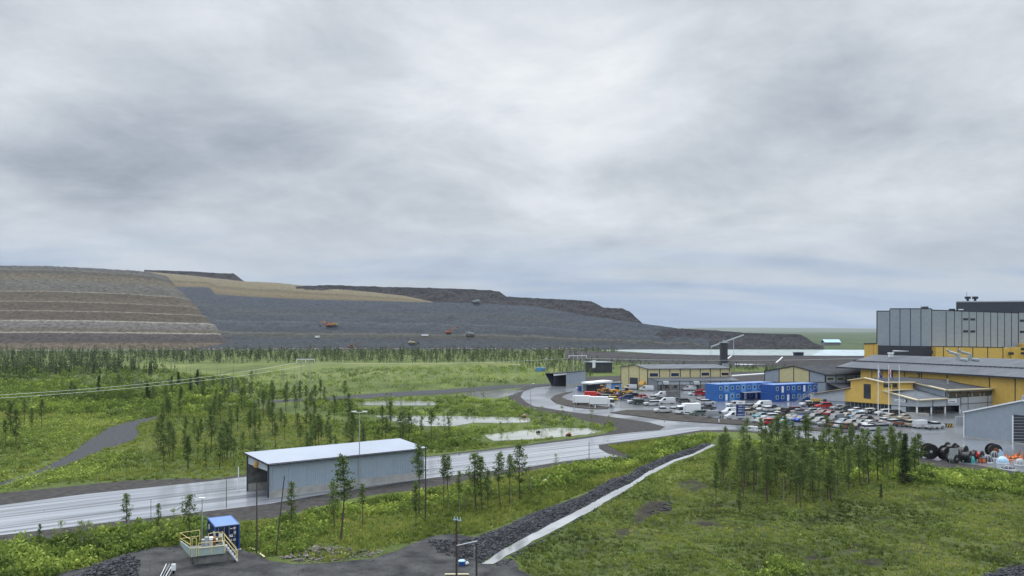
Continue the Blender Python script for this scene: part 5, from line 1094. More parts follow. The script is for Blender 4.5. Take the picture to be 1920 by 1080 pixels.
rocks('edge_stones', [(1800, 1095), (1835, 1082), (1870, 1068), (1925, 1056), (1980, 1040), (1980, 1100)], 900, .08, .25, .05, 'dark stones at the lower right corner')
rocks('bog_stones', [(1205, 960), (1262, 938), (1265, 955), (1220, 972)], 60, .1, .35, .1, 'dark lumps of stone in the peaty patches of the bog')
rocks('pad_stones', PAD[:-4]+[(1000, 1090), (0, 1090)], 2600, .035, .11, .0, 'loose stones on the gravel yard')
rocks('verge_stones', VERGE, 500, .06, .3, .0, 'loose stones on the road verges', m_rk2)
rocks('heap_foot_boulders', [(250, 657), (700, 655), (1100, 656), (1100, 658), (700, 658), (300, 660)], 500, 1.0, 3.2, .05, 'pale boulders along the foot of the spoil heaps', m_rk2)

field('stand_undergrowth', [[(1345, 830), (1500, 832), (1600, 846), (1720, 868), (1715, 900), (1600, 905), (1400, 880), (1345, 870)]], [520], BU, .5, 1.3, 1.2, .52, .10, MT['bush'], 'light green birch undergrowth between the pines of the right-hand stand', 'bushes', noise_t=.4, nsc=.2)

field('low_far_scrub', [[(960, 680), (1110, 673), (1165, 688), (1100, 712), (1030, 705)], [(1100, 672), (1300, 677), (1425, 691), (1380, 700), (1165, 690)], [(1380, 690), (1560, 692), (1560, 700), (1400, 706)]], [520, 420, 150], TT, 1.6, 4.2, 1.0, .42, .09, MT['wood_far'], 'low dark scrub between the far shed and the lake embankment', 'scrub', noise_t=.3, nsc=.02)

MT['birch'] = tintmat('birch_leaves', [(0, (.05, .075, .022)), (.4, (.11, .155, .038)), (.8, (.21, .26, .06)), (1, (.30, .34, .08))])
m_bk = mat('birch_bark', (.30, .29, .27), .8, .3, 4)
def birch_mesh(seed):
    r = np.random.default_rng(seed); pts = [(0, 0, 0), (.01, 0, .4), (.0, .01, .95)]; V, T = tube_tris(pts, [.014, .010, .003], 5); Vs = [V]; Ts = [T]; nv = len(V)
    cs = []; si = []; ti = []
    for i in range(26):
        t = .16+.8*r.random(); a = r.random()*6.28; L = .23*math.sin(min(1, (1.06-t))*2.2)*(.5+.6*r.random()); tip = np.array([math.cos(a)*L, math.sin(a)*L, min(1, t+L*.5)]); b0 = np.array([.0, 0, t]); sd = np.array([-math.sin(a), math.cos(a), 0])*.003
        Vs.append(np.array([b0+sd, b0-sd, tip, b0+[0, 0, .005]])); Ts.append(np.array([(0, 1, 2), (1, 3, 2)])+nv); nv += 4
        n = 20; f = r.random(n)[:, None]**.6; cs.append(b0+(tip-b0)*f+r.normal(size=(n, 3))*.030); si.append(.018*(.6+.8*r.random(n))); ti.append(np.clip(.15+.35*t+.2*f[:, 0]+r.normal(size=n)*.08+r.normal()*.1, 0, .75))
    cs = np.concatenate(cs); V2 = tris_random(len(cs), cs, np.concatenate(si), r, .8)
    return fastmesh('trunk', np.concatenate(Vs), np.concatenate(Ts), m_bk), fastmesh('crown', V2, np.arange(len(V2)).reshape(-1, 3), MT['birch'], tint=np.repeat(np.concatenate(ti), 3))
BIR = [birch_mesh(i) for i in range(4)]
def birch(x, y, h_, lab, grp):
    p = G(x, y); z = float(gheight(np.array(p.x), np.array(p.y))); r = thing('birch_tree', lab, 'tree', (p.x, p.y, z-.05), rt.random()*6.28, grp); r.scale = (h_*1.1, h_*1.1, h_); tr, cr = BIR[rt.randrange(4)]; link('trunk', tr, r); link('crown', cr, r)
for x, y in scatter_poly(ST2, 34, rt, True): birch(x, y, rt.uniform(2.4, 4.4), 'light green young birch among the pines below the car park', 'young birches among the pines below the car park')
for x, y in scatter_poly(ST1, 34, rt, True)+scatter_poly(PONDS_R, 34, rt, True): birch(x, y, rt.uniform(2.2, 4.6), 'young birch in the open ground between the grey shed and the ponds', 'young birches between the shed and the ponds')
for x, y in scatter_poly([(20, 1040), (217, 1004), (370, 985), (360, 1012), (230, 1030), (60, 1062)], 16, rt, True): birch(x, y, rt.uniform(1.8, 3.2), 'leafy young birch in the thicket below the wide road', 'young birches of the lower left thicket')
for x, y in scatter_poly([(820, 925), (980, 890), (1060, 880), (1000, 925), (840, 965)], 16, rt, True): birch(x, y, rt.uniform(1.6, 3.2), 'young birch among the roadside pines right of the grey shed', 'young birches among the roadside pines')
# ================================================================ vehicles
CARM = {}
def paint(nm, col, rough=.42):
    if nm not in CARM: CARM[nm] = mat('paint_'+nm.replace(' ', '_').replace('-', '_'), col, rough, .04, .5, coat=.0, spec=.3)
    return CARM[nm]
COL = {'white': (.50, .52, .54), 'silver': (.24, .26, .28), 'grey': (.14, .15, .16), 'dark grey': (.07, .075, .08), 'black': (.018, .018, .02), 'dark blue': (.02, .04, .14), 'blue': (.03, .08, .38), 'pale blue': (.17, .26, .34),
       'red': (.42, .02, .025), 'maroon': (.20, .035, .05), 'green-grey': (.11, .15, .14), 'dark green': (.03, .06, .05), 'beige': (.42, .38, .30), 'brown': (.16, .09, .06), 'yellow': (.68, .55, .10), 'teal': (.10, .25, .29)}
m_tail = mat('tail_lamp', (.45, .02, .02), .3, .05); m_head = mat('head_lamp', (.75, .77, .8), .2, .05)
def prof(m, pts, y0, y1, mi=0): m.ext([(x, y0, z) for x, z in pts], (0, y1-y0, 0), mi)
def car_proto(kind):
    r = thing('car', 'x', 'car'); W = .88; L = {'sedan': 4.5, 'hatchback': 4.0, 'estate car': 4.7, 'van': 5.2, 'pickup': 5.1, 'suv': 4.6}[kind]; h = L/2
    m = MB()
    if kind == 'van':
        prof(m, [(-h, .35), (h-.1, .35), (h, .75), (h-.15, 1.0), (h-.9, 1.12), (-h, 1.12)], -W-.08, W+.08); roof = [(-h+.02, 1.12), (h-.95, 1.12), (h-1.45, 1.75), (h-1.9, 1.95), (-h+.08, 1.95)]; g0, g1 = 1.15, 1.68
    elif kind == 'pickup':
        prof(m, [(-h, .45), (h-.1, .45), (h, .85), (h-.15, 1.05), (h-1.2, 1.12), (-h, 1.12)], -W-.03, W+.03); roof = [(-.6, 1.12), (h-1.2, 1.12), (h-1.8, 1.68), (-.4, 1.7)]; g0, g1 = 1.14, 1.6
    else:
        zt = {'sedan': 1.42, 'hatchback': 1.45, 'estate car': 1.46, 'suv': 1.7}[kind]; zb = .88 if kind != 'suv' else 1.02; gb = .28 if kind != 'suv' else .38
        prof(m, [(-h+.05, gb), (h-.08, gb), (h, gb+.3), (h-.08, zb-.12), (h-.35, zb-.05), (h-1.2, zb), (-h+.25, zb+.04), (-h, zb-.08), (-h, gb+.2)], -W, W)
        rear = {'sedan': -h+.75, 'hatchback': -h+.2, 'estate car': -h+.12, 'suv': -h+.12}[kind]; rt2 = {'sedan': -h+1.45, 'hatchback': -h+.55, 'estate car': -h+.4, 'suv': -h+.35}[kind]
        roof = [(rear, zb+.02), (h-1.15, zb), (h-1.95, zt-.03), (rt2, zt)]; g0, g1 = zb+.03, zt-.09
    def cabin(mm, pts, w0, w1, zlo, zhi, mi=0, grow=0):
        zmin = min(p[1] for p in pts); zmax = max(p[1] for p in pts); Lf = []; Rt = []
        for x, z in pts:
            t = (z-zmin)/(zmax-zmin); w_ = w0+(w1-w0)*t+grow; Lf.append((x, -w_, z)); Rt.append((x, w_, z))
        n = len(pts); k = len(mm.v); mm.v += Lf+Rt; mm.f.append(tuple(range(k+n-1, k-1, -1))); mm.m.append(mi); mm.f.append(tuple(range(k+n, k+2*n))); mm.m.append(mi)
        for i in range(n): j = (i+1) % n; mm.f.append((k+i, k+j, k+n+j, k+n+i)); mm.m.append(mi)
    cabin(m, roof, W-.02, W-.2, g0, g1)
    m.box(-h-.02, -h+.06, -W+.05, -W+.3, .7, .88, 1); m.box(-h-.02, -h+.06, W-.3, W-.05, .7, .88, 1); m.box(h-.12, h+.01, -W+.06, -W+.38, .6, .74, 2); m.box(h-.12, h+.01, W-.38, W-.06, .6, .74, 2)
    b = m.build('body', [paint('white', COL['white']), m_tail, m_head], r); b.material_slots[0].link = 'OBJECT'; b.material_slots[0].material = paint('white', COL['white'])
    # glass band standing a little proud of the cabin
    xs_ = [p[0] for p in roof]; zmin = min(p[1] for p in roof); zmax = max(p[1] for p in roof)
    def xat(z, front):
        e = [roof[1]]+roof[2:3] if front else [roof[0], roof[-1]]
        a_, b_2 = (roof[1], roof[2]) if front else (roof[0], roof[-1]); t = (z-a_[1])/(b_2[1]-a_[1]+1e-6); return a_[0]+(b_2[0]-a_[0])*min(1, max(0, t))
    m = MB(); w_at = lambda z: (W-.02)+(-.18)*(z-zmin)/(zmax-zmin)
    if kind == 'van':
        q = [(h-2.1, g0), (h-1.05, g0), (h-1.42, g1), (h-2.1, g1)]
    elif kind == 'pickup': q = [(xat(g0, 0)-.01, g0), (xat(g0, 1)+.02, g0), (xat(g1, 1)+.02, g1), (xat(g1, 0)-.01, g1)]
    else: q = [(xat(g0, 0)-.02, g0), (xat(g0, 1)+.02, g0), (xat(g1, 1)+.02, g1), (xat(g1, 0)-.02, g1)]
    k = len(m.v); m.v += [(x, -w_at(z)-.012, z) for x, z in q]+[(x, w_at(z)+.012, z) for x, z in q]
    for f_ in ((3, 2, 1, 0), (4, 5, 6, 7), (0, 1, 5, 4), (1, 2, 6, 5), (2, 3, 7, 6), (3, 0, 4, 7)): m.f.append(tuple(k+i for i in f_)); m.m.append(0)
    m.build('windows', MT['car_glass'], r)
    if kind == 'pickup': m = MB(); m.box(-h+.1, -.65, -W+.1, W-.1, 1.121, 1.14); m.build('load_bed', MT['black'], r)
    R_ = .33 if kind not in ('suv', 'pickup', 'van') else .38
    for x in (-h+.85, h-.85):
        for s in (-1, 1): m = MB(); m.bar((x, s*(W-.2), R_), (x, s*(W+.03), R_), R_, n=10); m.bar((x, s*(W+.03), R_), (x, s*(W+.04), R_), R_*.55, 1, n=8); m.build('wheel', [MT['tyre'], MT['galv']], r)
    return r
PROTO = {k: car_proto(k) for k in ('sedan', 'hatchback', 'estate car', 'van', 'pickup', 'suv')}
first = set(); K1 = 45; K2 = 215
CARS = {
 'row beside the cream hall': [(1182, 730, 'white', 'van', 170), (1212, 733, 'white', 'van', 175), (1292, 732, 'white', 'van', 190), (1301, 741.5, 'white', 'hatchback', 185), (1313, 741.5, 'red', 'suv', 15), (1324, 741, 'white', 'hatchback', 15), (1319, 737, 'red', 'hatchback', 15)],
 'loose cluster at the left end of the car park': [(1129, 748, 'green-grey', 'estate car', 190), (1145, 751.5, 'yellow', 'estate car', 190), (1159, 747.5, 'maroon', 'estate car', 15), (1174, 750, 'dark blue', 'suv', 190), (1190, 744.5, 'black', 'estate car', 15), (1190, 756.5, 'white', 'suv', 190), (1201, 758, 'dark green', 'estate car', 15),
   (1208, 747, 'red', 'hatchback', 10), (1224, 749.5, 'white', 'estate car', 185), (1222, 760, 'white', 'estate car', 190), (1243, 744.5, 'white', 'van', 190), (1250, 757, 'white', 'van', 188), (1272, 753.5, 'grey', 'sedan', 10), (1285, 755, 'dark grey', 'estate car', 10), (1211, 752, 'silver', 'sedan', 15), (1234, 752, 'grey', 'estate car', 185)],
 'row left of the blue sign board': [(1310, 756, 'white', 'pickup', 15), (1326, 758, 'white', 'estate car', 15), (1326, 769.5, 'dark grey', 'pickup', 15), (1244, 774.5, 'white', 'pickup', 188), (1261, 774, 'white', 'suv', 190), (1309, 779, 'green-grey', 'estate car', 192), (1342, 783, 'silver', 'van', 10), (1370, 777, 'white', 'van', 200), (1378, 785.5, 'white', 'van', 195), (1376, 763, 'white', 'suv', 200), (1403, 777, 'beige', 'suv', 20)],
 'rear row right of the blue sign board': [(1408, 766.5, 'silver', 'estate car', K1), (1419, 767.5, 'dark grey', 'sedan', K2), (1430, 764, 'white', 'van', 200), (1434, 770.5, 'white', 'estate car', 195), (1449, 768, 'dark grey', 'sedan', 20), (1444, 771.5, 'white', 'hatchback', 20), (1462, 773, 'dark green', 'sedan', K2), (1477, 774.5, 'black', 'estate car', K1), (1494, 773.5, 'maroon', 'suv', 15), (1499, 776.5, 'silver', 'sedan', 10),
   (1520, 775, 'silver', 'estate car', 200), (1535, 775, 'silver', 'sedan', 205), (1544, 778, 'maroon', 'estate car', 205), (1559, 779.5, 'maroon', 'sedan', 25), (1574, 781, 'dark grey', 'estate car', 205), (1590, 784.5, 'beige', 'sedan', 25), (1604, 785, 'pale blue', 'suv', 205), (1618, 783, 'silver', 'sedan', 25), (1625, 790.5, 'black', 'sedan', 205), (1612, 788, 'grey', 'estate car', 205)],
 'middle row': [(1427, 784, 'teal', 'sedan', 210), (1444, 785.5, 'white', 'estate car', 192), (1460, 781, 'white', 'hatchback', K1), (1468, 783, 'black', 'hatchback', K1), (1482, 786.5, 'green-grey', 'estate car', 210), (1491, 789, 'silver', 'sedan', 210), (1503, 790.5, 'blue', 'estate car', 212), (1517, 792.5, 'dark grey', 'sedan', 212), (1527, 786.5, 'green-grey', 'suv', 212), (1536, 795, 'silver', 'suv', 212), (1549, 798.5, 'silver', 'sedan', 212), (1567, 790.5, 'grey', 'van', 212),
   (1580, 795, 'pale blue', 'sedan', 212), (1596, 797.5, 'silver', 'estate car', 212), (1613, 798, 'green-grey', 'estate car', 212), (1629, 799, 'white', 'sedan', 212)],
 'front row beside the dark soil strip': [(1426, 793, 'silver', 'sedan', 212), (1436, 795, 'white', 'hatchback', 210), (1450, 796, 'red', 'estate car', 15), (1468, 797.5, 'teal', 'sedan', 212), (1565, 800.5, 'brown', 'hatchback', 32), (1577, 802, 'white', 'hatchback', 32), (1592, 803.5, 'brown', 'estate car', 32), (1608, 804, 'dark grey', 'sedan', 32), (1632, 807, 'white', 'estate car', 20), (1656, 806, 'silver', 'estate car', 12), (1641, 803, 'grey', 'hatchback', 30)],
 'row along the office wall': [(1517, 762.5, 'white', 'pickup', 185), (1530, 763.5, 'black', 'pickup', 10), (1544, 765.5, 'red', 'suv', 190), (1572, 768, 'silver', 'estate car', 195), (1584, 769.5, 'dark grey', 'sedan', 195), (1605, 773, 'white', 'sedan', 195), (1627, 775.5, 'white', 'estate car', 195), (1641, 776, 'black', 'sedan', 195), (1656, 778.5, 'white', 'suv', 195), (1670, 779, 'silver', 'sedan', 200), (1682, 780, 'black', 'suv', 25)],
 'row between the flagpoles and the front building': [(1650, 792.5, 'black', 'estate car', 205), (1663, 794, 'white', 'hatchback', 25), (1679, 797, 'white', 'estate car', 22), (1696, 799, 'brown', 'pickup', 25), (1712, 800, 'beige', 'suv', 25), (1731, 802.5, 'white', 'van', 20), (1752, 804, 'white', 'pickup', 20), (1672, 786, 'beige', 'sedan', 20), (1694, 786, 'beige', 'sedan', 200)],
}
rc = random.Random(9)
for row, L_ in CARS.items():
    L_ = sorted(L_, key=lambda c: c[0]); cnt = {}
    from collections import Counter
    tot_ = Counter((c[2], c[3]) for c in L_)
    for i, (px, py, col, kd, ang_) in enumerate(L_):
        p = G(px, py); rz_ = RD(ang_+rc.uniform(-3, 3)); s = rc.uniform(.96, 1.05)
        if kd in first: r = dup(PROTO[kd], (p.x, p.y, .035), rz_, s)
        else: r = PROTO[kd]; first.add(kd); r.location = (p.x, p.y, .035); r.rotation_euler = (0, 0, rz_); r.scale = (s,)*3
        if tot_[(col, kd)] == 1: lab = f'{col} {kd} in the {row}'
        else: lab = f'{col} {kd}, vehicle number {i+1} from the left in the {row}'.replace(f'vehicle number {i+1}', on[i]+' vehicle')
        r.name = 'parked_'+{'estate car': 'estate_car', 'van': 'van', 'pickup': 'pickup_truck'}.get(kd, 'car')
        tag(r, ' '.join(lab.split()[:16]), {'van': 'van', 'pickup': 'pickup'}.get(kd, 'car'), f'vehicles of the {row}')
        for ch in r.children:
            if ch.name.startswith('body'): ch.material_slots[0].link = 'OBJECT'; ch.material_slots[0].material = paint(col, COL[col])
# big vans and trucks at the left and middle
def truck(name, label, at, rz, L, hgt, cab_h, body='white', cab='white', group=None):
    r = thing(name, label, 'truck', (at.x, at.y, .035), rz, group); h = L/2
    m = MB(); m.box(-h, h-1.9, -1.1, 1.1, .75, hgt); m.box(-h-.03, -h+.1, -1.12, 1.12, .7, hgt+.03); m.build('cargo_box', MT[body], r)
    m = MB(); prof(m, [(h-1.8, .5), (h, .5), (h, 1.25), (h-.35, cab_h-.1), (h-.6, cab_h), (h-1.8, cab_h)], -1.02, 1.02); m.build('cab', MT[cab], r)
    m = MB(); prof(m, [(h-1.3, 1.3), (h+.01, 1.3), (h-.3, cab_h-.25), (h-1.3, cab_h-.25)], -1.04, 1.04); m.build('windows', MT['glass'], r)
    m = MB(); m.box(-h+.1, h-.1, -.8, .8, .45, .74); m.build('chassis', MT['black'], r)
    for x in (-h+1.1, h-1.0):
        for s in (-1, 1): m = MB(); m.bar((x, s*.75, .45), (x, s*1.05, .45), .45, n=12); m.bar((x, s*1.05, .45), (x, s*1.07, .45), .22, 1, n=8); m.build('wheel', [MT['tyre'], MT['galv']], r)
    return r
truck('box_truck', 'white box truck, left one of the two parked nose to tail by the soil strip', G(1096, 759.5), RD(-12), 7.0, 2.9, 2.5)
truck('box_truck', 'white box truck, right one of the two parked nose to tail by the soil strip', G(1129, 762.5), RD(-10), 7.4, 3.0, 2.5)
truck('delivery_truck', 'large white delivery truck facing left among the small white cars', G(1290, 777), RD(195), 6.6, 3.0, 2.4)
truck('red_truck', 'red boxed truck beside the loose cluster of cars', G(1112, 749), RD(-14), 5.5, 2.6, 2.2, 'red', 'red')
def crate(name, label, cat, at, rz, sx, sy, sz, mm, group=None):
    r = thing(name, label, cat, (at.x, at.y, .035), rz, group); m = MB(); m.box(-sx/2, sx/2, -sy/2, sy/2, .1, sz); m.build('body', MT[mm], r)
    m = MB()
    for x in (-sx/2, sx/2):
        for y in (-sy/2, sy/2): m.box(x-.06, x+.06, y-.06, y+.06, 0, sz+.03)
    m.box(-sx/2-.05, sx/2+.05, -sy/2-.05, sy/2+.05, sz, sz+.08); m.build('corner_frame', MT['dark'], r); return r
crate('skip_container', 'blue open skip container left of the dark one by the diggers', 'container', G(1096, 733), RD(8), 5, 2.2, 1.9, 'blued')
crate('skip_container', 'dark grey skip container between the blue one and the diggers', 'container', G(1112, 734), RD(8), 4.5, 2.2, 2.1, 'dark')
crate('box_trailer', 'dark box trailer parked behind two white vans', 'trailer', G(1262, 745), RD(15), 4.2, 2.1, 2.0, 'conc_d')
# ---- diggers and other machines
def excavator(label, at, rz, s, mm='orange', z=.03, arm=1, group=None):
    r = thing('excavator', label, 'excavator', (at.x, at.y, z), rz, group); r.scale = (s, s, s)
    for sd in (-1, 1):
        m = MB(); prof(m, [(-1.8, .25), (-1.5, 0), (1.5, 0), (1.8, .25), (1.8, .6), (1.5, .8), (-1.5, .8), (-1.8, .6)], sd*1.25-.28, sd*1.25+.28); m.build('track', MT['black'], r)
    m = MB(); prof(m, [(-2.1, .95), (1.3, .95), (1.3, 1.6), (.3, 1.9), (-2.1, 2.1), (-2.3, 1.5)], -1.3, 1.3); m.bar((0, 0, .6), (0, 0, 1), .7, n=10); m.build('body', MT[mm], r)
    m = MB(); prof(m, [(.2, 1.6), (1.45, 1.6), (1.45, 2.2), (1.1, 3.0), (.2, 3.0)], .35, 1.3); o = m.build('cab', MT[mm], r); m = MB(); prof(m, [(.35, 1.8), (1.47, 1.8), (1.47, 2.2), (1.15, 2.85), (.35, 2.85)], .33, 1.32); m.build('window', MT['glass'], o)
    m = MB(); m.bar((1.2, -.3, 1.5), (3.2, -.3, 3.9), .24, r2=.28); m.bar((3.2, -.3, 3.9), (5.2, -.3, 3.4 if arm else 4.3), .27, r2=.2); m.build('boom', MT[mm], r)
    e0 = (5.2, -.3, 3.4 if arm else 4.3); e1 = (5.9, -.3, .9) if arm else (6.9, -.3, 5.0)
    m = MB(); m.bar(e0, e1, .2, r2=.16); m.build('stick', MT[mm], r)
    m = MB(); prof(m, [(e1[0]-.5, e1[2]-.8), (e1[0]+.5, e1[2]-.7), (e1[0]+.6, e1[2]), (e1[0]-.2, e1[2]+.1)], -.9, .3); m.build('bucket', MT['dark'], r); return r
def hillpt(px, py):
    D, Z_ = climb(px, py, float(Dm(np.array(px, float))), 0, 3.0); return Vector(((px-CX)/F*D, D, 0)), Z_
def loader(label, at, rz, s, mm='ochre', z=.03, group=None):
    r = thing('wheel_loader', label, 'wheel loader', (at.x, at.y, z), rz, group); r.scale = (s,)*3
    m = MB(); prof(m, [(-2.6, .8), (.2, .8), (.2, 1.7), (-.3, 1.9), (-2.6, 1.75)], -.95, .95); prof(m, [(.3, .7), (1.9, .7), (1.6, 1.4), (.3, 1.5)], -.6, .6); m.build('body', MT[mm], r)
    m = MB(); prof(m, [(-.9, 1.7), (.4, 1.7), (.3, 2.9), (-.8, 2.9)], -.7, .7); m.build('cab', MT['glass'], r)
    m = MB(); m.box(-.9, .4, -.75, .75, 2.9, 3.0); m.build('cab_roof', MT[mm], r)
    m = MB(); prof(m, [(2.6, .2), (3.5, .1), (3.5, .3), (2.9, .5), (2.8, 1.3), (2.6, 1.3)], -1.3, 1.3); m.bar((1.2, -.5, 1.4), (2.7, -.5, .7), .14); m.bar((1.2, .5, 1.4), (2.7, .5, .7), .14); m.build('bucket', MT['dark'], r)
    for x in (-1.7, 1.3):
        for sd in (-1, 1): m = MB(); m.bar((x, sd*.75, .72), (x, sd*1.2, .72), .72, n=12); m.bar((x, sd*1.2, .72), (x, sd*1.22, .72), .35, 1, n=8); m.build('wheel', [MT['tyre'], MT[mm]], r)
    return r
loader('ochre wheel loader at the left of the machine row by the white-roofed hall', G(1127, 737), RD(170), .95)
excavator('brown digger between two ochre machines of the machine row', G(1143, 738), RD(160), .62, 'rust')
loader('ochre wheel loader in the middle of the machine row', G(1158, 739), RD(10), .95)
loader('ochre wheel loader at the right end of the machine row behind the dark blue car', G(1174, 741), RD(185), .9)
def dumper(label, at, rz, s, z, mm='trim', bed='galv'):
    r = thing('dump_truck', label, 'dump truck', (at.x, at.y, z), rz); r.scale = (s,)*3
    m = MB(); prof(m, [(-4, 1.6), (3.2, 1.6), (3.2, 2.4), (-4, 2.2)], -1.5, 1.5); m.build('chassis', MT['black'], r)
    m = MB(); prof(m, [(-4.6, 3.4), (-4.2, 2.3), (2.0, 2.4), (2.4, 4.6), (4.4, 4.9), (4.4, 5.1), (2.2, 5.0), (1.6, 4.9)], -2.3, 2.3); m.build('tipper_bed', MT[bed], r)
    m = MB(); prof(m, [(2.5, 1.5), (4.3, 1.5), (4.3, 2.8), (3.9, 4.2), (2.5, 4.2)], -1.6, 1.2); m.build('cab', MT[mm], r)
    for x, n_ in ((-2.3, 2), (2.9, 1)):
        for sd in (-1, 1): m = MB(); m.bar((x, sd*1.3, 1.25), (x, sd*2.3, 1.25), 1.25, n=12); m.bar((x, sd*2.3, 1.25), (x, sd*2.33, 1.25), .6, 1, n=8); m.build('wheel', [MT['tyre'], MT['galv']], r)
    return r
p, z_ = hillpt(604, 612); excavator('orange mining excavator digging on the spoil slope at the left', Vector((p.x+8, p.y, 0)), RD(178), 1.75, z=z_)
p, z_ = hillpt(626, 612); dumper('pale dump truck standing right against the left orange excavator', p, RD(5), 1.05, z_, 'trim', 'ochre')
p, z_ = hillpt(841, 625); excavator('bright orange excavator with its boom raised to the right on the slope', p, RD(5), 1.55, z=z_, arm=0)
p, z_ = hillpt(881, 630); dumper('grey dump truck just right of the excavator with the raised boom', p, RD(185), 1.15, z_, 'galv')
p, z_ = hillpt(893, 569.5); dumper('dump truck on the upper edge of the dark slope below the ridge', p, RD(8), 1.25, z_, 'galv')
p, z_ = hillpt(775, 645); loader('pale machine low on the slope above the wood', p, RD(20), 2.0, 'trim', z=z_)
p, z_ = hillpt(658, 655); excavator('dark excavator at the foot of the slope beside the wood', p, RD(30), 1.5, 'rust', z=z_+1, arm=0)
for px, py, sx, lab in ((797, 630, 8, 'white container lying on the dark slope'), (595, 633, 5, 'pale pickup on the lower slope left of the dark excavator')):
    p, z_ = hillpt(px, py); r = thing('container', lab, 'container', (p.x, p.y, z_)); m = MB(); m.box(-sx/2, sx/2, -1.5, 1.5, 0, 2.2); m.build('body', MT['white'], r); m = MB(); m.box(-sx/2-.1, sx/2+.1, -1.6, 1.6, 2.2, 2.4); m.build('roof', MT['galv'], r)
# ================================================================ poles, lamps, lines
def lamp_post(label, base, hgt, heads, arm=.8, mm='galv', group=None, r0=.09):
    r = thing('lamp_post', label, 'lamp post', (base.x, base.y, 0), 0, group)
    m = MB(); m.bar((0, 0, 0), (0, 0, hgt), r0, n=6, r2=r0*.6); m.build('post', MT[mm], r)
    for sx in ([-1, 1] if heads == 2 else [0] if heads == 0 else [1]):
        m = MB(); x = sx*arm; m.bar((0, 0, hgt-.05), (x, 0, hgt+.05), .04) if sx else None; m.box(x-.35, x+.35, -.18, .18, hgt+.03, hgt+.18); m.build('lamp_head', MT['lamp'], r)
    return r
def Hh(base_py, top_py): return (base_py-top_py)/F*(F*H/(base_py-HY))
for px, b, t, hd, lab in ((674, 913, 773, 2, 'tall double-headed lamp post in front of the long grey shed'), (968, 742, 684, 2, 'double-headed lamp post beside the far pond and berm'), (1022, 722, 672, 1, 'single-headed lamp post left of the small far shed'), (995, 762, 720, 1, 'short lamp post on the outer edge of the curved road'),
                          (1076.5, 771, 728, 1, 'lamp post on the soil island beside the two white box trucks'), (1163, 704, 686, 0, 'thin post with a round lamp right of the dark pump house'), (379, 1027, 936, 0, 'post with a round lamp behind the blue container')):
    lamp_post(lab, G(px, b), Hh(b, t), hd, r0=.09 if px > 400 else .07)
def pole(label, px, b, t, r0=.09, mm='wood', lean=0):
    p = G(px, b); h_ = Hh(b, t); m = MB(); m.bar((0, 0, 0), (lean, 0, h_), r0, n=6, r2=r0*.7); o = m.build('pole', MT[mm]); o.location = p; tag(o, label, 'pole'); return o
pole('thin dark pole by the near road edge left of the shed opening', 424.5, 952, 898, .05); pole('tall straight dark pole right of the blue container', 481.5, 1037, 903, .085)
pole('tall dark pole leaning to the right in front of the shed opening', 517, 1042, 893, .07, lean=.9); pole('black pole at the right end of the grey shed', 798, 972, 838, .10)
pole('dark pole standing in the bushes below the turn-off', 1104.5, 878, 828, .06); pole('thin pale pole in the verge thicket left of the blue container', 283, 1010, 936, .04)
for i, (px, b, t) in enumerate(((722, 712, 693), (886, 718, 694), (862, 698, 664), (1105, 772, 752), (1150, 763, 744), (1205, 757, 735), (1164, 762, 742))):
    pole(['thin post in the pale far meadow', 'thin post at the right of the pale far meadow', 'thin post at the edge of the far wood', 'short post beside the left white truck', 'slim post by the road in front of the yellow car', 'slim post among the cars of the loose cluster', 'slim post in front of the dark blue car'][i], px, b, t, .06, 'galv')
def pylon(label, px, b, t, wdt=3.2):
    p = G(px, b); h_ = Hh(b, t); r = thing('power_pylon', label, 'pylon', (p.x, p.y, 0))
    for s in (-1, 1): m = MB(); m.bar((s*wdt, 0, 0), (s*wdt, 0, h_), .16, n=6, r2=.11); m.build('pole', MT['galv'], r)
    m = MB(); m.box(-wdt*2.1, wdt*2.1, -.12, .12, h_*.86, h_*.86+.28); m.build('crossarm', MT['lamp'], r)
    m = MB(); m.bar((-wdt, 0, h_*.86), (0, 0, h_*.7), .08); m.bar((wdt, 0, h_*.86), (0, 0, h_*.7), .08); m.build('brace', MT['galv'], r)
    for x in (-wdt*2, 0, wdt*2): m = MB(); m.bar((x, 0, h_*.86), (x, 0, h_*.86-1.1), .13, n=6); m.build('insulator', MT['white'], r)
    return Vector((p.x, p.y, h_*.86-1.1)), wdt
q1, w1_ = pylon('twin-pole power pylon standing in the pale meadow', 573, 738, 664, 1.6); q2, w2_ = pylon('farther twin-pole pylon behind the small far shed', 1083, 712, 660, 2.0)
def wire(name, a, b, sag, rad_, label):
    n = 20; pts = [a.lerp(b, i/n)-Zu*(4*sag*(i/n)*(1-i/n)) for i in range(n+1)]; V, T = [], []; k = 4
    d0 = (b-a).normalized(); s1_ = d0.cross(Zu).normalized()
    for i, p in enumerate(pts):
        for j in range(k): an = math.pi/2*j; V.append(tuple(p+s1_*math.cos(an)*rad_+Zu*math.sin(an)*rad_))
    for i in range(n):
        for j in range(k): q = i*k+j; r_ = i*k+(j+1) % k; T.append((q, r_, r_+k, q+k))
    o = link(name, fastmesh(name, V, T, MT['rope'])); return tag(o, label, 'power line', 'overhead power lines')
e_l = P(-90, 746, 150)
wire('power_line', e_l, q1+Vector((-w1_*2, 0, 0)), 1.5, .042, 'upper bright wire sagging across the left wood to the meadow pylon')
wire('power_line', e_l+Vector((0, 0, -.6)), q1+Vector((0, 0, -1)), 1.4, .042, 'lower bright wire sagging across the left wood to the meadow pylon')
wire('power_line', q1+Vector((w1_*2, 0, 0)), q2+Vector((-w2_*2, 0, 0)), 1.2, .04, 'thin wire running from the meadow pylon to the farther pylon')
wire('power_line', q2+Vector((w2_*2, 0, 0)), P(1640, 671, 480), 1.2, .05, 'thin wire running right from the farther pylon past the embankment')
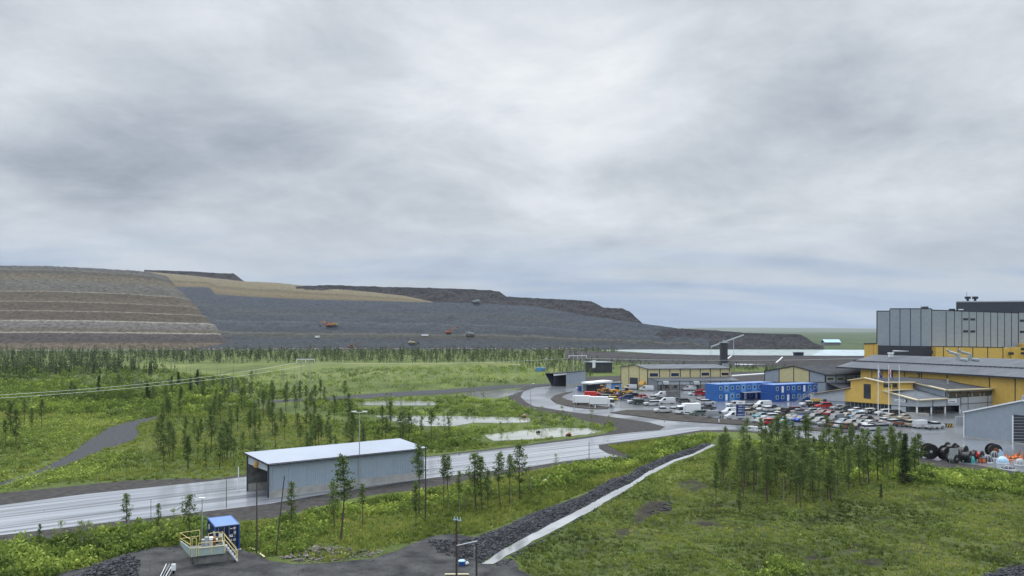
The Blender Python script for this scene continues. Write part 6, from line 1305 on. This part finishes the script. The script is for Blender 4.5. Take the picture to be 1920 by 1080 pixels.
# wooden pole pair at the bottom with a crossbar
def wpole(label, px, b, t, r0, ins):
    p = G(px, b); h_ = Hh(b, t); r = thing('utility_pole', label, 'utility pole', (p.x, p.y, 0)); m = MB(); m.bar((0, 0, -.5), (0, 0, h_-.3), r0, n=8, r2=r0*.85); m.build('pole', MT['wood'], r)
    if ins:
        m = MB(); m.ext([(-.3, -.06, h_-.35), (.42, -.06, h_-.45), (.42, -.06, h_-.36), (-.3, -.06, h_-.26)], (0, .12, 0)); m.build('crossarm', MT['galv'], r)
        for x in (-.18, .08, .34): m = MB(); z0 = h_-.35-.13*x; m.bar((x, 0, z0), (x, 0, z0+.22), .075, n=8, r2=.03); m.bar((x, 0, z0+.2), (x, 0, z0+.33), .05, n=8, r2=.015); m.build('insulator', MT['paleb'], r)
    return Vector((p.x, p.y, h_)), r
a1_, _ = wpole('dark wooden pole with three pale insulators on a short crossarm', 856, 1108, 968, .105, True)
a2_, _ = wpole('shorter wooden pole joined to the insulator pole by a pale bar', 893.5, 1104, 1012, .10, False)
m = MB(); z2 = a2_.z-.1; m.bar((a1_.x, a1_.y-.1, z2-.25), (a2_.x+.08, a2_.y-.1, z2), .05, n=6); o = m.build('tie_bar', MT['galv']); tag(o, 'pale metal bar tying the two wooden poles together', 'bar')
m = MB(); m.bar((a2_.x-.22, a2_.y, 0), (a2_.x-.22, a2_.y, z2-.05), .03, n=6); o = m.build('conduit', MT['galv']); tag(o, 'thin pale conduit running down beside the shorter wooden pole', 'pipe')
# blue-capped barrel by the pole
p = G(866, 1060); r = thing('well_cap', 'small well head with a pale blue lid behind the insulator pole', 'well', (p.x, p.y, 0))
m = MB(); m.bar((0, 0, 0), (0, 0, .45), .30, n=14); m.build('ring', MT['blued'], r); m = MB(); m.bar((0, 0, .45), (0, 0, .53), .38, n=16, r2=.30); m.build('lid', MT['paleb'], r); m = MB(); m.bar((.42, 0, .15), (.62, 0, .3), .16, n=10); m.build('pipe_end', MT['white'], r)
m = MB(); p = G(838, 1079); m.box(p.x-.2, p.x+2.1, p.y-.1, p.y+.1, .1, .16); o = m.build('plank', MT['trim']); tag(o, 'pale plank lying at the foot of the insulator pole', 'plank')
for px, py, ln, an, lab in ((470, 1030, 1.5, -40, 'pale plank on the gravel edge right of the blue container'), (490, 1042, 2.0, -55, 'longer pale plank at the foot of the straight dark pole')):
    p = G(px, py); m = MB(); m.box(-ln/2, ln/2, -.09, .09, .08, .16); o = m.build('plank', MT['trim']); o.location = p; o.rotation_euler = (0, 0, RD(an)); tag(o, label := lab, 'plank')
# ================================================================ blue container and pump platform
p0 = XY(402.5, 83.9); rz = RD(30)
S = thing('shipping_container', 'dark blue shipping container with white door markings beside the yellow railed platform', 'container', (p0.x, p0.y, .02), rz)
W_, L_, H_ = 2.55, 4.6, 2.75
m = MB(); m.box(.06, W_-.06, .06, L_-.06, .12, H_-.06); m.build('body', MT['navy'], S)
m = MB()
for x in (0, W_-.14):
    for y in (0, L_-.14): m.box(x, x+.14, y, y+.14, 0, H_)
for y in (0, L_-.12): m.box(.14, W_-.14, y, y+.12, 0, .14); m.box(.14, W_-.14, y, y+.12, H_-.12, H_)
for x in (0, W_-.12): m.box(x, x+.12, .14, L_-.14, 0, .14); m.box(x, x+.12, .14, L_-.14, H_-.12, H_)
m.build('corner_frame', MT['blued'], S)
m = MB(); m.box(.12, W_-.12, .12, L_-.12, H_-.06, H_-.02); m.build('roof', MT['roofblue'], S)
m = MB(); m.box(.0, W_, -.003, .05, H_-.05, H_+.015); m.build('roof_edge', MT['galv'], S)
for k in (0, 1):
    x0 = .15+k*1.08; m = MB(); m.box(x0, x0+1.05, .0, .059, .15, H_-.14)
    for z in (.45, .85, 1.25, 1.65, 2.05): m.box(x0+.05, x0+1.0, -.02, .0, z, z+.2)
    o = m.build('door', MT['navy'], S)
    for x in (x0+.22, x0+.8): m2 = MB(); m2.bar((x, -.05, .16), (x, -.05, H_-.16), .022, n=6); m2.build('lock_bar', MT['galv'], o)
m = MB()
for x0, z0, x1, z1 in ((.42, 1.58, .82, 2.0), (1.55, 2.32, 1.78, 2.40), (1.86, 2.38, 2.14, 2.46), (1.86, 2.27, 2.10, 2.34), (1.45, 1.62, 1.62, 1.72), (1.52, 1.48, 1.86, 1.60), (1.68, 1.66, 1.8, 1.74), (1.92, 1.72, 1.98, 2.06), (2.0, 1.98, 2.14, 2.06), (2.08, 1.76, 2.14, 1.96), (1.45, 1.02, 1.50, 1.24), (1.56, 1.08, 1.74, 1.14), (1.62, 1.18, 1.68, 1.26), (1.84, 1.05, 1.90, 1.25), (1.96, 1.05, 2.02, 1.25), (2.08, 1.05, 2.12, 1.25)):
    m.box(x0, x1, -.035, -.021, z0, z1)
m.build('door_marking', MT['white'], S)
for y, z in ((.35, 1.7), (3.4, 1.75)): m = MB(); m.box(-.03, .058, y, y+.18, z, z+.5); m.build('side_sign', MT['white'], S)
m = MB(); m.bar((-.1, .85, .95), (-.1, .85, 1.55), .2, n=10); m.bar((-.12, .6, .6), (-.12, .6, 1.3), .17, n=10); m.build('lifebuoy_case', MT['red'], S)
m = MB(); m.box(-.03, W_+.1, -.35, .0, .0, .12); m.build('sill', MT['galv'], S)
# platform
q0 = G(357, 1061.5); q1_ = G(421, 1054.5); ex = (q1_-q0).normalized(); rz2 = math.atan2(ex.y, ex.x)
T = thing('pump_platform', 'pale green steel tank platform with yellow handrails on a concrete base', 'platform', (q0.x, q0.y, 0), rz2)
Wd = (q1_-q0).length; Dp = 3.6; zb_ = .95; zt_ = 1.75
m = MB(); m.box(.35, Wd+.25, .25, Dp, 0, zb_-.05); m.build('concrete_base', MT['conc_d'], T)
m = MB(); m.box(0, Wd, 0, .08, zb_-.05, zt_); m.hexa([(-.9, Dp-.5, zb_+.5), (-.8, Dp-.5, zb_+.5), (.07, 0, zb_-.05), (0, 0, zb_-.05), (-.9, Dp-.5, zt_+.1), (-.8, Dp-.5, zt_+.1), (.07, 0, zt_), (0, 0, zt_)]); m.box(Wd-.08, Wd, .08, Dp, zb_-.05, zt_); m.build('side_panel', mat('pale_green_steel', (.34, .42, .40), .45, .08), T)
m = MB(); m.box(.1, Wd-.1, .1, Dp, zb_-.04, zb_+.1); m.build('deck', MT['conc_d'], T)
def rail(pts, z0, hts=(1.05, .55), posts=True):
    m = MB()
    for hgt in hts:
        for i in range(len(pts)-1): a = Vector(pts[i])+Zu*hgt; b = Vector(pts[i+1])+Zu*hgt; m.bar(a, b, .026, n=6)
    if posts:
        for p_ in pts: m.bar(Vector(p_)-Zu*.0, Vector(p_)+Zu*max(hts), .033, n=6)
    m.build('handrail', MT['yell'], T)
rail([(.75, -.03, zt_-.8), (Wd*.62, -.03, zt_-.8), (Wd, -.03, zt_-.8)], 0, (1.25, .75)); rail([(.55, -.03, .9), (.15, -.03, .9)], 0, (1.85,))
rail([(-.9, Dp-.4, zt_-.2), (0, .1, zt_-.2)], 0, (1.1, .55)); rail([(-.9, Dp-.4, zt_-.2), (1.0, Dp, zt_-.2)], 0, (1.1, .5)); rail([(Wd*.55, Dp*.45, zt_-.3), (Wd*.75, Dp*.55, zt_-.3), (Wd*.9, Dp*.5, zt_-.3)], 0, (1.2, .7))
rail([(Wd, .3, 1.75), (Wd+1.2, -.6, .15)], 0, (1.0, .55)); rail([(Wd-.15, 1.3, 1.75), (Wd+1.15, .5, .15)], 0, (1.1, .6))
m = MB()
for i in range(6): t = (i+.5)/6; x = Wd+t*1.15; y = .3-t*.9; m.box(x, x+.22, y, y+1.0, 1.6*(1-t), 1.6*(1-t)+.05)
m.bar((Wd, .3, 1.65), (Wd+1.2, -.6, .05), .05); m.bar((Wd, 1.3, 1.65), (Wd+1.2, .45, .05), .05); m.build('stair', MT['galv'], T)
for x, y, rr_, hh, mm in ((Wd*.5, 1.6, .22, 1.3, 'galv'), (Wd*.62, 2.2, .28, 1.1, 'white'), (Wd*.72, 1.2, .15, 1.2, 'rust'), (Wd*.42, 2.4, .25, .9, 'greyc')): m = MB(); m.bar((x, y, zb_+.1), (x, y, zb_+.1+hh), rr_, n=10); m.bar((x, y, zb_+hh*.8), (x+.7, y, zb_+hh*.8), rr_*.5, n=8); m.build('pump', MT[mm], T)
p = G(325.5, 1076); r = thing('control_cabinet', 'small pale control box on a black post left of the platform', 'cabinet', (p.x, p.y, 0)); m = MB(); m.box(-.19, .19, -.1, .1, .35, .95); m.build('box', MT['white'], r); m = MB(); m.box(-.08, .08, -.06, .06, 0, .35); m.build('post', MT['black'], r)
for i in range(4):
    a = G(300+i*5, 1084); b = G(312+i*6, 1066); m = MB(); m.bar(Vector((a.x, a.y, .1)), Vector((b.x, b.y, .45)), .035, n=6); o = m.build('hose', MT['galv' if i % 2 else 'white']); tag(o, 'pale hose lying beside the control box, one of four side by side', 'hose', 'hoses beside the control box')
# ================================================================ sign board, flagpoles
p = G(1388.5, 788.5); z1 = Hh(788.5, 751.5); z0 = Hh(788.5, 780); zm = Hh(788.5, 758); sw = 16.5/F*p.y/2; S = thing('sign_board', 'violet-blue site sign board with white text lines under a white header', 'sign', (p.x, p.y, 0), 0)
m = MB(); m.box(-sw, sw, -.05, .05, z0, zm); m.build('panel', MT['purple'], S); m = MB(); m.box(-sw, sw, -.06, .06, zm+.003, z1); m.build('header', MT['white'], S)
m = MB(); Hs = zm-z0
for i, (f0, f1, a, b) in enumerate(((.80, .90, -.5, .45), (.58, .68, -.55, .5), (.36, .47, -.55, .5), (.08, .18, -.7, .6))):
    n = 7
    for j in range(n): x0 = a+(b-a)*j/n; m.box(x0*sw, (x0+(b-a)/n*.7)*sw, -.07, -.051, z0+f0*Hs-(.03 if j in (2, 3, 4) else 0), z0+f1*Hs)
for f0 in (.76, .54, .32, .08): m.box(.68*sw, .82*sw, -.07, -.051, z0+f0*Hs, z0+(f0+.12)*Hs)
m.build('lettering', MT['paleb'], S); m = MB(); m.box(-.45*sw, .45*sw, -.08, -.061, zm+.35*(z1-zm), zm+.5*(z1-zm)); m.build('header_lettering', MT['dark'], S)
for x in (-sw*.7, sw*.7): m = MB(); m.bar((x, .08, 0), (x, .08, z0+.2), .08, n=6); m.build('post', MT['galv'], S)
m_fl = [mat('flag_white', (.7, .7, .72), .8, .05), mat('flag_blue', (.03, .05, .25), .8, .05), mat('flag_red', (.5, .03, .04), .8, .05)]
for i, (px, fl_, lab) in enumerate(((1646.5, (0, 1), 'left white flagpole with a blue and white flag hanging limp'), (1666.5, (2, 0, 1), 'middle white flagpole with a red, white and blue flag hanging limp'), (1686, None, 'right white flagpole without a flag'))):
    p = G(px, 784); z = Hh(784, 685.5); r = thing('flagpole', lab, 'flagpole', (p.x, p.y, 0), 0, 'flagpoles in front of the office'); m = MB(); m.bar((0, 0, 0), (0, 0, z), .11, n=8, r2=.06); m.bar((0, 0, z), (0, 0, z+.15), .1, n=6); m.build('pole', MT['white'], r)
    if fl_:
        m = MB(); n = 8
        for k in range(n):
            for q, c_i in enumerate(fl_ if len(fl_) == 3 else (0, 1, 1)):
                y0 = .08+q*.3; a0 = k/n; a1 = (k+1)/n; f_ = lambda t, yy: (.08+yy*(.55+.5*t)+.12*math.sin(6*t+yy*3), .15*math.sin(5*t+yy*6), z-.6-t*2.4-yy*.5)
                m.face([f_(a0, q*.3), f_(a0, q*.3+.3), f_(a1, q*.3+.3), f_(a1, q*.3)], c_i)
        m.build('flag', m_fl, r)
# ================================================================ cable drums, domes and scrap at the right
def drum(label, px, base_py, rad_px, ang_, wd=1.3, core='rust', rim='black'):
    p = G(px, base_py); R_ = rad_px/F*p.y; r = thing('cable_drum', label, 'cable drum', (p.x, p.y, .035), RD(ang_), 'cable drums at the yard edge'); ax = wd/2
    for s in (-1, 1):
        m = MB(); m.bar((0, s*ax, R_), (0, s*(ax+.1), R_), R_, n=28); m.bar((0, s*(ax+.1), R_), (0, s*(ax+.13), R_), R_*.2, 1, n=10)
        for k in range(8): a = k*math.pi/4; m.bar((math.cos(a)*R_*.2, s*(ax+.11), R_+math.sin(a)*R_*.2), (math.cos(a)*R_*.93, s*(ax+.11), R_+math.sin(a)*R_*.93), .03, 0)
        m.build('flange', [MT[rim], MT['galv']], r)
    m = MB(); m.bar((0, -ax, R_), (0, ax, R_), R_*.72, n=24); m.build('cable_core', MT[core], r); return r
for d_a in ((1687, 854, 13, 20, 'drum half hidden behind the tall spruce, leftmost of all drums', 'black'), (1704, 857, 11, 30, 'drum just right of the tall spruce', 'black'), (1720, 858, 7.5, 40, 'small drum at the right of the spruce', 'black'), (1743, 860, 14, -8, 'largest black drum standing alone in front of the wet yard', 'rust'),
            (1774, 863, 13.5, 14, 'big black drum left of the pale grey panel', 'black'), (1783, 856, 13, 30, 'drum behind the big one left of the pale grey panel', 'black'), (1787, 868, 8, 25, 'small black drum below the pale grey panel', 'greyc'), (1803, 862, 13.5, 40, 'black drum right of the pale grey panel', 'black'),
            (1811, 867, 11, 45, 'drum turned edge-on in front of the row', 'black'), (1821, 864, 10, 45, 'drum squeezed next to the red-wound drum', 'black'), (1833, 864, 9.5, 35, 'black drum wound with red cable', 'red'), (1863, 857, 12.5, -5, 'drum with a rusty brown centre behind the domes', 'rust')):
    lab = d_a[4] if len(d_a[4].split()) > 3 else d_a[4]+' of the yard'
    r = drum('cable '+lab, d_a[0], d_a[1], d_a[2], d_a[3], core=d_a[5])
    if d_a[0] == 1863: r.children[0].active_material = MT['black']; m = MB(); R_ = 12.5/F*G(1863, 857).y; m.bar((0, -.9, R_), (0, -.82, R_), R_*.45, n=14); m.build('hub_disc', MT['rust'], r)
def dome(label, px, base_py, wpx, hpx, mm, ribs=False, rim='white'):
    p = G(px, base_py); R_ = wpx/2/F*p.y; hh = hpx/F*p.y; r = thing('buoy_cover', label, 'dome', (p.x, p.y, .03)); V = MB(); n = 20; k = 6; base = len(V.v)
    for j in range(k+1):
        t = j/k*math.pi/2
        for i in range(n): a = 2*math.pi*i/n; V.v.append((R_*math.cos(t)**.8*math.cos(a) if j < k else 0, R_*math.cos(t)**.8*math.sin(a) if j < k else 0, .15+hh*math.sin(t)))
    for j in range(k):
        for i in range(n): V.f.append((j*n+i, j*n+(i+1) % n, (j+1)*n+(i+1) % n, (j+1)*n+i)); V.m.append(0)
    V.build('shell', MT[mm], r, smooth=True)
    m = MB(); m.bar((0, 0, 0), (0, 0, .15), R_*1.04, n=20); m.build('rim', MT[rim], r)
    if ribs:
        for a in (0, .7, 1.4, 2.1, 2.8, 3.5, 4.2, 4.9, 5.6):
            m = MB(); pts = [(R_*1.01*math.cos(t)**.8*math.cos(a), R_*1.01*math.cos(t)**.8*math.sin(a), .17+hh*1.01*math.sin(t)) for t in (0, .4, .8, 1.2, 1.5)]
            for i in range(4): m.bar(pts[i], pts[i+1], .022)
            m.build('rib', MT['white'], r)
dome('small grey dome-shaped cover in front of the largest black drum', 1743.5, 853, 16, 9, 'greyc'); dome('bright teal dome-shaped cover beside the drums', 1818, 866, 19, 11, 'teal', rim='teal'); dome('dark ribbed dome between the teal one and the pale blue one', 1852, 867, 18, 12, 'dark', True); dome('dark ribbed dome behind the pale blue one', 1864, 859, 15, 11, 'dark', True)
dome('pale blue ribbed dome on a white rim', 1880, 869, 21, 11, 'paleb', True); dome('grey ribbed dome at the far right edge', 1912, 872, 17, 10, 'greyc', True)
dome('flat dark dome with a wide white rim nearest the bushes', 1890, 880, 24, 5, 'dark', True)
p = G(1786, 868); r = thing('pale_panel', 'pale grey square panel leaning among the cable drums', 'panel', (p.x, p.y-.4, .03)); m = MB(); m.box(-.75, .75, -.05, .05, 1.0, 2.6); m.build('sheet', MT['paleb'] if 0 else MT['greyc'], r); m = MB(); m.bar((-.7, .05, 0), (-.7, .05, 2.6), .04); m.bar((.7, .05, 0), (.7, .05, 2.6), .04); m.build('frame', MT['galv'], r)
p = G(1875, 858); m = MB(); m.hexa([(-.9, -.4, 0), (.9, -.4, 0), (.9, .4, 0), (-.9, .4, 0), (-.5, -.2, 1.5), (.1, -.2, 1.6), (.1, .2, 1.6), (-.5, .2, 1.5)]); o = m.build('tarpaulin', MT['paleb']); o.location = (p.x, p.y, .03); tag(o, 'light blue crumpled tarpaulin behind the pale blue dome', 'tarpaulin')
rs_ = random.Random(4)
for i in range(9):
    p = G(1888+i*4.2+rs_.uniform(-1, 1), 862+rs_.uniform(-3, 5)); m = MB(); h_ = rs_.uniform(.5, 1.5); a = rs_.uniform(-.6, .6); m.bar((0, 0, 0), (a, .1, h_), rs_.uniform(.1, .22), n=6, r2=.08); m.bar((-.4, .1, .15), (.5, -.1, .3), rs_.uniform(.12, .2), n=6); m.bar((-.3, -.2, .1), (.1, .3, h_*.6), .1, n=5)
    o = m.build('scrap_part', MT['orange'] if i % 3 != 2 else MT['rust']); o.location = (p.x, p.y, .03); tag(o, 'orange machine scrap heaped at the far right behind the domes', 'scrap', 'orange scrap at the far right')
for px, py, lab in ((1842, 868, 'salmon crate between the teal dome and the dark dome'),):
    crate('crate', lab, 'crate', G(px, py), .3, .9, .7, .8, 'orange')
# barriers, crates on the yard
p = G(1779, 801); r = thing('road_barrier', 'yellow and dark striped barrier block on the yard left of the front hall', 'barrier', (p.x, p.y, .03))
m = MB(); m.box(-.9, .9, -.25, .25, 0, .9); m.build('block', MT['dark'], r); m = MB()
for x in (-.7, -.1, .5): m.ext([(x, -.27, .1), (x+.25, -.27, .1), (x+.5, -.27, .85), (x+.25, -.27, .85)], (0, .01, 0))
m.build('stripe', MT['yellow'], r)
for i, px in enumerate((1794, 1799, 1804)):
    p = G(px, 797); m = MB(); m.box(-.28, .28, -.25, .25, 0, 2.1); o = m.build('gas_cage', MT['galv']); o.location = (p.x, p.y, .035); tag(o, 'pale upright cage beside the left corner of the front grey hall', 'cage', 'pale cages beside the front hall')
for i, (px, py) in enumerate(((1408, 806), (1420, 807), (1428, 806), (1443, 807))):
    p = G(px, py+1); m = MB(); m.box(-.6, .6, -.4, .4, .03, .9); m.box(-.7, .7, -.5, .5, .9, 1.0); o = m.build('bale', MT['white']); o.location = p; tag(o, 'white wrapped bale on the road edge behind the stand of pines', 'bale', 'white bales behind the pines')
for px, py, lab in ((1116, 766.5, 'white marker post in front of the white box trucks'), (1348, 793, 'white marker post on the soil strip left of the sign board'), (1246, 799.5, 'small white marker at the tip of the soil tongue')):
    p = G(px, py); r = thing('marker_post', lab, 'marker post', (p.x, p.y, 0)); m = MB(); m.bar((0, 0, 0), (0, 0, 1.1), .13, n=8); m.build('post', MT['white'], r); m = MB(); m.bar((0, 0, 1.1), (0, 0, 1.25), .14, n=8); m.build('cap', MT['dark'], r)
def boulder(px, py, s, mm, lab):
    p = G(px, py); V, T, _ = RO[0]; me = fastmesh('boulder', V*s, T, mm); o = link('boulder', me); o.location = (p.x, p.y, s*.4); tag(o, lab, 'boulder')
boulder(1021, 908, .75, mat('sand_boulder', (.42, .36, .26), .8, .15, 2), 'single sand-coloured boulder on the grass right of the roadside pines')
boulder(982, 783, .9, mat('red_boulder', (.30, .19, .15), .8, .15, 2), 'reddish boulder on the point of the middle pond')
boulder(1066, 818, .8, MT['rust'], 'rusty brown boulder on the shore of the right pond')
boulder(1009, 812, .6, MT['rock'], 'dark stone standing in the right pond')
p = G(1015, 690); m = MB(); p = P(1014, 697, 440); m.box(-2.6, 2.6, -1.2, 1.2, 0, 2.3); o = m.build('blue_tank', MT['bluep']); o.location = (p.x, p.y, 0); tag(o, 'small pale blue tank in the green beyond the single-headed lamp post', 'tank')

# ================================================================ the damp air
hz = MB(); hz.box(-9000, 12000, -60, 16500, -62, 420); ho = hz.build('haze', None); ho.data.materials.clear()
hm = bpy.data.materials.new('damp_air'); hm.use_nodes = True; t = hm.node_tree; t.nodes.clear(); pv = t.nodes.new('ShaderNodeVolumePrincipled'); pv.inputs['Color'].default_value = (.80, .86, .95, 1); pv.inputs['Density'].default_value = 0.000035
oo = t.nodes.new('ShaderNodeOutputMaterial'); t.links.new(pv.outputs[0], oo.inputs['Volume']); ho.data.materials.append(hm); ho['kind'] = 'stuff'; ho['label'] = 'thin damp haze filling the air over the mine and the plain'; ho['category'] = 'haze'
